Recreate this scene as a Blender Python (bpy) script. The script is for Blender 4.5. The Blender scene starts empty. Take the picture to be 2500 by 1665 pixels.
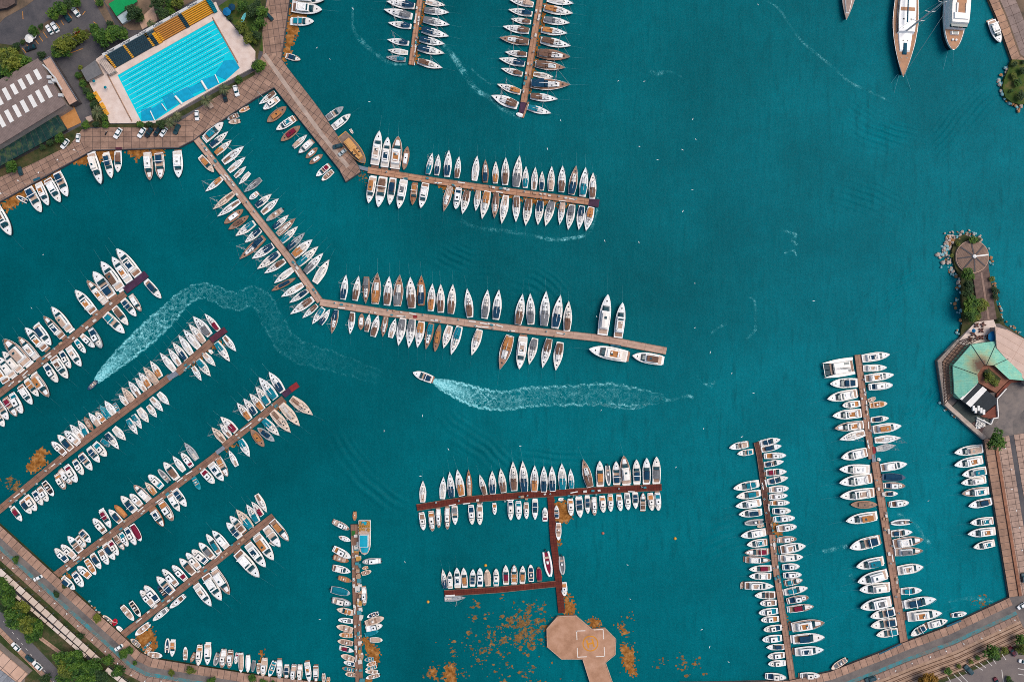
import bpy, bmesh, math, random
from math import radians, sin, cos, pi, hypot, atan2
random.seed(7)
S = 0.18      # metres per photograph pixel at water level
H = 340.0     # drone height
SC = bpy.context.scene
COL = SC.collection
FR = {'A': (430, 280, 6.272), 'B': (880, 310, 3.768), 'C': (780, 640, 3.768), 'D': (850, 0, 3.768),
      'E': (0, 640, 3.768), 'F': (300, 760, 3.768), 'G': (0, 1060, 3.768), 'H': (300, 1150, 3.768),
      'I': (1000, 1080, 2.1536), 'J': (1770, 1040, 2.1536), 'K': (1770, 1249, 2.1536), 'S': (0, 0, 1.0)}
for _r in range(4):
    for _c in range(4):
        FR['%d%d' % (_r, _c)] = (625 * _c, (0, 416, 832, 1249)[_r], 3.768)


def W(px, py, z=0.0):
    """survey pixel -> metres on the ground plan, for a point known to stand z metres above the water"""
    k = (H - z) / H
    return ((px - 1250) * S * k, (832.5 - py) * S * k)


def fp(f, x, y):
    ox, oy, s = FR[f]
    return (ox + x / s, oy + y / s)


def F(f, x, y, z=0.0):
    return W(*fp(f, x, y), z)


def FP(f, flat, z=0.0):
    return [F(f, flat[i], flat[i + 1], z) for i in range(0, len(flat), 2)]


def SP(pts, z=0.0):
    return [W(a, b, z) for a, b in pts]


# ------------------------------------------------------------------ materials
MATS = {}


def nodes(name):
    m = bpy.data.materials.new(name)
    m.use_nodes = True
    nt = m.node_tree
    return m, nt, nt.nodes['Principled BSDF']


def mat(name, col, rough=0.6, var=0.12, scale=1.5, spec=0.3, metal=0.0):
    """plain painted or natural surface with mottling"""
    if name in MATS:
        return MATS[name]
    m, nt, b = nodes(name)
    b.inputs['Roughness'].default_value = rough
    b.inputs['Specular IOR Level'].default_value = spec
    b.inputs['Metallic'].default_value = metal
    if var > 0:
        tc = nt.nodes.new('ShaderNodeTexCoord')
        n = nt.nodes.new('ShaderNodeTexNoise')
        n.inputs['Scale'].default_value = scale
        n.inputs['Detail'].default_value = 4
        r = nt.nodes.new('ShaderNodeMapRange')
        r.inputs['From Min'].default_value = 0.3
        r.inputs['From Max'].default_value = 0.7
        r.inputs['To Min'].default_value = 1 - var
        r.inputs['To Max'].default_value = 1 + var
        oi = nt.nodes.new('ShaderNodeObjectInfo')
        a = nt.nodes.new('ShaderNodeMapRange')
        a.inputs['To Min'].default_value = 1 - var * 0.5
        a.inputs['To Max'].default_value = 1 + var * 0.5
        mu = nt.nodes.new('ShaderNodeMath'); mu.operation = 'MULTIPLY'
        mx = nt.nodes.new('ShaderNodeVectorMath'); mx.operation = 'SCALE'
        mx.inputs[0].default_value = col[:3]
        nt.links.new(tc.outputs['Object'], n.inputs['Vector'])
        nt.links.new(n.outputs['Fac'], r.inputs['Value'])
        nt.links.new(oi.outputs['Random'], a.inputs['Value'])
        nt.links.new(r.outputs['Result'], mu.inputs[0])
        nt.links.new(a.outputs['Result'], mu.inputs[1])
        nt.links.new(mu.outputs[0], mx.inputs['Scale'])
        if name in ('gelcoat_white', 'deck_white', 'coachroof_white'):
            tn = nt.nodes.new('ShaderNodeValToRGB'); e = tn.color_ramp.elements
            tn.color_ramp.interpolation = 'CONSTANT'
            e[0].position = 0.0; e[0].color = (1, 1, 1, 1); e[1].position = 0.86; e[1].color = (0.94, 0.88, 0.82, 1)
            x = e.new(0.45); x.color = (0.97, 0.93, 0.88, 1); x = e.new(0.68); x.color = (0.94, 0.97, 0.98, 1)
            nt.links.new(oi.outputs['Random'], tn.inputs['Fac'])
            mm = nt.nodes.new('ShaderNodeMix'); mm.data_type = 'RGBA'; mm.blend_type = 'MULTIPLY'; mm.inputs[0].default_value = 1
            nt.links.new(mx.outputs[0], mm.inputs[6]); nt.links.new(tn.outputs['Color'], mm.inputs[7])
            nt.links.new(mm.outputs[2], b.inputs['Base Color'])
        else:
            nt.links.new(mx.outputs[0], b.inputs['Base Color'])
    else:
        b.inputs['Base Color'].default_value = (*col[:3], 1)
    MATS[name] = m
    return m


def ground(name, cols, scale=0.15, detail=8, rough=0.9, fine=None):
    """ground: three colours blended by large noise, with a fine grain"""
    if name in MATS:
        return MATS[name]
    m, nt, b = nodes(name)
    b.inputs['Roughness'].default_value = rough
    b.inputs['Specular IOR Level'].default_value = 0.15
    tc = nt.nodes.new('ShaderNodeTexCoord')
    n = nt.nodes.new('ShaderNodeTexNoise')
    n.inputs['Scale'].default_value = scale
    n.inputs['Detail'].default_value = detail
    n.inputs['Roughness'].default_value = 0.65
    cr = nt.nodes.new('ShaderNodeValToRGB')
    e = cr.color_ramp.elements
    e[0].position = 0.32; e[0].color = (*cols[0], 1)
    e[1].position = 0.68; e[1].color = (*cols[-1], 1)
    if len(cols) > 2:
        x = e.new(0.5); x.color = (*cols[1], 1)
    nt.links.new(tc.outputs['Object'], n.inputs['Vector'])
    nt.links.new(n.outputs['Fac'], cr.inputs['Fac'])
    nt.links.new(cr.outputs['Color'], b.inputs['Base Color'])
    MATS[name] = m
    return m


def slabs(name, c1, c2, cj, bw, bh, use_uv=True, ang=0.0, joint=0.03, offset=0.0, rough=0.85, stain=0.35):
    """cast slabs or planks: brick texture in metres, mottled, with joints"""
    if name in MATS:
        return MATS[name]
    m, nt, b = nodes(name)
    b.inputs['Roughness'].default_value = rough
    b.inputs['Specular IOR Level'].default_value = 0.2
    tc = nt.nodes.new('ShaderNodeTexCoord')
    mp = nt.nodes.new('ShaderNodeMapping')
    mp.inputs['Rotation'].default_value = (0, 0, ang)
    br = nt.nodes.new('ShaderNodeTexBrick')
    br.offset = offset
    br.inputs['Color1'].default_value = (*c1, 1)
    br.inputs['Color2'].default_value = (*c2, 1)
    br.inputs['Mortar'].default_value = (*cj, 1)
    br.inputs['Scale'].default_value = 1.0
    br.inputs['Mortar Size'].default_value = joint
    br.inputs['Mortar Smooth'].default_value = 0.3
    br.inputs['Brick Width'].default_value = bw
    br.inputs['Row Height'].default_value = bh
    n = nt.nodes.new('ShaderNodeTexNoise')
    n.inputs['Scale'].default_value = 0.35
    n.inputs['Detail'].default_value = 9
    n.inputs['Roughness'].default_value = 0.7
    r = nt.nodes.new('ShaderNodeMapRange')
    r.inputs['From Min'].default_value = 0.3
    r.inputs['From Max'].default_value = 0.7
    r.inputs['To Min'].default_value = 1 - stain
    r.inputs['To Max'].default_value = 1 + stain * 0.7
    mx = nt.nodes.new('ShaderNodeVectorMath'); mx.operation = 'SCALE'
    nt.links.new(tc.outputs['UV' if use_uv else 'Object'], mp.inputs['Vector'])
    nt.links.new(mp.outputs[0], br.inputs['Vector'])
    nt.links.new(tc.outputs['Object'], n.inputs['Vector'])
    nt.links.new(n.outputs['Fac'], r.inputs['Value'])
    nt.links.new(br.outputs['Color'], mx.inputs[0])
    nt.links.new(r.outputs['Result'], mx.inputs['Scale'])
    nt.links.new(mx.outputs[0], b.inputs['Base Color'])
    MATS[name] = m
    return m


# ------------------------------------------------------------------ mesh building
class MB:
    def __init__(s):
        s.v = []; s.f = []; s.uv = None

    def add(s, vs, fs):
        o = len(s.v)
        s.v += [tuple(p) for p in vs]
        s.f += [tuple(i + o for i in q) for q in fs]
        return s

    def box(s, x0, x1, y0, y1, z0, z1, t=1.0, tx=None):
        """box whose top is scaled by t (across) and tx (along)"""
        tx = t if tx is None else tx
        cx, cy = (x0 + x1) / 2, (y0 + y1) / 2
        hx, hy = (x1 - x0) / 2, (y1 - y0) / 2
        v = [(cx + a * hx, cy + b * hy, z0) for a, b in ((-1, -1), (1, -1), (1, 1), (-1, 1))]
        v += [(cx + a * hx * tx, cy + b * hy * t, z1) for a, b in ((-1, -1), (1, -1), (1, 1), (-1, 1))]
        return s.add(v, [(3, 2, 1, 0), (4, 5, 6, 7), (0, 1, 5, 4), (1, 2, 6, 5), (2, 3, 7, 6), (3, 0, 4, 7)])

    def prism(s, pts, z0, z1, top=None):
        a = sum(pts[i - 1][0] * pts[i][1] - pts[i][0] * pts[i - 1][1] for i in range(len(pts)))
        if a < 0:
            pts = pts[::-1]; top = top[::-1] if top else None
        n = len(pts)
        v = [(p[0], p[1], z0) for p in pts] + [(p[0], p[1], z1) for p in (top or pts)]
        f = [tuple(range(n - 1, -1, -1)), tuple(range(n, 2 * n))]
        f += [(i, (i + 1) % n, n + (i + 1) % n, n + i) for i in range(n)]
        return s.add(v, f)

    def tube(s, p, q, r, r2=None, n=6):
        r2 = r if r2 is None else r2
        d = [q[i] - p[i] for i in range(3)]
        l = math.sqrt(sum(c * c for c in d)) or 1
        d = [c / l for c in d]
        u = (0, 0, 1) if abs(d[2]) < 0.9 else (1, 0, 0)
        a = (d[1] * u[2] - d[2] * u[1], d[2] * u[0] - d[0] * u[2], d[0] * u[1] - d[1] * u[0])
        la = math.sqrt(sum(c * c for c in a)); a = [c / la for c in a]
        b = (d[1] * a[2] - d[2] * a[1], d[2] * a[0] - d[0] * a[2], d[0] * a[1] - d[1] * a[0])
        v = []
        for o, rr in ((p, r), (q, r2)):
            for i in range(n):
                t = 2 * pi * i / n
                v.append(tuple(o[k] + rr * (cos(t) * a[k] + sin(t) * b[k]) for k in range(3)))
        f = [(i, (i + 1) % n, n + (i + 1) % n, n + i) for i in range(n)]
        f += [tuple(range(n - 1, -1, -1)), tuple(range(n, 2 * n))]
        return s.add(v, f)

    def lathe(s, cx, cy, prof, n=16):
        v = []; f = []
        m = len(prof)
        for i in range(n):
            t = 2 * pi * i / n
            v += [(cx + r * cos(t), cy + r * sin(t), z) for r, z in prof]
        for i in range(n):
            j = (i + 1) % n
            for k in range(m - 1):
                f.append((i * m + k, j * m + k, j * m + k + 1, i * m + k + 1))
        f.append(tuple(i * m + m - 1 for i in range(n)))
        return s.add(v, f)

    def mesh(s, name, m):
        me = bpy.data.meshes.new(name)
        me.from_pydata(s.v, [], s.f)
        me.materials.append(m)
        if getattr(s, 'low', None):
            me.materials.append(HULL_SHADE)
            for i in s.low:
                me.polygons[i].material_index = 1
        if s.uv:
            l = me.uv_layers.new(name='UVMap')
            for lp in me.loops:
                l.data[lp.index].uv = s.uv[lp.vertex_index]
        me.update()
        return me

    def build(s, name, m, parent=None, smooth=False):
        me = s.mesh(name, m)
        if smooth:
            me.polygons.foreach_set('use_smooth', [True] * len(me.polygons))
        return link(bpy.data.objects.new(name, me), parent)


HULL_SHADE = mat('hull_side_shade', (0.012, 0.022, 0.03), 0.4, 0.1, 1)  # shade on the lower hull sides and its water reflection, painted as colour
KIDS = {}


def link(o, parent=None):
    COL.objects.link(o)
    if parent is not None:
        o.parent = parent
        KIDS.setdefault(parent.name, []).append(o)
    return o


def tag(o, label=None, cat=None, group=None, kind=None):
    if label:
        o['label'] = label
    if cat:
        o['category'] = cat
    if group:
        o['group'] = group
    if kind:
        o['kind'] = kind
    return o


def thing(name, label, cat, loc=(0, 0, 0), rz=0.0, group=None):
    o = bpy.data.objects.new(name, None)
    o.empty_display_size = 0.5
    COL.objects.link(o)
    o.location = loc
    o.rotation_euler = (0, 0, rz)
    return tag(o, label, cat, group)


def dup(o, parent=None):
    c = o.copy()
    link(c, parent)
    for k in KIDS.get(o.name, ()):
        dup(k, c)
    return c


def struct(name, mb, m, z=0):
    return tag(mb.build(name, m), kind='structure')


def poly(pts, z0, z1, top=None):
    return MB().prism(pts, z0, z1, top)


def offset(pts, d):
    """polyline moved sideways by d (positive: to the right of its direction in plan)"""
    out = []
    n = len(pts)
    for i, p in enumerate(pts):
        a = pts[max(i - 1, 0)]; b = pts[min(i + 1, n - 1)]
        ns = []
        if i > 0:
            dx, dy = p[0] - a[0], p[1] - a[1]; l = hypot(dx, dy); ns.append((dy / l, -dx / l))
        if i < n - 1:
            dx, dy = b[0] - p[0], b[1] - p[1]; l = hypot(dx, dy); ns.append((dy / l, -dx / l))
        nx = sum(q[0] for q in ns) / len(ns); ny = sum(q[1] for q in ns) / len(ns)
        k = nx * nx + ny * ny
        out.append((p[0] + nx * d / k, p[1] + ny * d / k))
    return out


def ribbon(pts, d0, d1, z0, z1):
    """strip along a polyline between two sideways offsets, with uv in metres"""
    a = offset(pts, d0); b = offset(pts, d1)
    mb = MB(); mb.uv = []
    n = len(pts)
    l = [0]
    for i in range(1, n):
        l.append(l[-1] + hypot(pts[i][0] - pts[i - 1][0], pts[i][1] - pts[i - 1][1]))
    v = []
    for i in range(n):
        v += [(*a[i], z1), (*b[i], z1), (*b[i], z0), (*a[i], z0)]
        mb.uv += [(l[i], d0), (l[i], d1), (l[i], d1), (l[i], d0)]
    f = []
    for i in range(n - 1):
        o = 4 * i
        for k in range(4):
            f.append((o + k, o + (k + 1) % 4, o + 4 + (k + 1) % 4, o + 4 + k))
    f += [(0, 3, 2, 1), (4 * n - 4, 4 * n - 3, 4 * n - 2, 4 * n - 1)]
    mb.add(v, f)
    return mb
# ------------------------------------------------------------------ boat materials
PAINT = {
    'W': ('gelcoat_white', (0.82, 0.81, 0.79)), 'T': ('teak', (0.29, 0.155, 0.095)), 'G': ('hull_grey', (0.33, 0.35, 0.36)),
    'D': ('varnished_wood', (0.30, 0.12, 0.045)), 'C': ('cream_paint', (0.68, 0.54, 0.43)), 'N': ('navy_paint', (0.012, 0.05, 0.11)),
    'Q': ('turquoise_paint', (0.03, 0.30, 0.36)), 'Y': ('yellow_paint', (0.62, 0.28, 0.04))}
CLOTH = {
    'n': ('navy_canvas', (0.004, 0.04, 0.085)), 'b': ('brown_canvas', (0.155, 0.085, 0.058)), 'g': ('grey_canvas', (0.15, 0.155, 0.165)),
    'o': ('tan_orange_canvas', (0.43, 0.18, 0.06)), 't': ('turquoise_canvas', (0.0, 0.165, 0.225)), 'r': ('maroon_canvas', (0.17, 0.008, 0.03)),
    'k': ('black_canvas', (0.012, 0.016, 0.02)), 'w': ('white_top', (0.80, 0.79, 0.77)), 'c': ('sand_canvas', (0.48, 0.345, 0.265)),
    'x': ('bare_teak_sole', (0.27, 0.17, 0.12))}
PN = {'W': 'white', 'T': 'teak-decked', 'G': 'grey', 'D': 'dark wooden', 'C': 'cream', 'N': 'navy', 'Q': 'turquoise', 'Y': 'yellow'}
CN = {'n': 'navy', 'b': 'brown', 'g': 'grey', 'o': 'orange', 't': 'turquoise', 'r': 'maroon', 'k': 'black', 'w': 'white', 'c': 'sand', 'x': 'bare'}


def pm(k):
    n, c = PAINT[k]
    return mat(n, c, 0.32, 0.06 if k == 'W' else 0.2, 0.7, 0.45)


def cm(k):
    n, c = CLOTH[k]
    return mat(n, c, 0.8, 0.2, 1.2, 0.2)


GLASS = mat('tinted_window', (0.006, 0.05, 0.065), 0.08, 0.0, 1, 0.6)
ALU = mat('aluminium_spar', (0.50, 0.50, 0.49), 0.4, 0.1, 1, 0.5)
DARK = mat('dark_hatch', (0.01, 0.018, 0.022), 0.2, 0.0, 1, 0.5)
RUB = mat('grey_tube', (0.42, 0.42, 0.41), 0.6, 0.1, 1, 0.3)
TEAK = pm('T')
PALE = mat('pale_sole', (0.62, 0.56, 0.50), 0.6, 0.12, 1.2)
WHT = pm('W')
ROPE = mat('mooring_rope', (0.12, 0.36, 0.40), 0.8, 0.1, 1, 0.2)
ENG = mat('outboard_cowl', (0.02, 0.025, 0.03), 0.3, 0.0, 1, 0.5)
MATT = mat('antifoul_band', (0.02, 0.07, 0.12), 0.6, 0.1, 1, 0.2)


def f_sail(t):
    return 0.36 + 0.14 * math.sin(min(t / 0.42, 1) * pi / 2) if t < 0.42 else 0.5 * max(0.0, 1 - ((t - 0.42) / 0.58) ** 1.75)


def f_motor(t):
    return 0.44 + 0.06 * math.sin(min(t / 0.4, 1) * pi / 2) if t < 0.4 else 0.5 * max(0.0, 1 - ((t - 0.4) / 0.6) ** 2.5) ** 0.85


def f_round(t):
    return 0.40 + 0.10 * math.sin(min(t / 0.45, 1) * pi / 2) if t < 0.45 else 0.5 * max(0.0, 1 - ((t - 0.45) / 0.55) ** 2.4) ** 0.65


def f_double(t):
    return 0.5 * max(0.0, 1 - abs((t - 0.5) / 0.5) ** 2.3) ** 0.75


class Shape:
    """plan outline of a hull of length L, beam B, with its sheer line"""
    def __init__(s, fn, L, B, fb0, fb1):
        s.fn = fn; s.L = L; s.B = B; s.a = fb0; s.b = fb1

    def x(s, t):
        return (t - 0.5) * s.L

    def sh(s, t):
        return s.a + (s.b - s.a) * t * t

    def hull(s, n=14, k=0.86):
        mb = MB(); v = []; f = []; low = []
        for i in range(n + 1):
            t = i / n
            t = 1 - (1 - t) ** 1.25
            w = s.fn(t) * s.B
            xl = s.x(t * 0.95 + 0.005); x = s.x(t); xm = x * 0.4 + xl * 0.6
            z = s.sh(t)
            q = [(x, w, z), (xm, w * (0.5 + 0.5 * k), z * 0.62), (xl, w * k, 0.05), (xl, w * 0.55, -0.45)]
            v += q + [(a, -b, c) for a, b, c in q[::-1]]
        for i in range(n):
            o = 8 * i
            for q in range(7):
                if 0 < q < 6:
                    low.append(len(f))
                f.append((o + q, o + q + 1, o + 9 + q, o + 8 + q))
            f.append((o + 7, o, o + 8, o + 15))
        f.append((7, 6, 5, 4, 3, 2, 1, 0))
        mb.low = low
        return mb.add(v, f)

    def plan(s, t0, t1, w, z0, z1, top=1.0, c=0.0, n=8, mb=None, maxw=9.0, rise=0.0):
        """a block whose outline follows the hull between two stations; top narrower by `top`, crowned by c"""
        mb = mb or MB()
        v = []; f = []
        sx = (t1 - t0) * (1 - top) * 0.5
        for i in range(n + 1):
            u = i / n
            t = t0 + (t1 - t0) * u
            tt = t0 + sx + (t1 - t0 - 2 * sx) * u
            h = min(s.fn(min(t, 1)) * s.B * w, maxw)
            ht = min(s.fn(min(tt, 1)) * s.B * w, maxw) * top
            zb = s.sh(t) + z0
            zt = s.sh(tt) + z1 + rise * (1 - u)
            v += [(s.x(t), h, zb), (s.x(tt), ht, zt), (s.x(tt), 0, zt + c), (s.x(tt), -ht, zt), (s.x(t), -h, zb)]
        for i in range(n):
            o = 5 * i
            for q in range(4):
                f.append((o + q, o + q + 1, o + q + 6, o + q + 5))
        f.append((4, 3, 2, 1, 0))
        o = 5 * n
        f.append((o, o + 1, o + 2, o + 3, o + 4))
        return mb.add(v, f)


NOM = {'s': (13, 4.0), 'm': (14, 4.6), 'c': (11, 3.6), 'h': (8, 2.8), 'o': (6, 2.2), 'w': (12, 3.8), 'r': (6.5, 2.4), 'v': (8, 2.8)}
NAME = {'s': 'sailing_yacht', 'm': 'motor_yacht', 'c': 'cabin_cruiser', 'h': 'wheelhouse_boat', 'o': 'open_boat', 'w': 'wooden_boat', 'r': 'inflatable_boat', 'v': 'covered_boat'}
CAT = {'s': 'sailing yacht', 'm': 'motor yacht', 'c': 'cabin cruiser', 'h': 'cabin boat', 'o': 'open boat', 'w': 'wooden boat', 'r': 'inflatable boat', 'v': 'covered boat'}
COVW = {'s': 'cockpit cover', 'm': 'upper deck', 'c': 'canopy', 'h': 'cockpit', 'o': 'interior', 'w': 'cabin roof', 'r': 'floor', 'v': 'tarpaulin'}
RATIO = {'s': 0.305, 'm': 0.33, 'c': 0.36, 'h': 0.37, 'o': 0.38, 'w': 0.32, 'r': 0.38, 'v': 0.37}


def hatch(x, y, z, sx, sy, root, m=None):
    return MB().box(x - sx, x + sx, y - sy, y + sy, z, z + 0.06).build('hatch', m or DARK, root)


def outboard(x, y, root):
    mb = MB().box(x - 0.55, x, y - 0.2, y + 0.2, 0.5, 1.15, 0.7)
    mb.box(x - 0.35, x - 0.15, y - 0.07, y + 0.07, -0.4, 0.5)
    return mb.build('outboard_motor', ENG, root)


def rails(sp, t0, t1, root, h=0.6):
    mb = MB()
    n = 6
    for sg in (1, -1):
        pr = None
        for i in range(n + 1):
            t = t0 + (t1 - t0) * i / n
            p = (sp.x(t), sg * sp.fn(t) * sp.B * 0.93, sp.sh(t) + h)
            mb.tube((p[0], p[1], sp.sh(t)), p, 0.025, n=4)
            if pr:
                mb.tube(pr, p, 0.025, n=4)
            pr = p
        if sg == 1:
            end = pr
    mb.tube(end, pr, 0.025, n=4)
    return mb.build('guard_rail', ALU, root)


def mline(sp, root, d):
    MB().tube((sp.x(0.98), 0, sp.b - 0.1), (sp.x(1) + d * 0.8, 0.8, -0.1), 0.016, n=3).build('mooring_line', ROPE, root)


def make_boat(kind, dk, cv, var, root):
    L, B = NOM[kind]
    pw = pm(dk)
    hullm = WHT if dk in 'WT' else pw
    if kind == 's':
        sp = Shape(f_sail, L, B, 1.05, 1.3)
        sp.hull().build('hull', WHT if dk == 'T' and var != 1 else pw, root)
        dm = {'W': mat('deck_white', (0.81, 0.795, 0.77), 0.5, 0.10, 1.1), 'T': TEAK}.get(dk, pw)
        sp.plan(0.015, 0.985, 0.91, 0.0, 0.04, n=12).build('deck', dm, root)
        rf = mat('coachroof_white', (0.80, 0.78, 0.75), 0.4, 0.06, 0.8)
        t1 = (0.72, 0.76, 0.68)[var]
        sp.plan(0.36, t1, 0.56, 0.04, 0.45, 0.86, 0.07).build('coachroof', pw if dk in 'CGQ' else rf, root)
        sp.plan(0.41, t1 - 0.05, 0.585, 0.17, 0.31, 0.97).build('cabin_window', DARK, root)
        hatch(sp.x(0.80), 0, sp.sh(0.8) + 0.05, 0.3, 0.3, root)
        hatch(sp.x(0.64), 0, sp.sh(0.64) + 0.5, 0.26, 0.26, root)
        if var != 2:
            hatch(sp.x(0.53), 0.5, sp.sh(0.53) + 0.46, 0.2, 0.22, root)
            hatch(sp.x(0.53), -0.5, sp.sh(0.53) + 0.46, 0.2, 0.22, root)
        # cockpit well: coaming, sole, wheel
        co = MB()
        for sg in (1, -1):
            co.box(sp.x(0.07), sp.x(0.36), sg * 0.95 - 0.12, sg * 0.95 + 0.12, sp.a, sp.a + 0.38, 0.8)
        co.box(sp.x(0.35), sp.x(0.37), -0.95, 0.95, sp.a, sp.a + 0.36)
        co.build('cockpit_coaming', dm if dk != 'T' else rf, root)
        sp.plan(0.03, 0.36, 0.5, 0.04, 0.075).build('cockpit_sole', (cm('c'), cm('x'), PALE)[var], root)
        boomc = WHT
        if cv != 'x':
            w = (0.78, 0.70, 0.76)[var]
            sp.plan(0.05 if var else 0.015, 0.335, w, 1.35, 1.5, 0.95, 0.16).build('cockpit_cover', cm(cv), root)
            sp.plan(0.335, 0.43, 0.62, 0.45, 1.15, 0.8, 0.1, rise=0.1).build('sprayhood', cm(cv), root)
            pl = MB()
            for tx in (0.08, 0.32):
                for sg in (1, -1):
                    pl.tube((sp.x(tx), sg * 1.2, sp.a), (sp.x(tx), sg * 1.2, sp.a + 1.4), 0.03, n=4)
                pl.tube((sp.x(tx), -1.2, sp.a + 1.4), (sp.x(tx), 1.2, sp.a + 1.4), 0.03, n=4)
            pl.tube((sp.x(0.08), 1.2, sp.a + 1.4), (sp.x(0.32), 1.2, sp.a + 1.4), 0.03, n=4)
            pl.build('cover_frame', ALU, root)
        else:
            lt = sp.x(0.15)
            w = MB()
            for i in range(10):
                a, b = 2 * pi * i / 10, 2 * pi * (i + 1) / 10
                w.tube((lt, 0.45 * cos(a), sp.a + 0.7 + 0.45 * sin(a)), (lt, 0.45 * cos(b), sp.a + 0.7 + 0.45 * sin(b)), 0.04, n=4)
            w.tube((lt, 0, sp.a), (lt, 0, sp.a + 0.7), 0.09)
            w.build('steering_wheel', DARK, root)
        mx = sp.x(0.605)
        mb = MB().tube((mx, 0, 1.1), (mx, 0, 16.2), 0.105, 0.075)
        ms = mb.build('mast', ALU, root)
        for zz, ww in ((6.4, 1.2), (11.0, 0.95)):
            MB().tube((mx, -ww, zz), (mx, ww, zz), 0.05, n=4).build('spreader', ALU, root)
        bc = {0: WHT, 1: cm(cv if cv not in 'xow' else 'b'), 2: ALU}[var]
        MB().tube((mx - 0.15, 0, 2.75), (sp.x(0.2), 0, 2.7), 0.17, 0.11, n=6).build('boom', bc, root)
        rg = MB()
        rg.tube((mx, 0, 16.0), (sp.x(0.99), 0, sp.b), 0.03, n=3)
        rg.tube((mx, 0, 16.1), (sp.x(0.01), 0, sp.a), 0.022, n=3)
        for sg in (1, -1):
            rg.tube((mx, sg * 0.95, 11), (mx, 0, 16), 0.02, n=3)
            rg.tube((mx, sg * 1.2, 6.4), (mx, sg * 0.95, 11), 0.02, n=3)
            rg.tube((mx - 0.2, sg * 1.85, sp.sh(0.6)), (mx, sg * 1.2, 6.4), 0.02, n=3)
        rg.build('rigging', ALU, root)
        rails(sp, 0.78, 0.97, root)
        mline(sp, root, 8)
    elif kind == 'm':
        sp = Shape(f_motor, L, B, 1.7, 2.35)
        sp.hull().build('hull', hullm if dk != 'T' or var else WHT, root)
        sp.plan(0.03, 0.985, 0.93, 0.0, 0.05, n=12).build('deck', TEAK if dk == 'T' else (pw if dk != 'W' else WHT), root)
        if dk != 'T':
            sp.plan(0.66, 0.95, 0.66, 0.05, 0.2, 0.9, 0.06).build('foredeck', WHT, root)
        else:
            sp.plan(0.64, 0.88, 0.55, 0.05, 0.25, 0.9, 0.06).build('foredeck', WHT, root)
        sp.plan(0.14, 0.60, 0.78, 0.05, 1.5, 0.93, 0.03, rise=-0.05).build('superstructure', WHT, root)
        sp.plan(0.52, 0.715, 0.70, 0.2, 1.43, 0.60, 0.0).build('windscreen', GLASS, root)
        sw = MB()
        sp.plan(0.24, 0.56, 0.80, 0.75, 1.15, 0.985, mb=sw)
        sw.build('side_window', GLASS, root)
        c = cm(cv)
        if var == 2:
            sp.plan(0.17, 0.54, 0.56, 2.5, 2.64, 0.92, 0.1).build('hardtop', c if cv != 'w' else WHT, root)
            for tx in (0.22, 0.52):
                for sg in (1, -1):
                    MB().box(sp.x(tx) - 0.15, sp.x(tx) + 0.15, sg * 1.05 - 0.05, sg * 1.05 + 0.05, 2.6, sp.a + 2.55).build('hardtop_post', WHT, root)
        else:
            fl = sp.plan(0.17, 0.55, 0.68, 1.45, 1.62, 0.97)
            fl.build('flybridge', WHT, root)
            sp.plan(0.21, 0.46, 0.47, 1.62, 1.66, 0.97).build('flybridge_deck', c, root)
            MB().box(sp.x(0.22), sp.x(0.27), -1.0, 1.0, 3.25, 3.75, 0.8).build('flybridge_seat', WHT, root)
            MB().box(sp.x(0.40), sp.x(0.44), -0.9, 0.1, 3.25, 3.8, 0.8).build('flybridge_seat', WHT, root)
            sp.plan(0.485, 0.54, 0.56, 1.62, 1.95, 0.6).build('flybridge_screen', GLASS if var else WHT, root)
        if var != 1:
            hatch(sp.x(0.42), 0.0, sp.sh(0.42) + (1.68 if var == 0 else 2.72), 0.45, 0.5, root, GLASS)
        sp.plan(0.035, 0.15, 0.80, 0.05, 0.09).build('aft_cockpit', (PALE, TEAK, cm('c'))[var], root)
        MB().box(-L / 2 - 0.9, -L / 2 + 0.05, -1.75, 1.75, 0.35, 0.5).build('swim_platform', TEAK if var != 2 else WHT, root)
        hatch(sp.x(0.83), 0, sp.sh(0.83) + 0.22, 0.28, 0.28, root)
        ar = MB().box(sp.x(0.2) - 0.2, sp.x(0.2) + 0.25, -1.5, -1.3, 3.1, 4.2, 1).box(sp.x(0.2) - 0.2, sp.x(0.2) + 0.25, 1.3, 1.5, 3.1, 4.2, 1)
        ar.box(sp.x(0.2) - 0.2, sp.x(0.2) + 0.25, -1.5, 1.5, 4.2, 4.35)
        if var == 1:
            ar.build('radar_arch', WHT, root)
        rails(sp, 0.62, 0.97, root, 0.7)
        mline(sp, root, 9)
    elif kind == 'c':
        sp = Shape(f_motor, L, B, 1.0, 1.55)
        sp.hull().build('hull', hullm, root)
        sp.plan(0.03, 0.985, 0.93, 0.0, 0.05, n=12).build('deck', TEAK if dk == 'T' else (WHT if dk == 'W' else pw), root)
        sp.plan(0.60, 0.93, 0.64, 0.05, 0.24, 0.88, 0.07).build('foredeck', WHT if dk in 'WT' else pw, root)
        co = MB()
        for sg in (1, -1):
            y = 0.40 * B
            co.box(sp.x(0.07), sp.x(0.56), sg * y - 0.14, sg * y + 0.14, 1.0, 1.5, 0.7)
        co.box(sp.x(0.54), sp.x(0.56), -0.4 * B, 0.4 * B, 1.0, 1.45)
        co.build('cockpit_coaming', WHT, root)
        sp.plan(0.05, 0.56, 0.66, 0.05, 0.09).build('cockpit_sole', (PALE, cm('x'), cm('c'))[var], root)
        sp.plan(0.50, 0.635, 0.78, 0.05, 0.85, 0.72, 0.0).build('windscreen', GLASS, root)
        t0, t1 = ((0.12, 0.49), (0.18, 0.51), (0.09, 0.40))[var]
        sp.plan(t0, t1, 0.63, 0.95, 1.12, 0.94, 0.12).build('canopy', cm(cv), root)
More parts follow.
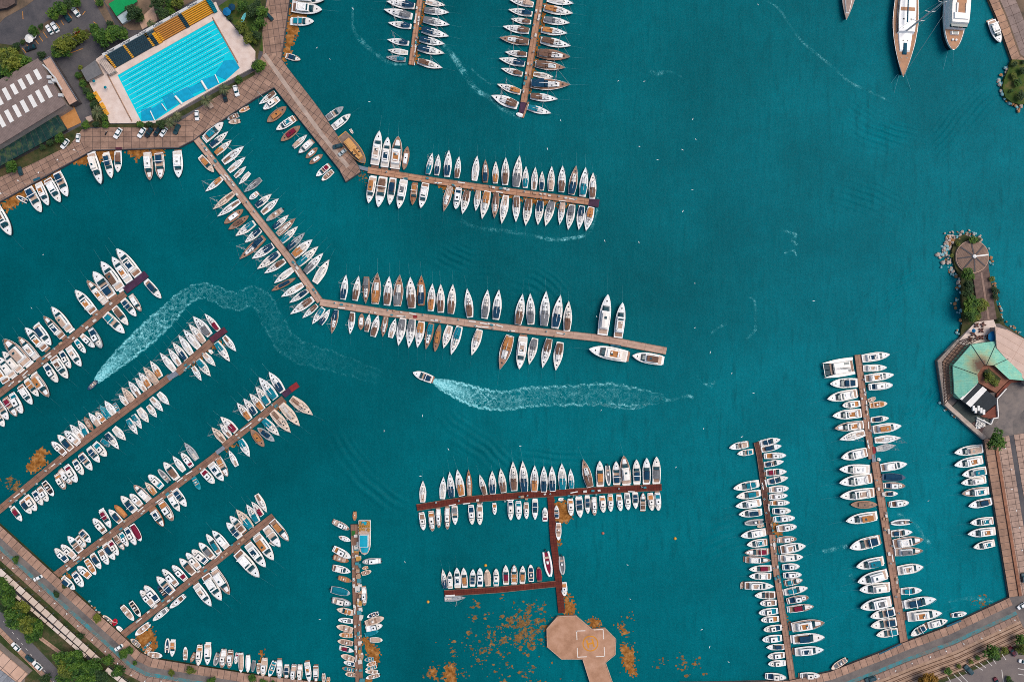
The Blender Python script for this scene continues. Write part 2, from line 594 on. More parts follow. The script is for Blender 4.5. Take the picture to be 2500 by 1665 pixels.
        if var != 1:
            MB().box(sp.x(0.33) - 0.14, sp.x(0.33) + 0.14, -1.62, 1.62, 2.3, 2.42).box(sp.x(0.33) - 0.14, sp.x(0.33) + 0.14, -1.7, -1.5, 1.0, 2.35).box(sp.x(0.33) - 0.14, sp.x(0.33) + 0.14, 1.5, 1.7, 1.0, 2.35).build('radar_arch', WHT, root)
        MB().box(-L / 2 - 0.7, -L / 2 + 0.05, -1.4, 1.4, 0.3, 0.42).build('swim_platform', WHT if var != 2 else TEAK, root)
        hatch(sp.x(0.80), 0, sp.sh(0.8) + 0.25, 0.27, 0.27, root)
        rails(sp, 0.6, 0.97, root, 0.55)
    elif kind == 'h':
        sp = Shape(f_round, L, B, 0.85, 1.35)
        sp.hull().build('hull', hullm, root)
        sp.plan(0.02, 0.985, 0.91, 0.0, 0.05, n=12).build('deck', TEAK if dk == 'T' else (WHT if dk == 'W' else pw), root)
        sp.plan(0.04, 0.36, 0.72, 0.05, 0.09).build('cockpit_sole', cm(cv if cv not in 'x' else 'x'), root)
        bn = MB().box(sp.x(0.06), sp.x(0.12), -0.9, 0.9, 0.9, 1.25, 0.9)
        bn.build('stern_seat', WHT, root)
        sp.plan(0.60, 0.86, 0.66, 0.05, 0.42, 0.82, 0.06).build('cuddy', WHT, root)
        t0 = (0.32, 0.36, 0.26)[var]
        sp.plan(t0, 0.63, 0.70, 0.05, 1.35, 0.9, 0.05).build('wheelhouse', WHT, root)
        sp.plan(t0 + 0.03, 0.66, 0.72, 0.75, 1.12, 0.94).build('windscreen', GLASS, root)
        hatch(sp.x(0.48), 0, sp.sh(0.48) + 1.41, 0.36, 0.33, root)
        hatch(sp.x(0.76), 0, sp.sh(0.76) + 0.47, 0.2, 0.2, root)
        if var:
            outboard(-L / 2, 0.0 if var == 1 else 0.35, root)
        else:
            MB().box(-L / 2 - 0.5, -L / 2 + 0.05, -1.0, 1.0, 0.3, 0.4).build('swim_platform', TEAK, root)
        rails(sp, 0.62, 0.97, root, 0.5)
    elif kind in 'ow':
        fn = f_round if kind == 'o' else f_double
        sp = Shape(fn, L, B, 0.7 if kind == 'o' else 1.0, 0.95 if kind == 'o' else 1.35)
        sp.hull(14, 0.8).build('hull', WHT if dk == 'W' else pw, root)
        if kind == 'o':
            sp.plan(0.01, 0.99, 0.93, 0.0, 0.05, n=12).build('gunwale', WHT if dk == 'W' else pw, root)
            sp.plan(0.06, 0.80, 0.74, 0.05, 0.08, n=10).build('cockpit_sole', cm(cv), root)
            for t in (0.22, 0.55):
                MB().box(sp.x(t) - 0.22, sp.x(t) + 0.22, -0.78, 0.78, 0.8, 1.02).build('thwart', cm('c') if cv != 'c' else cm('x'), root)
            MB().box(sp.x(0.40) - 0.3, sp.x(0.40) + 0.3, -0.35, 0.35, 0.78, 1.5, 0.8).build('console', WHT, root)
            outboard(-L / 2, 0, root)
        else:
            sp.plan(0.02, 0.98, 0.92, 0.0, 0.05, n=12).build('deck', TEAK if dk in 'TD' else pw, root)
            sp.plan(0.26, 0.70, 0.62, 0.05, 0.75, 0.88, 0.1).build('cabin_roof', cm(cv), root)
            sp.plan(0.30, 0.66, 0.645, 0.3, 0.5, 0.97).build('cabin_window', DARK, root)
            sp.plan(0.08, 0.25, 0.55, 0.05, 0.09).build('cockpit_sole', cm('x'), root)
            hatch(sp.x(0.80), 0, sp.sh(0.8) + 0.05, 0.3, 0.3, root)
            hatch(sp.x(0.50), 0, sp.sh(0.5) + 0.84, 0.35, 0.35, root)
            MB().tube((sp.x(0.7), 0, 1.2), (sp.x(0.7), 0, 8.5), 0.1, 0.06).build('mast', ALU, root)
    elif kind == 'r':
        sp = Shape(f_round, L, B, 0.45, 0.75)
        tb = MB()
        n = 9
        for sg in (1, -1):
            pr = None
            for i in range(n + 1):
                t = 0.02 + 0.93 * i / n
                p = (sp.x(t), sg * max(sp.fn(t) * B - 0.28, 0.0), sp.sh(t))
                if pr:
                    tb.tube(pr, p, 0.29, n=8)
                pr = p
        tb.build('inflatable_tube', WHT if dk == 'W' else (RUB if dk == 'G' else pw), root)
        sp.plan(0.05, 0.86, 0.74, -0.25, -0.05, n=8).build('floor', cm(cv), root)
        MB().box(sp.x(0.36), sp.x(0.48), -0.35, 0.35, 0.4, 1.2, 0.8).build('console', WHT, root)
        MB().box(sp.x(0.20), sp.x(0.28), -0.6, 0.6, 0.4, 0.85, 0.9).build('bench', cm('c'), root)
        outboard(-L / 2, 0, root)
    elif kind == 'v':
        sp = Shape(f_round, L, B, 0.85, 1.2)
        sp.hull().build('hull', WHT if dk == 'W' else pw, root)
        sp.plan(0.01, 0.99, 0.95, 0.0, 0.05, n=12).build('deck', WHT if dk == 'W' else pw, root)
        sp.plan(0.06, 0.86, 0.86, 0.05, 0.35, 0.86, 0.45, n=10).build('tarpaulin', cm(cv), root)
        outboard(-L / 2, 0, root)


PROTO = {}
ORD = ['first', 'second', 'third', 'fourth', 'fifth', 'sixth', 'seventh', 'eighth', 'ninth', 'tenth', 'eleventh', 'twelfth', 'thirteenth', 'fourteenth', 'fifteenth',
       'sixteenth', 'seventeenth', 'eighteenth', 'nineteenth', 'twentieth']


def ordinal(i):
    if i < 20:
        return ORD[i]
    t = {2: 'twenty', 3: 'thirty'}[(i + 1) // 10]
    r = (i + 1) % 10
    return t + 'ieth'[0:0] + ('-' + ORD[r - 1]) if r else {3: 'thirtieth'}[(i + 1) // 10]


def boat(code, bow, stern, wpx, label, group):
    """bow, stern in survey pixels; wpx beam in survey pixels or None"""
    kind, dk, cv = code
    z = {'m': 1.8, 's': 1.2, 'c': 1.3}.get(kind, 1.0)
    b = W(*bow, z); s = W(*stern, z)
    dx, dy = b[0] - s[0], b[1] - s[1]
    L = hypot(dx, dy)
    Bm = (wpx * S if wpx else L * RATIO[kind]) * 0.95
    L0, B0 = NOM[kind]
    var = (int(bow[0] * 7 + bow[1] * 13) // 3) % 3
    key = (kind, dk, cv, var)
    if key not in PROTO:
        r = thing(NAME[kind], label, CAT[kind], group=group)
        make_boat(kind, dk, cv, var, r)
        PROTO[key] = r
    else:
        r = dup(PROTO[key])
        tag(r, label, CAT[kind], group)
    r.location = ((b[0] + s[0]) / 2, (b[1] + s[1]) / 2, 0)
    r.rotation_euler = (0, 0, atan2(dy, dx))
    k = L / L0
    r.scale = (k, Bm / B0, max(0.62, min(1.4, k * random.uniform(0.95, 1.08))))
    return r


def rows(text):
    for block in text.strip().split('\n#'):
        lines = block.strip().lstrip('#').split('\n')
        place, end, grp = [q.strip() for q in lines[0].split('|')]
        fr = 'S'
        i = 0
        for ln in lines[1:]:
            for tk in ln.split(';'):
                tk = tk.split()
                if not tk:
                    continue
                if tk[0].startswith('@'):
                    fr = tk[0][1:]; tk = tk[1:]
                    if not tk:
                        continue
                code = tk[0]
                n = [float(q) for q in tk[1:]]
                bow = fp(fr, n[0], n[1]); st = fp(fr, n[2], n[3])
                w = n[4] / FR[fr][2] if len(n) > 4 else None
                kind, dk, cv = code
                d = PN[dk] + ' ' + NAME[kind].replace('_', ' ')
                if kind == 'w' and dk == 'D':
                    d = 'dark wooden boat'
                if cv == 'x':
                    d += ' with open cockpit'
                else:
                    d += ' with %s %s' % (CN[cv], COVW[kind])
                lab = '%s, %s from %s, %s' % (d, ordinal(i), end, place)
                boat(code, bow, st, w, lab, grp)
                i += 1
# ------------------------------------------------------------------ every berth, row by row (bow x y, stern x y, beam)
rows('''
#west side of short top pier | tip | boats along the short top pier
@D sGt 345 525 528 550 60; sWx 360 460 548 485; sWn 357 365 558 400; sWn 365 210 580 245; sWg 325 90 590 155; sWn 350 15 612 60
#east side of short top pier | tip | boats along the short top pier
@D sWb 870 628 640 560; sWn 888 495 640 440; sWn 890 408 655 358; sWn 928 338 678 275; sWg 935 232 690 180; sWg 930 118 700 95; sWx 895 50 712 15
#west side of long top pier | tip | boats along the long top pier
@D sWb 1315 880 1560 975 100; sWo 1368 775 1588 850; sWb 1405 630 1605 685; sWn 1385 540 1625 590; sWb 1440 480 1645 505; sTb 1390 350 1662 390; sWb 1420 245 1665 290; sWb 1495 175 1682 205; sWn 1472 90 1695 130; sWc 1480 0 1705 45
#east side of long top pier | tip | boats along the long top pier
@D sWt 1870 1045 1648 985; sWb 1930 915 1675 885; sTn 2045 785 1680 775 110; sWx 1890 710 1705 680; sTb 2000 628 1720 590; sTb 2045 530 1740 490 105; sWb 2050 428 1770 370; sWo 2018 310 1775 275; sWg 2040 215 1798 180; sWo 2070 128 1800 75; sWx 2075 35 1830 -10
#tip of a top pier | west | dinghies at the top pier tips
@D rWc 598 550 600 600 26; vWw 1545 1045 1612 1068 38
#north promenade by seaweed | bottom | boats on the north promenade
@01 cTn 410 550 275 510 60; cWt 535 200 320 195 85; mWw 610 95 330 65 110; mWw 635 2 345 -20 100
#east side of concrete mole | shore | boats along the concrete mole
@01 cGg 805 985 650 1090 70; mWw 870 1050 705 1175 72
#west side of concrete mole | shore | boats along the concrete mole
@01 sWb 25 960 175 850 60; hWc 70 1010 210 905 65; wTo 280 985 100 1125 85; mWt 185 1195 350 1085 75; wTr 230 1300 405 1160 75; sWc 470 1240 340 1355 55; mGw 390 1410 510 1295 68; wTw 565 1360 455 1455 55; wTw 490 1508 612 1420 55; @A cWr 2140 945 2335 775 100; oWx 2230 1010 2400 860 90
#pool promenade by slanting pier | mole | small boats by the pool promenade
@00 rCo 2195 1030 2290 985 45; oGb 2090 1100 2192 1055 55; oCc 2100 1128 2205 1112 45
#east side of poolside pier | shore | boats along the poolside slanting pier
@A cWt 725 120 435 375 150; sWn 795 260 525 490; sWo 850 390 600 605; sWx 1040 485 715 735 130; sWx 1060 650 800 870; sWx 1070 790 890 955 78; sWx 955 1070 1120 885 78; sGg 1035 1190 1295 985 105; hWc 1120 1295 1245 1195 85; sWn 1460 1215 1220 1405 110; sWx 1570 1285 1310 1510 112
@11 oGc 95 465 245 360 58; sWn 300 410 160 530; sTx 365 440 195 590; sWt 385 515 230 660; sGn 450 575 290 725; sWo 520 635 340 790 90; sWt 575 700 385 870; sWg 620 760 450 940; sWx 675 820 540 1035 85
#west side of poolside pier | shore | boats along the poolside slanting pier
@A cCo 580 885 365 645 115; sWo 445 1180 700 970; sCx 560 1455 880 1200 105; sWx 630 1565 970 1320 105
@10 wDw 2240 360 2060 490 72; wDb 2290 420 2100 545 60; sWt 2165 605 2340 480 75; @11 sWn -105 665 40 545 68; sTn -150 820 75 615 82; sWn -40 815 155 690 80; sWn 10 910 215 760; sWb 75 950 265 830; sWx 165 1040 340 905; wDn 145 1108 365 990 50; sWx 230 1165 430 1050; sWn 305 1220 475 1105 58; sWb 315 1325 525 1180; sWb 425 1360 560 1240; sWt 515 1415 620 1265 65; sWn 680 1275 590 1415 58
#north side of central pier | corner | boats along the central pier
@C sWn 245 115 215 345; sWb 362 125 325 355; sTg 425 385 432 135 70; sTo 535 95 510 385 95; sWb 643 130 620 400 85; sTg 740 115 715 405 95; sWb 835 135 850 425 95; sDn 938 120 935 400 85; sWo 1040 195 1022 450; sWb 1115 200 1115 465; sWb 1228 200 1208 475; sWb 1358 240 1385 510; sWg 1548 250 1518 520; sWn 1652 250 1622 530; sWb 1870 290 1825 575; sWg 1938 285 1945 575; sWg 2085 265 2065 585; sWn 2218 300 2165 610; sWb 2293 355 2275 635; @12 mWw 880 1140 832 1515 110; mWc 1015 1215 975 1540 95
#south side of central pier | corner | boats along the central pier
@C sTn 112 660 155 440 65; sWb 280 665 305 460; wTw 378 625 388 470 60; sWb 458 475 430 640 55; sWb 540 485 490 685 75; sTx 580 690 612 495 60; sWx 700 515 650 695 65; sWg 725 770 770 515 85; sWg 820 790 855 525 85; sWo 900 790 940 545 85; sTt 978 805 1030 560 75; wDo 1062 825 1108 570 60; sWx 1140 795 1200 585 80; sWt 1210 855 1290 590 85; sWc 1400 860 1475 620 85; sTo 1658 990 1755 675 110; mWc 1838 985 1875 685 95; sWg 1928 945 1985 700 85; sWb 2050 975 2115 705 85; sWb 2172 1000 2215 735 90; @22 mWo 705 75 1060 145 125; mWb 1105 135 1385 182 105
#north side of mole-end pier | mole | boats along the mole-end pier
@B mWc 178 40 130 350 92; mWn 255 95 220 370 85; mTo 350 88 315 385 108; wTw 435 180 398 398 65; sWt 663 238 618 435; sWn 720 250 700 445; sWn 815 212 795 460; sWb 908 270 885 470; sWx 1075 265 1048 495; sTn 1150 300 1148 512; sWo 1245 315 1240 520; sWb 1337 280 1330 535; sWg 1465 262 1430 552; sWt 1524 360 1515 562; sWx 1610 368 1595 578; sWn 1672 405 1668 585; sWc 1760 360 1750 592; sWb 1860 355 1848 602; sTn 1985 355 1940 622; sWt 2072 370 2042 642; sWb 2140 420 2132 662
#south side of mole-end pier | mole | boats along the mole-end pier
@B mWo 75 705 115 460 80; cWb 165 742 210 460 95; cWn 268 720 300 470 75; mWg 352 755 400 485 85; cDo 478 720 500 520 65; mWw 555 748 600 515 80; sTx 765 780 825 548; hWn 878 760 905 560 70; sWb 937 805 985 585 80; sWc 1060 775 1085 585 65; sWo 1118 850 1170 590 85; sTb 1230 845 1250 610 70; sWx 1298 895 1340 630 80; sWb 1430 880 1437 635 75; sWb 1518 912 1550 665 85; sWn 1632 905 1655 680 80; sWg 1702 915 1765 685 85; sWc 1832 902 1862 695 65; sWg 1910 950 1950 715 80; sWn 2008 950 2040 725 75; sWo 2075 960 2125 735 85
#northwest quay below the pool | west | boats on the northwest quay
@10 mWb 105 600 -45 335 105; rWn 145 235 245 290 48; cWn 385 390 255 160 95; mWo 445 325 345 115 80; mWw 555 295 430 80 90; cWn 625 245 520 20 92; mWw 935 130 838 -160 85; cWn 1030 75 970 -155 78; cWb 1085 20 1080 -175 75; mTw 1380 95 1350 -165 85; cTn 1480 82 1458 -160 95; mWw 1645 70 1625 -180 95
#north side of purple-ended pier | tip | boats along the purple-ended pier
@10 mWn 1078 720 1270 965 100; mWo 1035 795 1190 1025 90; mWb 938 838 1110 1090 105; cWn 865 930 1030 1160 110; mTo 805 1010 970 1220 80; mWo 697 1100 860 1305 95; @E mWc 480 410 640 625 85; mTn 403 495 570 690 75; mWn 470 765 325 580 85; mWo 238 600 415 800 85; mTc 175 685 335 885 80; mTc 45 705 250 935 120; mWw 25 820 180 1000 85; mWw -20 870 110 1050 90; mWo -60 930 50 1105 90
#south side of purple-ended pier | tip | boats along the purple-ended pier
@E cWn 1485 335 1340 175 72; mTw 1295 455 1195 305 60; cWn 1255 500 1125 345 72; cWb 1180 580 1045 415 75; cWt 1150 655 965 480 90; hGn 945 790 830 610 75; hWc 875 785 745 670 60; hWt 790 835 690 715 55; mWc 745 960 620 780 80; hWn 655 975 555 820 62; mWb 625 1070 485 875 90; hWn 540 1105 415 940 72; mTo 450 1240 300 1035 90; cWo 355 1235 235 1085 70; mWw 295 1310 175 1140 75; hWt 215 1390 105 1205 75; cTr 155 1420 40 1255 75; cWg 75 1450 -30 1290 75; cWw 35 1515 -50 1380 70
#north side of maroon-ended pier | tip | boats along the maroon-ended pier
@F sWr 750 20 880 175; sWg 645 45 800 220 90; sWc 605 115 745 285 75; sWx 555 165 700 340 75; sWx 510 215 630 395 70; sWn 455 285 580 445 70; sWx 415 340 520 495 65; sWx 340 380 475 550 70; sWo 248 455 345 605 68; sCc 185 510 310 665 75; sWo 140 560 245 695 68; sWx 108 610 205 735 56; sWx 48 640 150 790 70; @E sCc 1115 1150 1225 1290 75; sWx 1090 1220 1165 1310 58; @20 oGt 1095 665 1045 575 45; sWx 960 550 1050 685 75; sQt 915 590 995 710 65; hCo 880 655 960 745 60; sWc 810 660 915 790 65; wTc 855 830 770 700 55; sWt 712 730 800 870 65; sWx 640 768 755 905 75; hWc 600 825 725 950 76; cWn 530 862 655 1000 76; hWb 480 925 600 1045 66
#south side of maroon-ended pier | tip | boats along the maroon-ended pier
@F sWx 1040 370 925 230 65; sWt 985 465 855 285 75; rWw 785 352 820 390 35; sWx 850 505 740 390 62; sWt 805 598 685 445 75; sWx 720 640 640 510 56; @20 sWx 1555 590 1450 480 66; sWx 1498 650 1385 525 66; sWx 1440 705 1355 595 62; sWx 1365 752 1270 625 76; sWt 1300 810 1220 680 62; sWt 1262 862 1170 720 66; sWx 1155 915 1040 800 76; sWn 1092 998 975 850 72; vGt 1010 970 925 910 50; hWt 985 1060 865 940 76; cWn 915 1118 810 990 72; cWn 848 1190 735 1045 76; hWn 770 1230 680 1100 66; hWr 715 1298 605 1145 76; hTw 665 1315 550 1190 66; hTo 605 1365 515 1225 66; oWk 495 1425 400 1295 66; hWx 445 1475 355 1350 66; hWn 395 1508 305 1385 62; hWo 340 1560 235 1425 76; @30 cWn 285 20 190 -100 72; @G cWr 198 800 105 680 62
#north side of red-ended pier | tip | boats along the red-ended pier
@F sWn 1342 555 1470 740 85; sWt 1250 605 1405 800 95; sWt 1220 690 1340 855 80; sWo 1163 755 1290 905 75; sWn 1107 800 1220 945 72; sWo 1048 840 1170 995 75; sWr 895 968 1040 1105 82; sWx 890 1035 985 1155 66; sCx 815 1065 930 1200 72; @G sGx 1695 75 1810 235 72; hWr 1670 170 1765 300 62; sWx 1585 200 1690 340 66; cWb 1505 255 1620 405 80; rGg 1450 320 1555 440 55; hWt 1370 370 1490 490 76; sCo 1330 440 1425 550 64; mTw 1230 465 1365 610 76; hWc 1198 545 1295 655 66; cWn 1112 565 1240 710 80; vDo 1052 650 1155 760 60; cWn 998 690 1105 810 66; cWr 1020 862 925 700 66; hWb 860 770 965 905 72; cWn 830 995 735 895 70; hCb 790 1035 700 945 66; cWb 622 935 740 1080 76; hWc 568 1010 690 1135 66; hWn 508 1045 615 1170 66
#south side of red-ended pier | tip | boats along the red-ended pier
@F sCx 1750 955 1545 800 95; sCx 1630 1055 1455 855 95; sCx 1545 1115 1370 920 95; sWt 1440 1145 1290 995 80; wGn 1395 1195 1235 1070 68; wTo 1300 1245 1175 1085 76; sWt 1165 1340 1075 1180 76; sWx 970 1275 1045 1425 56; cTo 965 1520 870 1350 72; mWn 925 1560 800 1400 85; hWr 845 1580 725 1460 76; @G oQt 1840 510 1775 395 56; cWn 1715 665 1600 510 76; mWw 1650 710 1550 555 70; hTo 1600 790 1475 615 80; mDn 1505 850 1390 680 80; vWr 1300 980 1210 830 66; hWn 1255 1015 1155 860 62; hWt 1180 1030 1105 905 56; cTb 1140 1065 1050 940 56; hWr 1092 1110 1005 980 62; cWn 1055 1155 955 1020 72; hWx 1000 1195 915 1065 66; cWn 925 1240 840 1110 66; oWo 885 1290 790 1150 62; hWo 715 1210 825 1315 72; hWn 768 1400 675 1275 72; mWn 685 1430 565 1325 70
#north side of plain-ended pier | tip | boats along the plain-ended pier
@H sWx 1325 380 1225 215 66; sWr 1180 280 1280 410 62; sWt 1135 305 1240 470 76; sCt 1040 350 1180 520 86; cWb 985 410 1110 560 76; cWn 952 470 1075 610 72; mWw 822 545 955 705 76; cWt 768 575 885 755 66; cWg 698 655 820 795 76; hWn 640 718 770 840 76; hWc 587 745 705 895 66; cWb 520 800 650 945 76; hWr 460 860 580 1000 66; hWx 370 895 500 1050 66; cWn 312 965 455 1120 86; oNk 320 1055 390 1150 50; hWn 205 1045 325 1200 72; hWc 165 1090 280 1240 66; oWk 165 1335 70 1200 56; oWc 105 1370 -10 1240 62
#south side of plain-ended pier | tip | boats along the plain-ended pier
@H cTo 1530 640 1370 455 80; cWc 1450 695 1310 515 86; rWg 1400 688 1345 652 32; mWo 1390 815 1225 595 100; mWn 1315 880 1145 670 95; mWw 1260 970 1050 745 110; mTw 985 1130 835 910 90; mWw 910 1185 755 955 100; mWc 815 1240 665 1045 80; hWb 435 1255 565 1145 56; hWg 280 1370 410 1265 56; oWc 115 1505 240 1405 60
#southwest quay corner | pier foot | small boats in the southwest corner
@30 rCg 940 955 1030 1030 45; rWw 1065 1055 1115 1100 40; oCg 1200 1170 1280 1240 50; oTt 1310 1270 1390 1195 32; oCo 1325 1310 1380 1255 36; oWc 1495 1325 1355 1310 60
#south quay | southwest corner | boats along the south quay
@30 rWn 1540 1160 1530 1300 50; cWo 1580 1335 1585 1190 56; oWc 1705 1240 1700 1365 46; oTc 1752 1385 1790 1300 40; hWo 1828 1410 1838 1225 62; mWw 1905 1410 1905 1222 70; rGg 1970 1420 2005 1300 56; hTw 2045 1430 2060 1265 66; hTb 2110 1435 2120 1275 62; hWr 2165 1400 2180 1300 40; vWc 2218 1475 2215 1300 56; vWw 2280 1475 2280 1320 50; vGg 2320 1475 2335 1370 40; @31 oWc 18 1495 25 1395 40; hCc 65 1510 80 1345 66; oWt 120 1515 170 1375 56; hGw 220 1530 215 1360 62; cTn 275 1550 278 1420 56; hTc 335 1560 350 1405 56; hTw 400 1565 405 1405 56; mWo 490 1570 465 1390 60; mTw 550 1575 545 1425 56; oWc 620 1580 620 1490 36; oCo 660 1580 665 1525 36
#west side of fishing pier | tip | boats along the cluttered fishing pier
@31 hTc 860 160 710 90 60; wWw 870 268 758 230 48; hWo 875 420 710 335 72; oDc 855 455 710 415 62; mWw 870 555 705 518 70; oTo 880 640 755 605 52; vGt 870 750 688 712 78; hGc 880 845 700 810 72; cCo 740 895 890 935 62; hWg 755 990 890 1010 52; oCc 740 1050 890 1090 62; oCo 762 1130 888 1140 52; oCx 750 1185 890 1215 56; cWr 900 1285 770 1255 52; oCc 780 1320 905 1360 56; hWn 805 1380 910 1410 46; oTt 790 1435 905 1460 46; oCx 820 1490 915 1505 46
#east side of fishing pier | tip | boats along the cluttered fishing pier
@31 oTo 905 85 908 0 42; hGw 978 458 1150 450 62; oCo 975 525 1028 512 32; oCx 1060 545 970 575 46; hTw 1000 860 990 695 56; oWn 1020 970 1125 935 46; oCc 1180 970 1005 1030 68; hWw 1165 1040 1010 1080 66; vQt 1128 1095 1000 1135 46; vWc 1165 1180 1045 1180 52; oGt 995 1365 1080 1355 42; oWo 1015 1415 1100 1390 42; oCt 1005 1450 1110 1425 36; oWc 1003 1470 1120 1475 42; oWx 1010 1530 1135 1500 44
#north side of red pier | west | boats along the red T-shaped pier
@I sWx 70 200 68 315 38; sWx 178 180 172 298 38; sWn 210 153 222 288 40; sWo 250 140 275 282 46; sDc 310 140 315 283 34; sWb 368 168 398 277 34; sWn 434 148 437 272 42; sWb 478 135 495 265 42; sWb 543 98 550 255 48; sWn 594 95 605 258 48; sWo 658 118 655 260 46; sWn 706 122 706 262 42; sWn 748 122 752 258 42; sWt 800 108 805 247 48; sWt 846 138 852 245 34; sTb 912 86 950 235 50; cWo 1000 95 1003 231 46; rWg 1048 230 1040 120 32; cWn 1085 97 1090 222 44; mTw 1125 68 1142 220 56; cWn 1192 88 1196 216 44; cWn 1246 80 1246 218 46; cWg 1298 73 1298 216 48
#south side of red pier | west | boats along the red T-shaped pier
@I hWx 75 460 62 367 36; hTo 122 465 112 360 36; hTw 155 448 150 348 30; hTw 200 455 198 342 32; cWg 240 433 236 335 36; hWn 330 430 322 328 36; hWx 370 432 368 325 36; hWo 448 380 445 318 25; hWn 532 407 530 302 34; hWt 574 405 572 308 36; hWx 615 402 613 315 30; cWn 660 407 660 303 34; hWr 712 340 712 415 32; hWo 850 385 845 295 36; cWn 898 395 890 290 42; cWn 938 375 935 285 32; hTw 972 383 970 287 32; hWo 1020 368 1012 280 36; hWo 1058 363 1055 272 32; hWx 1110 360 1100 275 34; hWg 1150 355 1143 265 34; cWn 1190 350 1187 265 34; cTb 1228 262 1228 358 34; hWo 1275 358 1265 265 36; hWt 1308 358 1303 263 36
#beside the red pier stem | north | boats beside the red pier stem
@I rWw 780 300 810 300 20; cWn 772 330 775 400 28; oWc 783 513 783 422 32; rWr 740 710 715 572 46; rGg 805 698 798 597 36; hWo 815 807 812 735 34
#north side of red branch | west | boats along the red branch pier
@I sWn 173 665 188 767 30; mWw 210 677 213 768 30; mWn 248 657 252 765 38; cWo 283 657 290 760 36; cWn 333 665 330 755 34; hWn 370 657 370 757 36; vCc 407 665 413 755 36; hWt 455 660 455 755 34; cWr 505 643 507 745 36; cTo 550 642 550 742 38; cWo 595 647 593 740 34; oWn 636 640 640 732 34; vTr 678 652 684 730 32
#south side of red branch | west | boats along the red branch pier
@I sGx 295 815 183 825 32
#west side of inner east pier | tip | boats along the inner east pier
@J cWc 22 115 122 95 40; cWt 65 147 150 135 34; cWt 42 328 175 302 46; cWt 58 372 185 353 44; mWw 55 422 188 402 46; mWn 72 465 193 453 44; rGg 98 512 205 502 36; rCc 170 530 208 520 20; mWw 82 578 216 557 48; mWt 115 625 223 611 44; cTr 102 665 228 660 40; mTw 240 705 110 703 38; cWr 125 752 245 748 38; mWw 127 790 243 790 40; mWc 255 840 105 838 46; rCc 90 820 90 858 18; @K cWb 155 440 265 437 42; hWx 182 480 272 477 38; hWt 175 530 280 520 40; hWo 187 567 285 562 38; hWn 200 618 300 607 38; hWt 193 670 300 662 42; cWn 217 713 315 712 34; hWx 222 760 315 752 38; hWw 225 798 320 795 36; hWn 320 868 212 862 40
#east side of inner east pier | tip | boats along the inner east pier
@J cWn 292 70 190 92 38; cWn 298 103 193 125 36; hWo 320 152 205 158 36; cWn 310 185 208 205 34; cWr 325 238 218 247 40; cWn 333 270 225 295 38; hWc 333 325 232 335 40; hWc 328 363 233 373 34; hWo 338 400 240 405 33; hWn 345 443 250 447 38; hWt 366 480 255 490 38; hWc 375 525 272 540 42; @K hTc 375 140 275 150 36; mWc 425 178 295 202 54; mWw 413 237 294 248 44; hWn 392 285 302 292 38; hWn 402 328 307 335 36; cTt 410 358 320 378 38; cWt 436 398 316 425 42; hTn 438 445 325 470 40; cTr 467 495 338 515 42; mTo 520 578 352 608 58; cWn 522 655 358 672 56; mWn 518 722 370 738 50
#south quay between east piers | west | boats on the quay between the east piers
@K hWg 498 858 395 862 38; oCg 558 825 640 775 34
#west side of outer east pier | tip | boats along the outer east pier
@23 cWn 565 395 825 385 95; mWw 540 535 820 482 98; hWo 680 595 850 575 70; mWo 590 690 862 665 93; mTo 610 805 882 770 88; sWx 655 910 893 845 85; mWw 670 1075 915 1022 98; mWw 652 1180 935 1180 95; mWw 650 1305 955 1262 106; mWc 655 1430 975 1392 103; wDx 1005 1505 760 1505 75; @33 mWo 712 85 1000 38 100; cWn 745 330 1025 258 110; mWt 808 505 1062 452 100; mWw 820 645 1095 572 110; mWw 835 715 1118 692 103; mWg 845 880 1132 822 112; cWn 938 965 1170 915 90; cWn 940 1050 1185 1010 95; cWt 995 1135 1200 1100 80
#east side of outer east pier | tip | boats along the outer east pier
@23 mWn 1120 125 870 165 85; mWc 1095 245 882 255 70; mWo 1155 310 894 350 80; hWn 1140 405 925 425 75; rCc 1000 525 925 555 42; oCo 1095 575 935 595 62; cWn 1115 710 955 730 60; mWo 1225 780 972 818 90; sWx 1225 890 985 915 76; sGx 1180 960 1000 1000 66; rWw 1045 1100 1010 1085 30; mWw 1280 1130 1042 1170 85; vNn 1260 1255 1050 1250 76; hTn 1255 1330 1058 1330 66; cWn 1200 1405 1080 1410 52; hWb 1293 1485 1120 1505 70; @33 rWg 1122 105 1310 95 60; cWn 1330 185 1138 205 70; mTw 1425 250 1155 298 98; mTg 1425 355 1172 375 80; mWc 1430 505 1198 545 98; cWt 1418 720 1230 735 72; cWn 1540 795 1255 855 95; mWo 1595 925 1285 965 105
#southeast quay by outer pier | west | boats on the southeast quay
@33 cWn 1315 1140 1455 1060 72; mWw 1658 1000 1482 1052 76; hWn 1828 930 1695 955 52
#east quay below green-roofed restaurant | north | boats along the east quay
@23 mWc 1710 1030 1978 990 93; mWo 1710 1145 1978 1092 93; mWt 1785 1235 2015 1192 88; mWw 1775 1310 2010 1277 80; mTt 1780 1405 2035 1377 85; cWn 1840 1520 2060 1475 80; @33 mWt 1860 105 2080 82 80; mWo 1832 205 2095 177 85; mWt 1890 330 2092 287 76
#northeast corner quay | south | boats at the northeast corner
@03 mWw 2140 395 2062 185 90
''')
b = boat('cWn', fp('21', 1443, 290), fp('21', 1620, 358), 82 / 3.768, 'white speedboat heading west across open water, trailing a broad foam wake', 'boats under way')
b = boat('oNg', fp('20', 805, 450), fp('20', 885, 372), 50 / 3.768, 'small dark speedboat at the head of a long curved foam wake', 'boats under way')
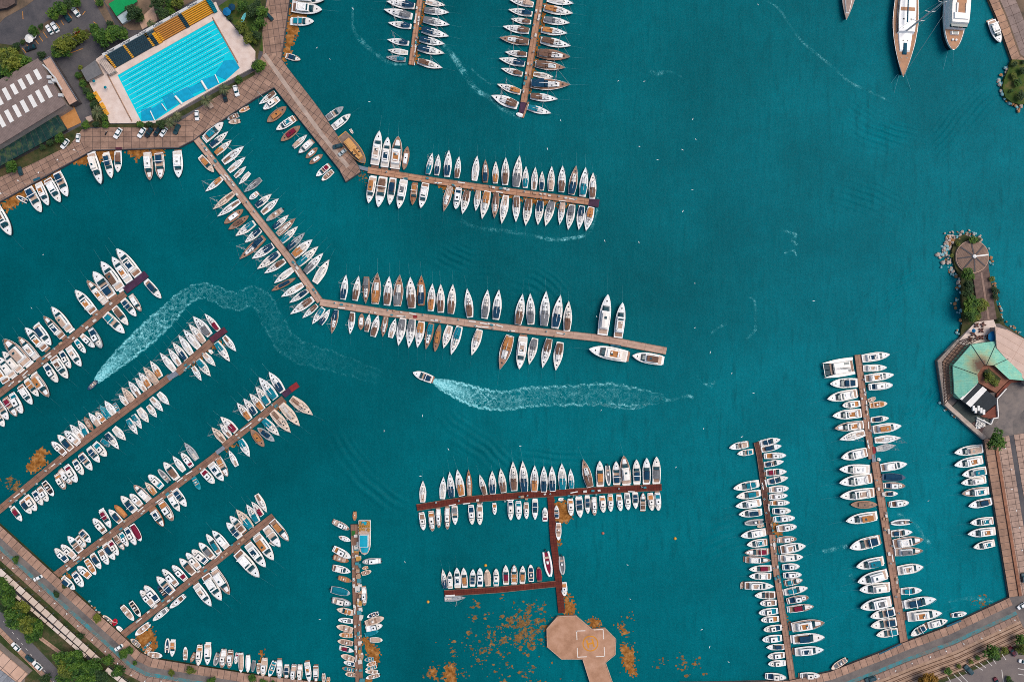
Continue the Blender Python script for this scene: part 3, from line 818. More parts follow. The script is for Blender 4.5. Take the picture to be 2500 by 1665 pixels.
# ------------------------------------------------------------------ water
def water_mat():
    m, nt, b = nodes('harbour_water')
    L = nt.links.new
    b.inputs['Roughness'].default_value = 0.3
    b.inputs['IOR'].default_value = 1.33
    b.inputs['Specular IOR Level'].default_value = 0.04
    tc = nt.nodes.new('ShaderNodeTexCoord')
    # shallower, clearer water to the east and southeast of the basin, deeper to the southwest
    sp = nt.nodes.new('ShaderNodeSeparateXYZ')
    L(tc.outputs['Object'], sp.inputs[0])
    n1 = nt.nodes.new('ShaderNodeTexNoise'); n1.inputs['Scale'].default_value = 0.011; n1.inputs['Detail'].default_value = 3
    L(tc.outputs['Object'], n1.inputs['Vector'])
    gx = nt.nodes.new('ShaderNodeMapRange'); gx.inputs['From Min'].default_value = -230; gx.inputs['From Max'].default_value = 210
    sy = nt.nodes.new('ShaderNodeMath'); sy.operation = 'MULTIPLY_ADD'; sy.inputs[1].default_value = -0.35
    L(sp.outputs['Y'], sy.inputs[0]); L(sp.outputs['X'], sy.inputs[2]); L(sy.outputs[0], gx.inputs['Value'])
    ad = nt.nodes.new('ShaderNodeMath'); ad.operation = 'MULTIPLY_ADD'; ad.inputs[1].default_value = 0.7
    L(n1.outputs['Fac'], ad.inputs[0]); L(gx.outputs[0], ad.inputs[2])
    cr = nt.nodes.new('ShaderNodeValToRGB')
    e = cr.color_ramp.elements
    e[0].position = 0.25; e[0].color = (0.0, 0.087, 0.105, 1)
    e[1].position = 1.5 / 1.7; e[1].color = (0.0, 0.156, 0.196, 1)
    x = e.new(0.55); x.color = (0.0, 0.111, 0.133, 1)
    sc = nt.nodes.new('ShaderNodeMath'); sc.operation = 'MULTIPLY'; sc.inputs[1].default_value = 1 / 1.7
    L(ad.outputs[0], sc.inputs[0]); L(sc.outputs[0], cr.inputs['Fac'])
    # fine chop everywhere, long wavelet crests only where the breeze touches
    def noise(scale, det, rough, src):
        q = nt.nodes.new('ShaderNodeTexNoise'); q.inputs['Scale'].default_value = scale; q.inputs['Detail'].default_value = det; q.inputs['Roughness'].default_value = rough
        L(src, q.inputs['Vector']); return q.outputs['Fac']

    def rng(src, a, b2, c, d):
        q = nt.nodes.new('ShaderNodeMapRange'); q.inputs['From Min'].default_value = a; q.inputs['From Max'].default_value = b2
        q.inputs['To Min'].default_value = c; q.inputs['To Max'].default_value = d
        L(src, q.inputs['Value']); return q.outputs[0]

    def op(o, a, b2):
        q = nt.nodes.new('ShaderNodeMath'); q.operation = o
        for i, k in enumerate((a, b2)):
            if isinstance(k, (int, float)):
                q.inputs[i].default_value = k
            else:
                L(k, q.inputs[i])
        return q.outputs[0]
    obj_ = tc.outputs['Object']
    chop = noise(1.15, 4, 0.8, obj_)
    mid = noise(0.16, 6, 0.7, obj_)
    patch = noise(0.03, 4, 0.55, obj_)
    big = noise(0.0075, 2, 0.5, obj_)
    mp = nt.nodes.new('ShaderNodeMapping'); mp.inputs['Rotation'].default_value = (0, 0, radians(-14)); mp.inputs['Scale'].default_value = (1.0, 0.17, 1)
    L(obj_, mp.inputs['Vector'])
    crest = noise(0.42, 3, 0.55, mp.outputs[0])
    zone = rng(op('ADD', op('MULTIPLY', gx.outputs[0], 0.5), op('ADD', patch, big)), 1.2, 1.55, 0.0, 1.0)
    streak = op('MULTIPLY', rng(crest, 0.52, 0.72, 0.0, 0.24), zone)
    v1 = rng(chop, 0.3, 0.7, 0.85, 1.16)
    v2 = rng(mid, 0.3, 0.7, 0.91, 1.09)
    v3 = rng(patch, 0.35, 0.65, 0.91, 1.08)
    v4 = rng(big, 0.35, 0.65, 0.84, 1.10)
    fac = op('MULTIPLY', op('MULTIPLY', op('MULTIPLY', v1, v2), op('MULTIPLY', v3, v4)), op('SUBTRACT', 1.0, streak))
    mx = nt.nodes.new('ShaderNodeVectorMath'); mx.operation = 'SCALE'
    L(cr.outputs['Color'], mx.inputs[0]); L(fac, mx.inputs['Scale'])
    L(mx.outputs[0], b.inputs['Base Color'])
    bp = nt.nodes.new('ShaderNodeBump'); bp.inputs['Strength'].default_value = 0.5; bp.inputs['Distance'].default_value = 0.4
    L(op('ADD', chop, crest), bp.inputs['Height']); L(bp.outputs[0], b.inputs['Normal'])
    return m


WATER = water_mat()
struct('water', MB().add([(-900, -900, 0), (900, -900, 0), (900, 900, 0), (-900, 900, 0)], [(0, 1, 2, 3)]), WATER)



def wavelets(f, line, width, n, amp):
    """a train of low parallel waves running along a line: real relief on the water"""
    pts = [fp(f, line[i], line[i + 1]) for i in range(0, len(line), 2)]
    P_ = []
    m = len(pts)
    for i in range(m - 1):
        p0 = pts[max(i - 1, 0)]; p1 = pts[i]; p2 = pts[i + 1]; p3 = pts[min(i + 2, m - 1)]
        for k in range(12):
            t = k / 12
            P_.append(tuple(0.5 * (2 * b + (c - a) * t + (2 * a - 5 * b + 4 * c - d) * t * t + (-a + 3 * b - 3 * c + d) * t ** 3) for a, b, c, d in zip(p0, p1, p2, p3)))
    P_.append(pts[-1])
    wd = width / FR[f][2]
    M = n * 10
    v = []; fc = []
    R = random.Random(len(line) * 7 + int(line[0]))
    ph = [R.uniform(0, 6) for _ in range(4)]
    for i, (x, y) in enumerate(P_):
        a = P_[max(i - 1, 0)]; b = P_[min(i + 1, len(P_) - 1)]
        dx, dy = b[0] - a[0], b[1] - a[1]; l = hypot(dx, dy) or 1
        s = i / (len(P_) - 1)
        w1 = sin(pi * s) ** 0.7
        for j in range(M + 1):
            u = j / M
            q = W(x - dy / l * wd * (u - .5), y + dx / l * wd * (u - .5))
            k = 2 * pi * n * (u ** 0.85) + 0.9 * sin(3 * s * pi + ph[0]) + 0.5 * sin(7 * s * pi + ph[1])
            g = w1 * sin(pi * u) * (0.65 + 0.35 * sin(9 * s + 5 * u + ph[2]))
            v.append((*q, 0.006 + amp * g * (1 + sin(k)) * 0.5))
    for i in range(len(P_) - 1):
        for j in range(M):
            o = i * (M + 1) + j
            fc.append((o, o + 1, o + M + 2, o + M + 1))
    o = MB().add(v, fc).build('water', WATER, smooth=True)
    tag(o, kind='structure')


for a in (('10', (1500, 830, 1750, 680, 2000, 590, 2330, 560), 330, 7, 0.5), ('21', (1720, 700, 1900, 860, 2150, 1020, 2350, 1230), 330, 5, 0.45), ('21', (680, 850, 900, 1150, 1150, 1420, 1400, 1560), 300, 4, 0.5),
          ('32', (2150, 150, 1900, 260, 1650, 420), 420, 6, 0.45), ('23', (1540, 420, 1460, 560, 1300, 720), 330, 6, 0.45), ('11', (1650, 700, 1900, 830, 2200, 860), 380, 7, 0.4), ('12', (0, 980, 250, 1060, 500, 1280), 420, 7, 0.38), 
          ('13', (500, 100, 900, 250, 1300, 420), 500, 9, 0.26), ('13', (700, 1500, 1100, 1150, 1500, 900), 400, 8, 0.28), ('03', (1500, 1450, 1800, 1100, 2050, 800), 420, 8, 0.4), ('03', (700, 1000, 1000, 1200, 1400, 1300), 420, 8, 0.4), ('22', (0, 1000, 400, 1080, 900, 1060), 220, 4, 0.4)):
    wavelets(*a)

# ------------------------------------------------------------------ ground materials
ASPH = ground('asphalt', [(0.055, 0.055, 0.062), (0.085, 0.08, 0.085), (0.115, 0.105, 0.105)], 0.12, 12)
ROAD = ground('worn_road', [(0.10, 0.09, 0.088), (0.15, 0.13, 0.12), (0.20, 0.165, 0.145)], 0.2, 10)
EARTH = ground('bare_earth', [(0.09, 0.07, 0.05), (0.16, 0.11, 0.075), (0.22, 0.15, 0.10)], 0.2, 10)
GRASS = ground('lawn', [(0.02, 0.05, 0.012), (0.05, 0.085, 0.015), (0.12, 0.10, 0.035)], 0.25, 12)
DARKGRASS = ground('rough_grass', [(0.02, 0.035, 0.012), (0.05, 0.055, 0.02), (0.10, 0.07, 0.035)], 0.3, 12)
CONC = (0.345, 0.215, 0.155); CONC2 = (0.25, 0.155, 0.115); CJ = (0.11, 0.075, 0.062)


def SLAB(name, bw, bh, ang, c1=CONC, c2=CONC2, cj=CJ, uv=False, j=0.12, **k):
    return slabs(name, c1, c2, cj, bw, bh, uv, ang, j, **k)


LZ = 1.3
NW = [(-150, 576), (0, 493), (130, 421), (226, 368), (435, 362), (475, 342), (494, 326), (625, 240), (669, 215), (829, 416), (844, 445), (880, 421), (876, 406), (776, 261), (697, 159), (687, 143), (707, 0), (716, -150), (-150, -150)]
struct('ground', poly(SP(NW, LZ), -3, LZ), ASPH)
# promenade in five straight runs of cast slabs
runs = [
    ('promenade', [(-150, 574), (0, 491), (130, 419), (226, 366), (170, 330), (66, 398), (-150, 500)], -28.0),
    ('promenade', [(226, 366), (435, 360), (475, 340), (464, 281), (435, 300), (300, 309), (199, 316), (170, 330)], 0.0),
    ('promenade', [(475, 340), (494, 324), (625, 238), (669, 213), (642, 130), (625, 170), (464, 281)], 33.0),
    ('mole_deck', [(669, 213), (829, 414), (844, 443), (879, 420), (875, 406), (775, 261), (696, 159), (686, 143), (642, 130)], -53.0),
    ('promenade', [(642, 130), (686, 143), (706, 0), (715, -150), (652, -150), (652, 0), (633, 106)], 82.0),
]
for i, (n, pts, a) in enumerate(runs):
    struct(n, poly(SP(pts, LZ), LZ - 0.3, LZ + 0.012 + 0.004 * i), SLAB('cast_slabs_%d' % i, 3.4, 2.35, radians(a)))
struct('mole_path', ribbon(SP([(645, 133), (720, 240), (790, 335), (850, 408)], LZ), -0.9, 0.9, LZ, LZ + 0.05), mat('pale_concrete', (0.42, 0.32, 0.26), 0.8, 0.2, 0.4))
# asphalt car park markings
YEL = mat('yellow_line', (0.55, 0.24, 0.05), 0.8, 0.3, 1.0)
WHL = mat('white_line', (0.6, 0.56, 0.52), 0.8, 0.25, 1.0)


def bar(mb, f, x0, y0, x1, y1, w, z):
    p = F(f, x0, y0, z); q = F(f, x1, y1, z)
    dx, dy = q[0] - p[0], q[1] - p[1]
    l = hypot(dx, dy); nx, ny = -dy / l * w / 2, dx / l * w / 2
    mb.prism([(p[0] + nx, p[1] + ny), (p[0] - nx, p[1] - ny), (q[0] - nx, q[1] - ny), (q[0] + nx, q[1] + ny)], z, z + 0.012)


mb = MB()
for q in ((205, 445, 240, 490), (245, 410, 260, 440), (330, 375, 355, 410), (358, 335, 395, 385), (395, 295, 435, 355), (515, 215, 552, 262), (560, 190, 585, 232), (620, 120, 660, 170), (700, 65, 730, 110), (760, 140, 785, 105), (208, 110, 212, 180), (860, 205, 895, 230), (930, 60, 1010, 180), (800, 285, 840, 320), (640, 495, 760, 450)):
    bar(mb, '00', *q, 0.3, LZ)
struct('parking_lines', mb, YEL)
# grass and planting beds on the northwest shore
for gi, (n, f, flat, m) in enumerate((
    ('lawn', '00', (2010, 60, 2100, 0, 2355, -40, 2400, 0, 2420, 480, 2340, 455, 2160, 240), GRASS),
    ('lawn', '01', (-10, -60, 100, -60, 75, 180, 40, 420, 10, 560, -20, 480), DARKGRASS),
    ('planting_bed', '00', (690, 680, 760, 650, 830, 780, 1000, 1130, 1450, 1140, 2340, 660, 2350, 690, 1700, 1060, 1440, 1180, 760, 1170, 850, 1080, 830, 950), DARKGRASS),
    ('planting_bed', '00', (500, 1290, 740, 1160, 760, 1185, 640, 1340, 250, 1530, -20, 1640, -20, 1560), DARKGRASS),
    ('planting_bed', '00', (190, 380, 430, 200, 720, 20, 730, 60, 480, 215, 420, 290, 320, 330, 210, 420), EARTH),
    ('planting_bed', '00', (500, 500, 540, 380, 800, 270, 830, 300, 820, 350, 620, 500), DARKGRASS),
    ('planting_bed', '00', (860, 0, 930, -20, 1060, 230, 1000, 250), EARTH),
    ('courtyard', '00', (1000, -60, 1900, -60, 1440, 200, 1300, 280, 1190, 280, 1120, 240, 960, 20), EARTH),
    ('sand_court', '00', (1275, 190, 1410, 60, 1450, 190, 1310, 275), mat('beige_paving', (0.48, 0.31, 0.22), 0.9, 0.15, 0.5)),
    ('sandy_yard', '00', (530, 1035, 680, 980, 748, 1130, 620, 1190), ground('orange_sand', [(0.40, 0.17, 0.05), (0.52, 0.25, 0.09)], 0.4, 10)),
    ('gravel', '00', (-30, 30, 120, -30, 360, -30, 240, 60, 40, 170, -30, 250), EARTH),
    ('planting_bed', '00', (-30, 400, 180, 430, 260, 560, 130, 680, -30, 740), DARKGRASS),
)):
    struct(n, poly(FP(f, flat, LZ), LZ - 0.2, LZ + 0.03 + 0.004 * gi), m)

# ------------------------------------------------------------------ southwest and south shore
Q1 = [(-150, 1150), (0, 1282), (297, 1549), (342, 1591), (371, 1606), (450, 1619), (625, 1647), (784, 1665), (1000, 1690)]
struct('ground', poly(SP(Q1 + [(1000, 1900), (-150, 1900)], LZ), -3, LZ), ground('verge', [(0.018, 0.042, 0.010), (0.045, 0.06, 0.020), (0.13, 0.09, 0.055)], 0.2, 10))
q1 = SP(Q1, LZ)
P = S * 0.996
SLW = slabs('quay_slabs', (0.40, 0.245, 0.175), (0.28, 0.172, 0.125), CJ, 2.9, 4.4, True, 0, 0.14)
SLW2 = slabs('walk_slabs', (0.33, 0.21, 0.16), (0.26, 0.17, 0.13), CJ, 2.6, 4.2, True, 0, 0.12)
BLUE = ground('worn_blue_paint', [(0.20, 0.145, 0.115), (0.10, 0.17, 0.17), (0.03, 0.25, 0.29)], 0.4, 12)
struct('quay', ribbon(q1, 0.0, 22 * P, LZ - 0.4, LZ + 0.03), SLW)
struct('road', ribbon(q1, 22 * P, 36 * P, LZ - 0.3, LZ + 0.012), ROAD)
struct('cycle_lane', ribbon(q1, 36 * P, 45 * P, LZ - 0.3, LZ + 0.018), BLUE)
struct('pavement', ribbon(q1, 45 * P, 63 * P, LZ - 0.4, LZ + 0.14), SLW2)
# street behind
ST = [(-40, 1466), (0, 1507), (60, 1570), (115, 1626), (165, 1680), (200, 1718)]
stp = SP(ST, LZ)
struct('street', ribbon(stp, -14 * P, 16 * P, LZ - 0.3, LZ + 0.02), ground('street_asphalt', [(0.10, 0.095, 0.10), (0.13, 0.12, 0.125)], 0.3, 10))
struct('street_pavement', ribbon(stp, 16 * P, 27 * P, LZ - 0.3, LZ + 0.14), slabs('pink_paving', (0.45, 0.28, 0.20), (0.40, 0.25, 0.175), (0.25, 0.15, 0.11), 2.2, 2.2, True, 0, 0.12))
struct('street_pavement', ribbon(SP([(96, 1554), (150, 1594), (190, 1640)], LZ), -4 * P, 5 * P, LZ - 0.3, LZ + 0.10), MATS['pink_paving'])
mb = MB()
for i in range(14):
    x = 8 + i * 11; y = 1516 + i * 13.2
    bar(mb, 'S', x, y, x + 4, y + 4.6, 0.18, LZ + 0.02)
struct('lane_markings', mb, WHL)

# ------------------------------------------------------------------ east and southeast shore
Q2 = [(1660, 1666), (1700, 1666), (1925, 1661), (2026, 1639), (2143, 1594), (2201, 1570), (2310, 1530), (2464, 1458)]
Q3 = [(2464, 1458), (2430, 1249), (2402, 1073)]
SE = Q2 + [(2430, 1249), (2402, 1073), (2374, 1050), (2302, 986), (2286, 880), (2337, 830), (2379, 788), (2440, 790), (2500, 826), (2650, 900), (2650, 1900), (1660, 1900)]
struct('ground', poly(SP(SE, LZ), -3, LZ), ROAD)
q2 = SP(Q2[1:], LZ)
struct('quay', ribbon(q2, 0, 20 * P, LZ - 0.4, LZ + 0.03), SLW)
struct('road', ribbon(q2, 20 * P, 37 * P, LZ - 0.3, LZ + 0.012), ROAD)
struct('cycle_lane', ribbon(q2, 37 * P, 46 * P, LZ - 0.3, LZ + 0.018), BLUE)
struct('pavement', ribbon(q2, 46 * P, 62 * P, LZ - 0.4, LZ + 0.14), SLW2)
BAL = ground('rail_ballast', [(0.27, 0.17, 0.11), (0.36, 0.235, 0.165), (0.42, 0.29, 0.21)], 0.5, 12)
struct('rail_bed', ribbon(q2, 62 * P, 112 * P, LZ - 0.3, LZ + 0.035), BAL)
struct('verge', ribbon(q2, 112 * P, 124 * P, LZ - 0.3, LZ + 0.02), DARKGRASS)
struct('car_park', ribbon(q2, 124 * P, 260 * P, LZ - 0.3, LZ + 0.012), ground('car_park_asphalt', [(0.15, 0.125, 0.12), (0.20, 0.165, 0.15)], 0.2, 10))
RUST = mat('rusty_rail', (0.10, 0.05, 0.03), 0.7, 0.2, 1)
for k in range(4):
    d = (70 + 12 * k) * P
    mb = ribbon(q2, d - 0.12, d + 0.12, LZ, LZ + 0.16)
    m2 = ribbon(q2, d + 1.35, d + 1.6, LZ, LZ + 0.16)
    mb.add(m2.v, m2.f); mb.uv = None
    tag(mb.build('railway_track', RUST), 'pair of rusty rails in brown ballast, %s track from the south quay' % ORD[k], 'railway track', 'railway tracks behind the south quay')
mb = MB()
for q in ((1990, 1340, 2060, 1415), (1935, 1375, 2005, 1435), (1890, 1400, 1975, 1455), (2070, 1355, 2100, 1400), (2140, 1290, 2190, 1360), (1740, 1460, 1840, 1567), (1695, 1480, 1780, 1560), (1640, 1495, 1680, 1560), (1790, 1435, 1830, 1480), (2300, 1440, 2355, 1450), (2300, 1490, 2355, 1500), (2150, 1450, 2165, 1560)):
    bar(mb, '33', *q, 0.28, LZ + 0.012)
struct('parking_lines', mb, WHL)
q3 = SP(Q3, LZ)
struct('quay', ribbon(q3, 0, 23 * P, LZ - 0.4, LZ + 0.034), slabs('east_quay_slabs', (0.36, 0.21, 0.14), (0.28, 0.17, 0.12), CJ, 3.0, 4.0, True, 0, 0.12))
struct('quay_wall_top', ribbon(q3, 23 * P, 30 * P, LZ - 0.4, LZ + 0.5), mat('rust_brown_kerb', (0.24, 0.105, 0.06), 0.8, 0.3, 0.5))
struct('promenade', ribbon(q3, 30 * P, 62 * P, LZ - 0.4, LZ + 0.13), slabs('east_walk_slabs', (0.42, 0.285, 0.22), (0.34, 0.23, 0.18), CJ, 2.5, 3.1, True, 0, 0.12))
struct('road', ribbon(q3, 62 * P, 74 * P, LZ - 0.3, LZ + 0.02), ASPH)
struct('promenade', ribbon(q3, 74 * P, 200 * P, LZ - 0.4, LZ + 0.13), MATS['east_walk_slabs'])
# northeast corner
NE = [(2380, -150), (2410, -12), (2414, 0), (2435, 48), (2471, 149), (2500, 170), (2650, 250), (2650, -150)]
struct('ground', poly(SP(NE, LZ), -3, LZ), EARTH)
q4 = SP(NE[:6], LZ)
struct('quay', ribbon(q4, -21 * P, 0, LZ - 0.4, LZ + 0.03), slabs('ne_quay_slabs', (0.44, 0.25, 0.15), (0.34, 0.21, 0.15), CJ, 3.0, 4.0, True, 0, 0.12))
struct('road', ribbon(q4, -60 * P, -25 * P, LZ - 0.3, LZ + 0.02), slabs('ne_walk_slabs', (0.26, 0.19, 0.165), (0.22, 0.165, 0.145), CJ, 4.2, 3.6, True, 0, 0.12))
OUT = [(2471, 146), (2462, 170), (2452, 195), (2448, 215), (2455, 238), (2470, 250), (2490, 255), (2560, 250), (2600, 150)]
struct('headland', poly(SP(OUT, 1.6), -2, 1.6), GRASS)
SPIT = [(1790, 1390), (1775, 1000), (1720, 890), (1690, 750), (1720, 640), (1800, 590), (1930, 640), (2000, 760), (2030, 900), (2070, 1100), (2110, 1250), (2180, 1420), (2360, 1540), (2380, 1600), (1760, 1600)]
struct('spit', poly([F('13', a, b, 1.2) for a, b in SPIT], -2, 1.2), DARKGRASS)

# ------------------------------------------------------------------ piers
PTAN = slabs('pier_tan', (0.46, 0.245, 0.15), (0.39, 0.205, 0.125), (0.2, 0.10, 0.06), 6.0, 4.0, True, 0, 0.10)
PPALE = slabs('pier_pale', (0.47, 0.31, 0.235), (0.43, 0.28, 0.21), (0.25, 0.16, 0.12), 8.0, 4.0, True, 0, 0.08, stain=0.25)
PBRN = slabs('pier_brown', (0.255, 0.14, 0.095), (0.22, 0.12, 0.083), (0.10, 0.06, 0.045), 5.0, 4.0, True, 0, 0.08)
PRED = slabs('pier_red', (0.135, 0.026, 0.016), (0.11, 0.022, 0.014), (0.05, 0.012, 0.01), 1.2, 8.0, True, 0, 0.06, stain=0.3)
PEAST = slabs('pier_east', (0.36, 0.205, 0.14), (0.30, 0.17, 0.12), (0.14, 0.08, 0.06), 5.0, 5.0, True, 0, 0.08)
PURP = mat('purple_platform', (0.055, 0.02, 0.05), 0.7, 0.3, 0.6)
MARO = mat('maroon_platform', (0.075, 0.016, 0.03), 0.7, 0.3, 0.6)
REDP = mat('red_platform', (0.24, 0.018, 0.022), 0.7, 0.25, 0.6)
STEEL = mat('gangway_steel', (0.17, 0.19, 0.23), 0.5, 0.15, 0.8)
FEND = mat('tyre_rubber', (0.015, 0.015, 0.016), 0.8, 0.2, 1)
PZ = 0.75


def pier(label, parts, w_pile=True):
    """parts: (name, frame pts, width px, material)"""
    root = thing('pier', label, 'pier', (*W(*parts[0][1][0]), 0))
    inv = (root.location.x, root.location.y)
    for i, (n, pts, wd, m) in enumerate(parts):
        p = [(a - inv[0], b - inv[1]) for a, b in SP(pts, PZ)]
        w = wd * S / 2
        top = PZ + 0.03 * (i % 3)
        ribbon(p, -w, w, PZ - 0.45 - 0.05 * i, top).build(n, m, root)
        if n == 'deck':
            kb = MB()
            for s in (1, -1):
                r = ribbon(p, s * w - 0.09, s * w + 0.09, top - 0.2, top + 0.14)
                kb.add(r.v, r.f)
            kb.build('edge_beam', mat('edge_beam', (0.22, 0.13, 0.09), 0.8, 0.25, 0.6), root)
    return root


def f2(f, *flat):
    return [fp(f, flat[i], flat[i + 1]) for i in range(0, len(flat), 2)]


pier('short tan pier with boats both sides and a dinghy on its tip', [('deck', f2('D', 672, -60, 660, 0, 580, 598), 12.5, PTAN)])
pier('long tan pier at the top with a purple platform end', [('deck', f2('D', 1780, -60, 1765, 0, 1615, 945), 15, PTAN), ('end_platform', f2('D', 1615, 943, 1596, 1040), 14.5, PURP), ('fender_beam', f2('D', 1660, 940, 1608, 1085), 4, PTAN)])
pier('straight orange-tan pier reaching from the mole tip, dark purple platform end', [('gangway', f2('B', -60, 360, 70, 393), 9, STEEL), ('deck', f2('B', 68, 398, 700, 500, 1300, 585, 2100, 690), 15, PTAN), ('end_platform', f2('B', 2100, 690, 2195, 705), 19, PURP)])
pier('long bent pale pier slanting from the poolside quay then running across the middle', [('deck', f2('A', 285, 340, 1235, 1568) + f2('11', 300, 800, 590, 1205), 16, PPALE), ('deck', f2('11', 588, 1212, 1200, 1310) + f2('12', 0, 1455, 800, 1543) + f2('22', 1420, 94), 17, PPALE)])
pier('slanting brown pier with purple end platform among motor yachts', [('deck', f2('E', -60, 1240, 0, 1205, 600, 750, 1150, 290), 16, PBRN), ('end_platform', f2('E', 1148, 262, 1260, 175, 1345, 108), 18, PURP)])
pier('slanting brown pier with dark maroon end platform and blue gangway', [('deck', f2('G', -60, 735, 0, 690, 600, 195) + f2('E', 1565, 1055), 16, PBRN), ('gangway', f2('E', 1545, 1068, 1635, 1015), 13, STEEL), ('deck', f2('E', 1630, 1018, 1945, 735), 17, PBRN), ('end_platform', f2('E', 1940, 720, 2075, 620), 15, MARO)])
pier('slanting brown pier ending in a bright red platform', [('deck', f2('30', 470, 612) + f2('G', 1000, 935, 2005, 185), 16, PBRN), ('gangway', f2('G', 1990, 172, 2070, 112), 10, STEEL), ('deck', f2('F', 930, 1245, 1480, 805), 16, PBRN), ('end_platform', f2('F', 1475, 775, 1545, 720), 14, PURP), ('red_platform', f2('F', 1540, 722, 1608, 672), 14, REDP)])
pier('slanting brown pier with a plain square end, lowest of the slanting four', [('deck', f2('30', 1105, 1150, 1300, 1000, 2355, 165) + f2('31', 160, 42), 16, PBRN)])
pier('narrow brown fishing pier crowded with boxes and nets', [('deck', f2('31', 905, 115, 925, 800, 952, 1600), 17, PBRN)])
pier('dark red timber pier shaped like a T with a long stem', [('deck', f2('I', 38, 342, 300, 300, 620, 275, 960, 253, 1325, 235), 15.5, PRED), ('stem_deck', f2('I', 742, 285, 757, 520, 785, 740, 800, 895), 16, PRED)])
pier('dark red branch pier joining the stem of the T', [('deck', f2('I', 183, 792, 470, 773, 770, 742), 14, PRED)])
pier('inner pier on the east side with dark timber head', [('deck', f2('J', 165, 85, 180, 150, 238, 570), 12, slabs('pier_dark_timber', (0.12, 0.05, 0.035), (0.09, 0.04, 0.03), (0.04, 0.02, 0.02), 1.4, 8, True, 0, 0.06)), ('deck', f2('J', 248, 570, 262, 720, 290, 896) + f2('K', 355, 885), 14, PEAST)])
pier('outer pier on the east side with a catamaran at its head', [('deck', f2('23', 825, 128, 955, 1085), 15, PEAST), ('gangway', f2('23', 970, 1045, 978, 1125), 9, STEEL), ('deck', f2('23', 985, 1112, 1048, 1500) + f2('33', 1150, 560, 1255, 1225), 17.5, PEAST)])
# service posts along the piers
SB = mat('white_post', (0.66, 0.63, 0.58), 0.5, 0.1, 1)


def post(root):
    MB().box(-0.28, 0.28, -0.22, 0.22, 0, 1.0, 0.85).build('cabinet', SB, root)
    MB().box(-0.2, 0.2, -0.15, 0.15, 1.0, 1.14, 0.6).build('lamp_cap', mat('post_cap', (0.02, 0.16, 0.2), 0.5, 0, 1), root)


sp0 = None
LINES = [(f2('D', 648, 60, 590, 560), 6), (f2('D', 1755, 60, 1620, 900), 7), (f2('B', 160, 425, 2060, 695), 12), (f2('A', 330, 400, 1235, 1580), 8), (f2('11', 320, 840, 570, 1180), 4), (f2('C', 60, 385, 2330, 690), 14),
         (f2('E', 60, 1180, 1100, 340), 8), (f2('G', 60, 670, 600, 210), 5), (f2('E', 1650, 1020, 1900, 790), 3), (f2('30', 560, 560) + f2('G', 1900, 250), 10), (f2('F', 1000, 1190, 1440, 830), 4), (f2('30', 1200, 1080) + f2('31', 60, 90), 8),
         (f2('31', 905, 260, 945, 1500), 12), (f2('I', 80, 330, 1280, 238), 10), (f2('J', 190, 200, 280, 850), 9), (f2('23', 850, 300, 940, 1000), 6), (f2('23', 1000, 1200) + f2('33', 1230, 1000), 9)]
for ln, n in LINES:
    for i in range(n):
        t = (i + 0.5) / n
        a, b2 = ln[0], ln[-1]
        l = hypot(b2[0] - a[0], b2[1] - a[1])
        o = random.choice((-5, 5))
        px = a[0] + (b2[0] - a[0]) * t - (b2[1] - a[1]) / l * o
        py = a[1] + (b2[1] - a[1]) * t + (b2[0] - a[0]) / l * o
        if sp0 is None:
            sp0 = thing('service_post', 'short white service post on a pier edge', 'service post', group='service posts along the piers')
            post(sp0); r = sp0
        else:
            r = dup(sp0)
        r.location = (*W(px, py, PZ), PZ + 0.06)
        r.rotation_euler = (0, 0, random.uniform(0, 3))
        r.scale = (1.3, 1.3, 1)

# ------------------------------------------------------------------ floating weed
def weed(name, cols, thr):
    m = ground(name, cols, 0.55, 12)
    nt = m.node_tree
    tc = nt.nodes.new('ShaderNodeTexCoord'); n = nt.nodes.new('ShaderNodeTexNoise')
    n.inputs['Scale'].default_value = 0.7; n.inputs['Detail'].default_value = 9; n.inputs['Roughness'].default_value = 0.72
    r = nt.nodes.new('ShaderNodeMapRange'); r.inputs['From Min'].default_value = thr; r.inputs['From Max'].default_value = thr + 0.07
    nt.links.new(tc.outputs['Object'], n.inputs['Vector']); nt.links.new(n.outputs['Fac'], r.inputs['Value'])
    nt.links.new(r.outputs[0], nt.nodes['Principled BSDF'].inputs['Alpha'])
    return m


WEED = weed('floating_weed', [(0.12, 0.042, 0.008), (0.28, 0.11, 0.022), (0.45, 0.22, 0.075)], 0.33)
DWEED = weed('weed_in_water', [(0.05, 0.05, 0.022), (0.20, 0.10, 0.03), (0.31, 0.18, 0.075)], 0.38)


def inside(p, poly_):
    c = False
    n = len(poly_)
    for i in range(n):
        a, b = poly_[i - 1], poly_[i]
        if (a[1] > p[1]) != (b[1] > p[1]) and p[0] < (b[0] - a[0]) * (p[1] - a[1]) / (b[1] - a[1]) + a[0]:
            c = not c
    return c


def blob(mb, pts, z, cell=0.62):
    """raft of weed: a jittered sheet of small cells, ragged at the rim"""
    x0 = min(p[0] for p in pts) - 1; y0 = min(p[1] for p in pts) - 1
    nx = int((max(p[0] for p in pts) - x0 + 1) / cell) + 1; ny = int((max(p[1] for p in pts) - y0 + 1) / cell) + 1
    R = random.Random(int(x0 * 10))
    ids = {}
    v = []; f = []

    def vid(i, j):
        if (i, j) not in ids:
            ids[i, j] = len(v)
            v.append((x0 + (i + R.uniform(-.36, .36)) * cell, y0 + (j + R.uniform(-.36, .36)) * cell, z + R.uniform(0, 0.05)))
        return ids[i, j]
    for i in range(nx):
        for j in range(ny):
            c = (x0 + (i + .5) * cell + R.gauss(0, 0.55), y0 + (j + .5) * cell + R.gauss(0, 0.55))
            if inside(c, pts):
                f.append((vid(i, j), vid(i + 1, j), vid(i + 1, j + 1), vid(i, j + 1)))
    mb.add(v, f)


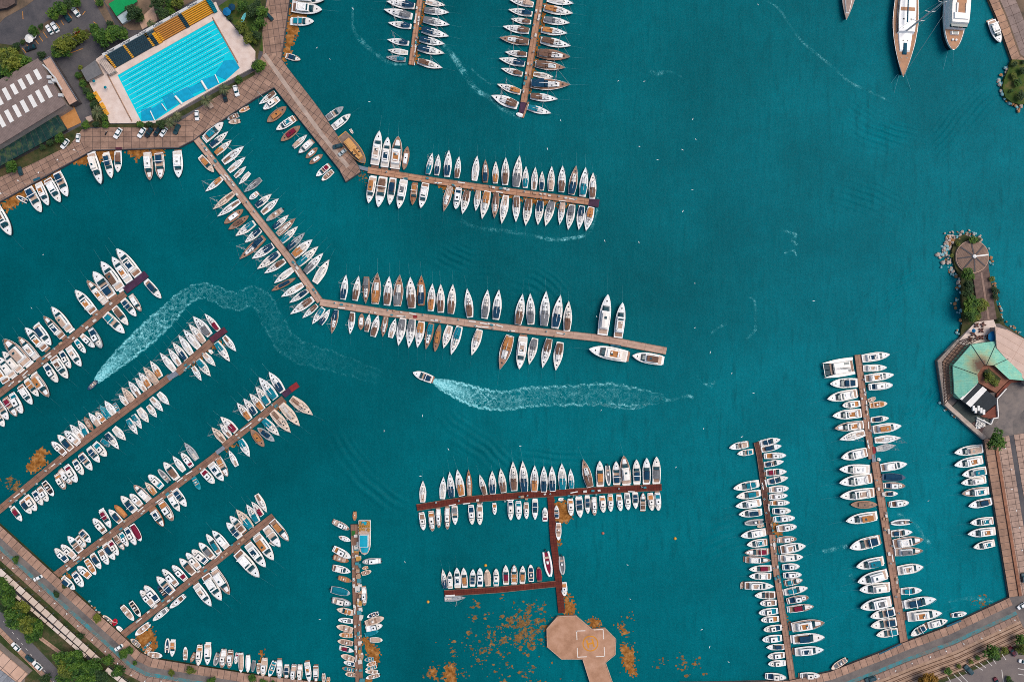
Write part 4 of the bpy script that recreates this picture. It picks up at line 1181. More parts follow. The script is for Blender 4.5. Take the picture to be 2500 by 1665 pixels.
wd = MB()
for f, flat in (('01', (310, 60, 480, 110, 470, 160, 380, 240, 385, 320, 330, 420, 320, 500, 270, 590, 245, 560, 285, 200)),
                ('00', (640, 1490, 850, 1380, 1060, 1365, 1100, 1470, 900, 1500, 750, 1535)), ('00', (1140, 1375, 1500, 1365, 1520, 1440, 1300, 1440, 1270, 1480, 1180, 1420)),
                ('10', (0, 300, 490, 30, 500, 70, 240, 250, 150, 330, 60, 395, 20, 350)),
                ('D', (690, 20, 715, 20, 660, 340, 630, 560, 610, 600, 605, 560, 660, 200)), ('D', (1810, 0, 1835, 60, 1760, 420, 1690, 830, 1660, 860, 1690, 650)),
                ('B', (700, 515, 820, 540, 1100, 575, 1230, 600, 1500, 650, 1900, 705, 2080, 740, 1600, 720, 1380, 660, 1180, 610, 1100, 590, 950, 570, 770, 595)),
                ('I', (740, 320, 830, 300, 850, 345, 860, 385, 820, 425, 775, 430, 762, 360)), ('I', (772, 505, 795, 505, 800, 530, 775, 560)), ('I', (790, 690, 805, 690, 800, 715)),
                ('32', (480, 780, 520, 750, 560, 820, 585, 850, 580, 950, 470, 950)), ('32', (680, 990, 740, 965, 800, 1000, 830, 1060, 740, 1075)),
                ('32', (1000, 1200, 1080, 1240, 1150, 1290, 1120, 1340, 1130, 1420, 1165, 1480, 1090, 1505, 1010, 1400)), ('32', (950, 1020, 1010, 1050, 1080, 1120, 1020, 1130)),
                ('30', (1240, 1130, 1390, 1060, 1440, 1160, 1450, 1250, 1380, 1290, 1290, 1240)), ('30', (570, 610, 650, 555, 660, 600, 640, 640)),
                ('31', (970, 1150, 1040, 1160, 1070, 1220, 1150, 1260, 1120, 1400, 1080, 1390, 1010, 1290)), ('31', (1590, 1420, 1680, 1450, 1650, 1540, 1600, 1510)), ('31', (1740, 1420, 1800, 1385, 1840, 1450, 1845, 1580, 1745, 1580, 1710, 1470)),
                ('31', (20, 1400, 50, 1230, 70, 1300, 60, 1360, 40, 1480)), ('31', (1000, 1540, 1060, 1500, 1070, 1580, 1000, 1580)),
                ('20', (235, 1170, 300, 1050, 380, 970, 460, 1030, 400, 1080, 460, 1120, 350, 1190, 270, 1220)), ('33', (40, 80, 90, 100, 140, 220, 80, 220, 45, 150)), ('33', (170, 960, 220, 990, 220, 1040)), ('F', (600, 520, 900, 260, 920, 300, 830, 350, 660, 500, 580, 550)), ('F', (930, 1270, 1040, 1210, 1050, 1225, 960, 1285)),
                ('F', (1380, 900, 1500, 830, 1510, 850, 1400, 925))):
    blob(wd, FP(f, flat), 0.035)
tag(wd.build('floating_weed', WEED), kind='stuff')
sc = MB()


def scatter(f, x0, y0, x1, y1, n, lo, hi):
    """clumps of flakes, some of them strung together"""
    done = 0
    while done < n:
        u = random.gauss(0.5, 0.27); v = random.gauss(0.5, 0.27)
        cx, cy = F(f, x0 + (x1 - x0) * u, y0 + (y1 - y0) * v)
        for _ in range(random.choice((1, 1, 2, 4, 9))):
            done += 1
            px, py = cx + random.gauss(0, 1.0), cy + random.gauss(0, 1.0)
            r = random.uniform(lo, hi) * random.choice((0.45, 0.6, 0.9, 1.3))
            k = random.randint(6, 10); a0 = random.uniform(0, 6); e = random.uniform(0.4, 1)
            sc.prism([(px + r * random.uniform(0.4, 1.3) * cos(a0 + 2 * pi * i / k), py + e * r * random.uniform(0.4, 1.3) * sin(a0 + 2 * pi * i / k)) for i in range(k)], -0.03, 0.03 + random.uniform(0, .02))


scatter('32', -80, 870, 380, 1260, 430, 0.3, 1.0)
scatter('31', 1850, 950, 2355, 1567, 240, 0.2, 0.75)
scatter('32', -50, 1350, 560, 1600, 70, 0.25, 0.9)
scatter('32', 1200, 1340, 1760, 1567, 60, 0.3, 1.0)
scatter('32', 950, 1000, 1180, 1520, 60, 0.2, 0.9)
scatter('31', 1500, 1400, 1900, 1567, 60, 0.3, 0.9)
scatter('31', 1940, 800, 2060, 960, 24, 0.3, 0.9)
scatter('20', 20, 1230, 220, 1360, 60, 0.25, 0.9)
scatter('B', -40, 400, 60, 520, 45, 0.2, 0.6)
scatter('33', 1850, 780, 2080, 880, 40, 0.2, 0.7)
tag(sc.build('weed_clump', DWEED), kind='stuff')


# ------------------------------------------------------------------ foam
def foam_mat():
    """broken white water: a bright lace of foam lines over a thin veil of bubbles, both fed by the foam attribute"""
    m = bpy.data.materials.new('wake_foam'); m.use_nodes = True
    nt = m.node_tree; L = nt.links.new
    N = nt.nodes.new

    def rng(src, a, b2, c, d):
        r = N('ShaderNodeMapRange'); r.inputs['From Min'].default_value = a; r.inputs['From Max'].default_value = b2
        r.inputs['To Min'].default_value = c; r.inputs['To Max'].default_value = d
        L(src, r.inputs['Value']); return r.outputs[0]

    def op(o, a, b2):
        r = N('ShaderNodeMath'); r.operation = o
        for i, q in enumerate((a, b2)):
            if isinstance(q, (int, float)):
                r.inputs[i].default_value = q
            else:
                L(q, r.inputs[i])
        return r.outputs[0]
    b = nt.nodes['Principled BSDF']
    b.inputs['Roughness'].default_value = 0.7; b.inputs['Specular IOR Level'].default_value = 0.2
    at = N('ShaderNodeAttribute'); at.attribute_name = 'foam'
    fo = at.outputs['Fac']
    tc = N('ShaderNodeTexCoord')
    nd = N('ShaderNodeTexNoise'); nd.inputs['Scale'].default_value = 0.5; nd.inputs['Detail'].default_value = 6; nd.inputs['Roughness'].default_value = 0.65
    L(tc.outputs['Object'], nd.inputs['Vector'])
    av = N('ShaderNodeVectorMath'); av.operation = 'MULTIPLY_ADD'; av.inputs[1].default_value = (6, 6, 0)
    L(nd.outputs['Color'], av.inputs[0]); L(tc.outputs['Object'], av.inputs[2])
    lines = []
    for sc_, wd_ in ((0.24, 0.10), (0.55, 0.16)):
        v = N('ShaderNodeTexVoronoi'); v.feature = 'DISTANCE_TO_EDGE'; v.inputs['Scale'].default_value = sc_
        L(av.outputs[0], v.inputs['Vector'])
        lines.append(rng(v.outputs['Distance'], 0.0, wd_, 1.0, 0.0))
    n = N('ShaderNodeTexNoise'); n.inputs['Scale'].default_value = 1.3; n.inputs['Detail'].default_value = 8; n.inputs['Roughness'].default_value = 0.75
    L(tc.outputs['Object'], n.inputs['Vector'])
    brk = rng(n.outputs['Fac'], 0.40, 0.62, 0.0, 1.0)
    lace = op('MULTIPLY', op('MAXIMUM', lines[0], op('MULTIPLY', lines[1], 0.75)), op('ADD', op('MULTIPLY', brk, 0.8), 0.2))
    solid = op('MULTIPLY', rng(fo, 0.42, 0.95, 0.0, 1.0), op('ADD', op('MULTIPLY', brk, 0.75), 0.25))
    a1 = op('MULTIPLY', op('MAXIMUM', lace, solid), rng(fo, 0.03, 0.42, 0.0, 1.0))
    veil = op('MULTIPLY', rng(fo, 0.22, 1.0, 0.0, 0.7), rng(nd.outputs['Fac'], 0.35, 0.65, 0.35, 1.0))
    al = op('MINIMUM', op('ADD', a1, veil), 0.95)
    mc = N('ShaderNodeMix'); mc.data_type = 'RGBA'
    mc.inputs[6].default_value = (0.0, 0.33, 0.38, 1); mc.inputs[7].default_value = (0.42, 0.86, 0.88, 1)
    L(a1, mc.inputs[0]); L(mc.outputs[2], b.inputs['Base Color'])
    tr = N('ShaderNodeBsdfTransparent'); mx = N('ShaderNodeMixShader')
    L(al, mx.inputs[0]); L(tr.outputs[0], mx.inputs[1]); L(b.outputs[0], mx.inputs[2])
    L(mx.outputs[0], nt.nodes['Material Output'].inputs['Surface'])
    return m


FOAM = foam_mat()


def wake(pts, edge=0.0, z=0.035):
    """pts: (x, y, width px, strength) in survey pixels; edge: how far foam gathers along the sides from there on"""
    P_ = []
    n = len(pts)
    for i in range(n - 1):
        p0 = pts[max(i - 1, 0)]; p1 = pts[i]; p2 = pts[i + 1]; p3 = pts[min(i + 2, n - 1)]
        for k in range(16):
            t = k / 16
            P_.append(tuple(0.5 * (2 * b + (c - a) * t + (2 * a - 5 * b + 4 * c - d) * t * t + (-a + 3 * b - 3 * c + d) * t ** 3) for a, b, c, d in zip(p0, p1, p2, p3)))
    P_.append(tuple(pts[-1]))
    M = 24
    v = []; fo = []; f = []
    thin = edge == 0.0
    ph = random.uniform(0, 6)
    for i, (x, y, w, s) in enumerate(P_):
        a = P_[max(i - 1, 0)]; b = P_[min(i + 1, len(P_) - 1)]
        dx, dy = b[0] - a[0], b[1] - a[1]; l = hypot(dx, dy) or 1
        e = edge * min(1, i / (len(P_) * 0.3))
        if thin:
            s = s * 0.85 * (0.66 + 0.34 * sin(i * 0.35 + ph) * sin(i * 0.13 + 2 * ph))
        for j in range(M + 1):
            u = j / M * 2 - 1
            q = W(x - dy / l * w / 2 * u, y + dx / l * w / 2 * u)
            v.append((*q, z))
            au = abs(u)
            core = max(0.0, 1 - au * au) ** 0.75
            rc = 0.78 + 0.07 * sin(i * 0.9 + ph + 2 * (u > 0)) + 0.05 * sin(i * 2.3 + 3 * ph * (u > 0))
            rim = math.exp(-((au - rc) / 0.085) ** 2)
            c = s * 1.2 * ((1 - e) * core + e * (0.5 * core + 1.25 * rim))
            fo.append(c if au < 0.99 else 0.0)
    for i in range(len(P_) - 1):
        for j in range(M):
            o = i * (M + 1) + j
            f.append((o, o + 1, o + M + 2, o + M + 1))
    me = bpy.data.meshes.new('wake_foam')
    me.from_pydata(v, [], f)
    at = me.attributes.new('foam', 'FLOAT', 'POINT')
    at.data.foreach_set('value', fo)
    me.materials.append(FOAM)
    o = link(bpy.data.objects.new('wake_foam', me))
    tag(o, kind='stuff')


def wk(segs):
    return [(*fp(f, x, y), w / FR[f][2], s) for f, x, y, w, s in segs]


wake(wk([('E', 868, 1112, 20, 1), ('E', 905, 1075, 85, 1.0), ('E', 1010, 970, 140, 0.85), ('E', 1200, 800, 200, 0.72), ('E', 1400, 620, 225, 0.6), ('E', 1560, 470, 205, 0.5), ('E', 1700, 330, 170, 0.42), ('E', 1880, 265, 170, 0.34), ('E', 2150, 360, 200, 0.27), ('11', 30, 1180, 220, 0.22), ('21', 300, 40, 250, 0.18), ('21', 700, 190, 220, 0.15), ('21', 1150, 340, 150, 0.12)]), 0.7)
wake(wk([('C', 1035, 1085, 40, 1), ('C', 1140, 1130, 130, 0.95), ('C', 1300, 1190, 190, 0.9), ('C', 1480, 1250, 220, 0.7), ('C', 1700, 1275, 210, 0.5), ('22', 130, 520, 215, 0.46), ('22', 300, 510, 215, 0.40), ('22', 620, 500, 225, 0.38), ('22', 900, 490, 240, 0.36), ('22', 1150, 520, 200, 0.3), ('22', 1400, 530, 90, 0.2)]), 0.85)
wake(wk([('22', 700, 590, 40, 0.3), ('22', 760, 570, 40, 0.55), ('22', 900, 600, 34, 0.55), ('22', 1070, 625, 34, 0.55), ('22', 1200, 600, 40, 0.5), ('22', 1330, 530, 60, 0.5), ('22', 1450, 545, 40, 0.4), ('22', 1610, 505, 40, 0.5), ('22', 1670, 530, 36, 0.4)]), 0)
wake(wk([('22', 1700, 320, 16, 0.3), ('22', 1760, 390, 16, 0.35), ('22', 1830, 405, 60, 0.6), ('22', 1870, 370, 30, 0.2)]), 0)
wake(wk([('01', 1720, 410, 40, 0.5), ('01', 1830, 540, 70, 0.55), ('01', 1930, 700, 70, 0.5), ('01', 2030, 830, 60, 0.45), ('01', 2150, 900, 60, 0.5), ('01', 2270, 1000, 60, 0.45), ('02', 30, 1065, 50, 0.5), ('02', 90, 1090, 30, 0.3)]), 0)
wake(wk([('01', 890, 60, 30, 0.25), ('01', 900, 280, 40, 0.4), ('01', 980, 390, 60, 0.45), ('01', 1080, 480, 50, 0.35), ('01', 1180, 550, 60, 0.35), ('01', 1280, 590, 50, 0.45), ('01', 1390, 590, 30, 0.3)]), 0)
wake(wk([('01', 1960, 610, 20, 0.3), ('01', 2040, 690, 26, 0.4), ('01', 2160, 780, 20, 0.3)]), 0)
wake(wk([('B', 2185, 650, 24, 0.5), ('B', 2170, 800, 30, 0.35), ('B', 2090, 980, 40, 0.45), ('B', 1900, 1030, 46, 0.62), ('B', 1740, 1035, 46, 0.62), ('B', 1620, 1010, 40, 0.4), ('B', 1350, 960, 50, 0.3), ('B', 1080, 930, 50, 0.34), ('B', 920, 860, 40, 0.3)]), 0)
wake(wk([('02', 2250, -30, 20, 0.2), ('03', 0, 20, 26, 0.42), ('03', 110, 100, 30, 0.36), ('03', 300, 370, 36, 0.36), ('03', 560, 590, 36, 0.38), ('03', 740, 750, 36, 0.4), ('03', 900, 830, 36, 0.34), ('03', 1050, 900, 30, 0.28), ('03', 1250, 1000, 24, 0.1)]), 0)
wake(wk([('13', 110, 550, 30, 0.3), ('13', 250, 590, 40, 0.6), ('13', 230, 650, 50, 0.55), ('13', 265, 690, 40, 0.4)]), 0)
wake(wk([('13', 150, 765, 24, 0.4), ('13', 230, 735, 30, 0.5), ('13', 262, 790, 24, 0.4)]), 0)
wake(wk([('12', 2150, 1550, 30, 0.3), ('12', 2230, 1480, 36, 0.45), ('12', 2240, 1360, 30, 0.35), ('12', 2230, 1200, 30, 0.35), ('12', 2170, 1165, 24, 0.3)]), 0)
wake(wk([('12', 1830, 1500, 36, 0.3), ('12', 1910, 1440, 40, 0.36), ('12', 1980, 1410, 30, 0.3)]), 0)
wake(wk([('02', 1270, 655, 40, 0.3), ('02', 1330, 680, 60, 0.45), ('02', 1450, 660, 30, 0.25), ('02', 1560, 710, 24, 0.25)]), 0)
wake(wk([('33', 500, 365, 50, 0.35), ('33', 600, 345, 60, 0.45), ('33', 730, 315, 50, 0.5)]), 0)
wake(wk([('33', 1190, 20, 40, 0.35), ('33', 1300, 70, 60, 0.35), ('33', 1400, 170, 40, 0.4), ('33', 1440, 250, 50, 0.5), ('33', 1500, 290, 50, 0.4)]), 0)
wake(wk([('33', 750, 580, 60, 0.4), ('33', 800, 630, 60, 0.4)]), 0)
wake(wk([('33', 1660, 830, 30, 0.25), ('33', 1820, 795, 40, 0.35), ('33', 1960, 800, 50, 0.4), ('33', 2080, 830, 40, 0.35)]), 0)
# ------------------------------------------------------------------ shore buildings
TILEB = slabs('ribbed_brown_roof', (0.215, 0.16, 0.145), (0.20, 0.15, 0.135), (0.15, 0.11, 0.10), 60, 0.55, False, radians(30), 0.06, stain=0.25)
CWALL = mat('cement_wall', (0.30, 0.25, 0.22), 0.85, 0.15, 0.4)
DWALL = mat('dark_wall', (0.07, 0.06, 0.06), 0.8, 0.15, 0.4)
PINK = slabs('pink_decking', (0.50, 0.315, 0.235), (0.46, 0.29, 0.215), (0.34, 0.21, 0.15), 0.9, 30, False, radians(28), 0.04, stain=0.15)
WPAN = mat('white_panel', (0.72, 0.70, 0.66), 0.5, 0.06, 0.6)
GGLS = ground('mossy_glass_roof', [(0.008, 0.03, 0.028), (0.015, 0.045, 0.04), (0.07, 0.10, 0.045)], 0.35, 10, 0.35)
LG = LZ


def fpts(f, flat, z):
    return FP(f, flat, z)


def block(root, part, f, flat, z0, z1, m, dz=0.0):
    """a part whose outline is surveyed at its own roof height; geometry relative to the thing"""
    ox, oy = root.location.x, root.location.y
    p = [(a - ox, b - oy) for a, b in FP(f, flat, z1)]
    return MB().prism(p, z0, z1 + dz).build(part, m, root)


def bld(name, label, cat, f, x, y, group=None):
    p = F(f, x, y, LG)
    return thing(name, label, cat, (p[0], p[1], 0), 0, group)


def inset(flat, k):
    cx = sum(flat[0::2]) / (len(flat) // 2); cy = sum(flat[1::2]) / (len(flat) // 2)
    return [cx + (v - cx) * k if i % 2 == 0 else cy + (v - cy) * k for i, v in enumerate(flat)]


# sports hall with skylights
h = bld('sports_hall', 'large brown-roofed hall with two rows of white skylights', 'hall', '00', 250, 900)
roof = (-120, 800, 345, 540, 605, 962, 0, 1332, -120, 1400)
block(h, 'wall', '00', inset(roof, 0.985), 0, 8.0, CWALL)
rf = block(h, 'roof', '00', roof, 7.9, 8.5, TILEB)
for cx, cy in ((345, 688), (272, 733), (201, 777), (130, 822), (60, 867), (-12, 912), (440, 845), (367, 888), (298, 933), (225, 980), (155, 1023), (82, 1070), (10, 1115)):
    a = radians(-28)
    w, l = (20, 50) if cy < 830 and cx < 346 and cy != 845 else (20, 60)
    ux, uy = cos(a), sin(a)
    fl = []
    for sx, sy in ((-1, -1), (1, -1), (1, 1), (-1, 1)):
        fl += [cx + sx * w * ux - sy * l * uy, cy + sx * w * uy + sy * l * ux]
    block(h, 'skylight', '00', fl, 8.4, 8.75, WPAN)
mb = MB()
pr = None
for q in ((395, 600), (440, 640), (480, 690), (510, 720), (535, 770), (570, 830)):
    p = F('00', *q, 8.8); p = (p[0] - h.location.x, p[1] - h.location.y, 8.9)
    if pr:
        mb.tube(pr, p, 0.35)
    pr = p
mb.build('air_duct', ALU, h)
for q in ((455, 715), (500, 745), (470, 760), (560, 880)):
    p = F('00', *q, 8.8)
    MB().box(p[0] - h.location.x - .9, p[0] - h.location.x + .9, p[1] - h.location.y - .7, p[1] - h.location.y + .7, 8.4, 9.5, 0.9).build('roof_unit', ALU, h)
g = bld('glasshouse', 'long low lean-to with dark mossy glass roof below the hall', 'glasshouse', '00', 300, 1250)
fl = (520, 1042, 615, 1190, 0, 1530, -120, 1600, -120, 1440, 0, 1345)
block(g, 'wall', '00', inset(fl, 0.98), 0, 3.6, DWALL)
block(g, 'roof', '00', fl, 3.55, 4.0, GGLS)
mb = MB()
for i in range(14):
    t = (i + 0.5) / 14
    a = F('00', 520 - 640 * t, 1042 + 398 * t, 4); b2 = F('00', 615 - 735 * t, 1190 + 410 * t, 4)
    mb.tube((a[0] - g.location.x, a[1] - g.location.y, 4.03), (b2[0] - g.location.x, b2[1] - g.location.y, 4.03), 0.06, n=4)
mb.build('glazing_bar', DWALL, g)
g = bld('terrace_wing', 'narrow pink-decked terrace wing along the hall end', 'building', '00', 540, 740)
fl = (395, 562, 460, 528, 705, 930, 640, 966)
block(g, 'wall', '00', inset(fl, 0.98), 0, 6.0, DWALL)
block(g, 'roof_deck', '00', fl, 5.95, 6.3, PINK)
mb = MB()
for a, b2 in (((470, 530), (718, 925)), ((398, 560), (462, 526))):
    p = F('00', *a, 6.5); q = F('00', *b2, 6.5)
    mb.tube((p[0] - g.location.x, p[1] - g.location.y, 7.0), (q[0] - g.location.x, q[1] - g.location.y, 7.0), 0.12)
mb.build('railing', STEEL, g)
g = bld('shed', 'bright green roofed shed with pale blue lean-to', 'shed', '00', 1120, 80)
block(g, 'wall', '00', (1010, 45, 1180, -60, 1250, 10, 1072, 138), 0, 3.2, CWALL)
block(g, 'roof', '00', (998, 40, 1180, -75, 1265, 12, 1070, 150), 3.15, 3.6, mat('green_sheet_roof', (0.0, 0.26, 0.07), 0.5, 0.1, 0.5))
block(g, 'lean_to', '00', (1072, 152, 1170, 92, 1192, 182, 1125, 222), 0, 2.6, mat('pale_blue_sheet', (0.40, 0.48, 0.50), 0.5, 0.1, 0.5))
g = bld('annex', 'flat grey-roofed changing block beside the pool deck', 'building', '00', 850, 650)
block(g, 'wall', '00', inset((745, 648, 875, 556, 938, 678, 800, 752), 0.98), 0, 4.2, CWALL)
block(g, 'roof', '00', (745, 648, 875, 556, 938, 678, 800, 752), 4.15, 4.5, ground('grey_felt', [(0.12, 0.12, 0.125), (0.17, 0.165, 0.165)], 0.5, 10))
g = bld('shed', 'small brown roofed building at the top edge beyond the car park', 'shed', '00', 80, 40)
block(g, 'wall', '00', (-60, 90, -60, -60, 130, -60, 130, 30, 60, 70), 0, 3.5, DWALL)
block(g, 'roof', '00', (-65, 95, -65, -65, 135, -65, 135, 34, 60, 76), 3.5, 3.8, mat('old_brown_tiles', (0.09, 0.06, 0.05), 0.8, 0.3, 1))
g = bld('kiosk', 'small cream roofed kiosk among palms by the pool corner', 'kiosk', '00', 815, 1095)
block(g, 'wall', '00', (790, 1085, 835, 1070, 850, 1105, 805, 1125), 0, 2.5, CWALL)
block(g, 'roof', '00', (785, 1082, 835, 1064, 852, 1106, 805, 1130), 2.5, 2.8, mat('cream_roof', (0.42, 0.30, 0.24), 0.8, 0.1, 1))
g = bld('kiosk', 'small square tan canopy hut on the promenade under palms', 'kiosk', '00', 1935, 975)
block(g, 'post', '00', (1910, 970, 1940, 950, 1960, 980, 1930, 1000), 0, 2.4, CWALL)
block(g, 'roof', '00', (1903, 968, 1940, 944, 1968, 982, 1930, 1004), 2.4, 2.65, MATS['cream_roof'])

# pool and its deck
DK = 2.2
PDECK = ground('pool_deck', [(0.56, 0.43, 0.36), (0.64, 0.51, 0.44), (0.69, 0.57, 0.50)], 0.35, 10)
pd = bld('swimming_pool', 'fifty metre turquoise outdoor pool in a pale deck with lane ropes', 'swimming pool', '00', 1600, 650)
deck = (885, 545, 950, 500, 1985, 20, 2010, 85, 2345, 470, 2340, 615, 2010, 790, 1430, 1132, 1010, 1136, 815, 755)
pool = (1080, 695, 1962, 190, 2205, 628, 2075, 745, 1650, 965, 1425, 1112, 1297, 1118)
ox, oy = pd.location.x, pd.location.y


def ringmesh(outer, inner, z0, z1):
    bm = bmesh.new()
    vo = [bm.verts.new((a - ox, b - oy, z1)) for a, b in FP('00', outer, z1)]
    vi = [bm.verts.new((a - ox, b - oy, z1)) for a, b in FP('00', inner, z1)]
    es = [bm.edges.new((l[i - 1], l[i])) for l in (vo, vi) for i in range(len(l))]
    bmesh.ops.triangle_fill(bm, edges=es, use_beauty=True)
    for l in (vo, vi):
        lo = [bm.verts.new((v.co.x, v.co.y, z0)) for v in l]
        for i in range(len(l)):
            bm.faces.new((l[i - 1], l[i], lo[i], lo[i - 1]))
    bmesh.ops.recalc_face_normals(bm, faces=bm.faces)
    me = bpy.data.meshes.new('deck'); bm.to_mesh(me); bm.free()
    return me


me = ringmesh(deck, pool, 0.5, DK); me.materials.append(PDECK)
link(bpy.data.objects.new('deck', me), pd)
block(pd, 'pool_basin', '00', inset(pool, 1.0), 0.4, DK - 0.75, mat('pool_tiles', (0.02, 0.50, 0.62), 0.5, 0.05, 0.5))
wm, wnt, wb = nodes('pool_water')
wb.inputs['Base Color'].default_value = (0.0, 0.50, 0.66, 1); wb.inputs['Roughness'].default_value = 0.12
wn = wnt.nodes.new('ShaderNodeTexNoise'); wn.inputs['Scale'].default_value = 1.2; wn.inputs['Detail'].default_value = 4
wtc = wnt.nodes.new('ShaderNodeTexCoord'); wnt.links.new(wtc.outputs['Object'], wn.inputs['Vector'])
wr = wnt.nodes.new('ShaderNodeValToRGB')
wr.color_ramp.elements[0].position = 0.35; wr.color_ramp.elements[0].color = (0.0, 0.50, 0.60, 1)
wr.color_ramp.elements[1].position = 0.7; wr.color_ramp.elements[1].color = (0.0, 0.60, 0.68, 1)
wnt.links.new(wn.outputs['Fac'], wr.inputs['Fac']); wnt.links.new(wr.outputs['Color'], wb.inputs['Base Color'])
block(pd, 'pool_water', '00', pool, DK - 0.9, DK - 0.25, wm)
ROPEW = mat('lane_float', (0.62, 0.72, 0.72), 0.5, 0.1, 1)
LDK = mat('lane_mark', (0.0, 0.20, 0.30), 0.5, 0, 1)
for i in range(9):
    t = (i + 0.6) / 10.3
    a = F('00', 1080 + 217 * t, 695 + 423 * t, DK); b2 = F('00', 1962 + 243 * t, 190 + 438 * t, DK)
    a = (a[0] - ox, a[1] - oy); b2 = (b2[0] - ox, b2[1] - oy)
    u0, u1 = 0.01, (0.99 if i < 7 else (0.90 if i == 7 else 0.75))
    mb = MB(); md = MB()
    n = 38
    for k in range(n):
        s0 = u0 + (u1 - u0) * k / n; s1 = s0 + (u1 - u0) * (0.62 if 0.22 < s0 < 0.8 else 0.98) / n
        p = [a[j] + (b2[j] - a[j]) * s0 for j in (0, 1)]; q = [a[j] + (b2[j] - a[j]) * s1 for j in (0, 1)]
        mb.tube((*p, DK - 0.2), (*q, DK - 0.2), 0.07, n=5)
    mb.build('lane_rope', ROPEW, pd)
    o = 0.5 / 10.3
    t2 = t + o
    a = F('00', 1080 + 217 * t2, 695 + 423 * t2, DK); b2 = F('00', 1962 + 243 * t2, 190 + 438 * t2, DK)
    p = [a[j] - (ox, oy)[j] + (b2[j] - a[j]) * 0.07 for j in (0, 1)]; q = [a[j] - (ox, oy)[j] + (b2[j] - a[j]) * u1 * 0.93 for j in (0, 1)]
    md.tube((*p, DK - 0.29), (*q, DK - 0.25), 0.12, n=5)
    md.build('lane_line', LDK, pd)
mb = MB()
for a, b2 in (((990, 690), (1215, 1120)), ((1955, 165), (2190, 580))):
    p = F('00', *a, DK); q = F('00', *b2, DK)
    mb.tube((p[0] - ox, p[1] - oy, DK + 0.06), (q[0] - ox, q[1] - oy, DK + 0.06), 0.28, n=5)
mb.build('drain_channel', mat('tan_kerb', (0.30, 0.18, 0.12), 0.8, 0.2, 0.6), pd)
COVER = mat('blue_pool_sheet', (0.0, 0.30, 0.48), 0.45, 0.15, 0.5)
for i, fl in enumerate(((1297, 1010, 1390, 985, 1420, 1112, 1300, 1118), (1385, 1010, 1490, 935, 1535, 1020, 1430, 1100), (1490, 900, 1590, 850, 1635, 955, 1540, 1012), (1600, 860, 1720, 800, 1790, 895, 1690, 948), (1725, 810, 1840, 765, 1880, 820, 1770, 868), (1840, 740, 1985, 690, 2015, 765, 1910, 828), (1975, 690, 2060, 560, 2150, 550, 2205, 625, 2070, 735))):
    p = FP('00', fl, DK)
    cx = sum(a for a, _ in p) / len(p); cy = sum(b for _, b in p) / len(p)
    mb = MB()
    mb.prism([(a - cx, b - cy) for a, b in p], 0, 0.08, [((a - cx) * 0.93 + random.uniform(-.2, .2), (b - cy) * 0.93 + random.uniform(-.2, .2)) for a, b in p])
    o = mb.build('pool_cover', COVER); o.location = (cx, cy, DK - 0.22)
    tag(o, 'crumpled blue pool sheet on the shallow edge, %s from the kiosk corner' % ORD[i], 'pool cover', 'blue sheets along the pool edge')
for i, (x, y, x2, y2) in enumerate(((1385, 1025, 1425, 1112), (1490, 960, 1535, 1022), (1615, 890, 1680, 965), (1855, 750, 1905, 832), (1980, 690, 2015, 768))):
    p = F('00', x, y, DK); q = F('00', x2, y2, DK)
    mb = MB().tube((0, 0, 0), (q[0] - p[0], q[1] - p[1], 0), 0.5 if i in (2, 3) else 0.22, n=8)
    o = mb.build('cover_roller', WPAN); o.location = (*p, DK + 0.25)
    tag(o, 'white pool cover roller across the edge, %s from the kiosk corner' % ORD[i], 'cover roller', 'pool cover rollers')
# grandstand
gs = bld('grandstand', 'stepped grandstand in dark blue and yellow above the pool', 'grandstand', '00', 1450, 350)
gx, gy = gs.location.x, gs.location.y
SEATB = mat('dark_blue_seat', (0.012, 0.04, 0.06), 0.5, 0.15, 1)
SEATB2 = mat('worn_blue_step', (0.05, 0.085, 0.10), 0.6, 0.15, 1)
SEATY = mat('yellow_seat', (0.68, 0.32, 0.02), 0.5, 0.1, 1)
SEATO = mat('orange_seat', (0.50, 0.21, 0.04), 0.5, 0.12, 1)
GAP = mat('stand_step', (0.22, 0.10, 0.03), 0.8, 0.1, 1)
TL, TR, BL, BR = (962, 512), (1930, -28), (1055, 632), (2008, 95)


def gp(u, v, z):
    """u along the stand, v from back (0) to front (1)"""
    x = (TL[0] * (1 - u) + TR[0] * u) * (1 - v) + (BL[0] * (1 - u) + BR[0] * u) * v
    y = (TL[1] * (1 - u) + TR[1] * u) * (1 - v) + (BL[1] * (1 - u) + BR[1] * u) * v
    p = F('00', x, y, z)
    return (p[0] - gx, p[1] - gy)


def gq(part, u0, u1, v0, v1, z0, z1, m):
    return MB().prism([gp(u0, v0, z1), gp(u1, v0, z1), gp(u1, v1, z1), gp(u0, v1, z1)], z0, z1).build(part, m, gs)


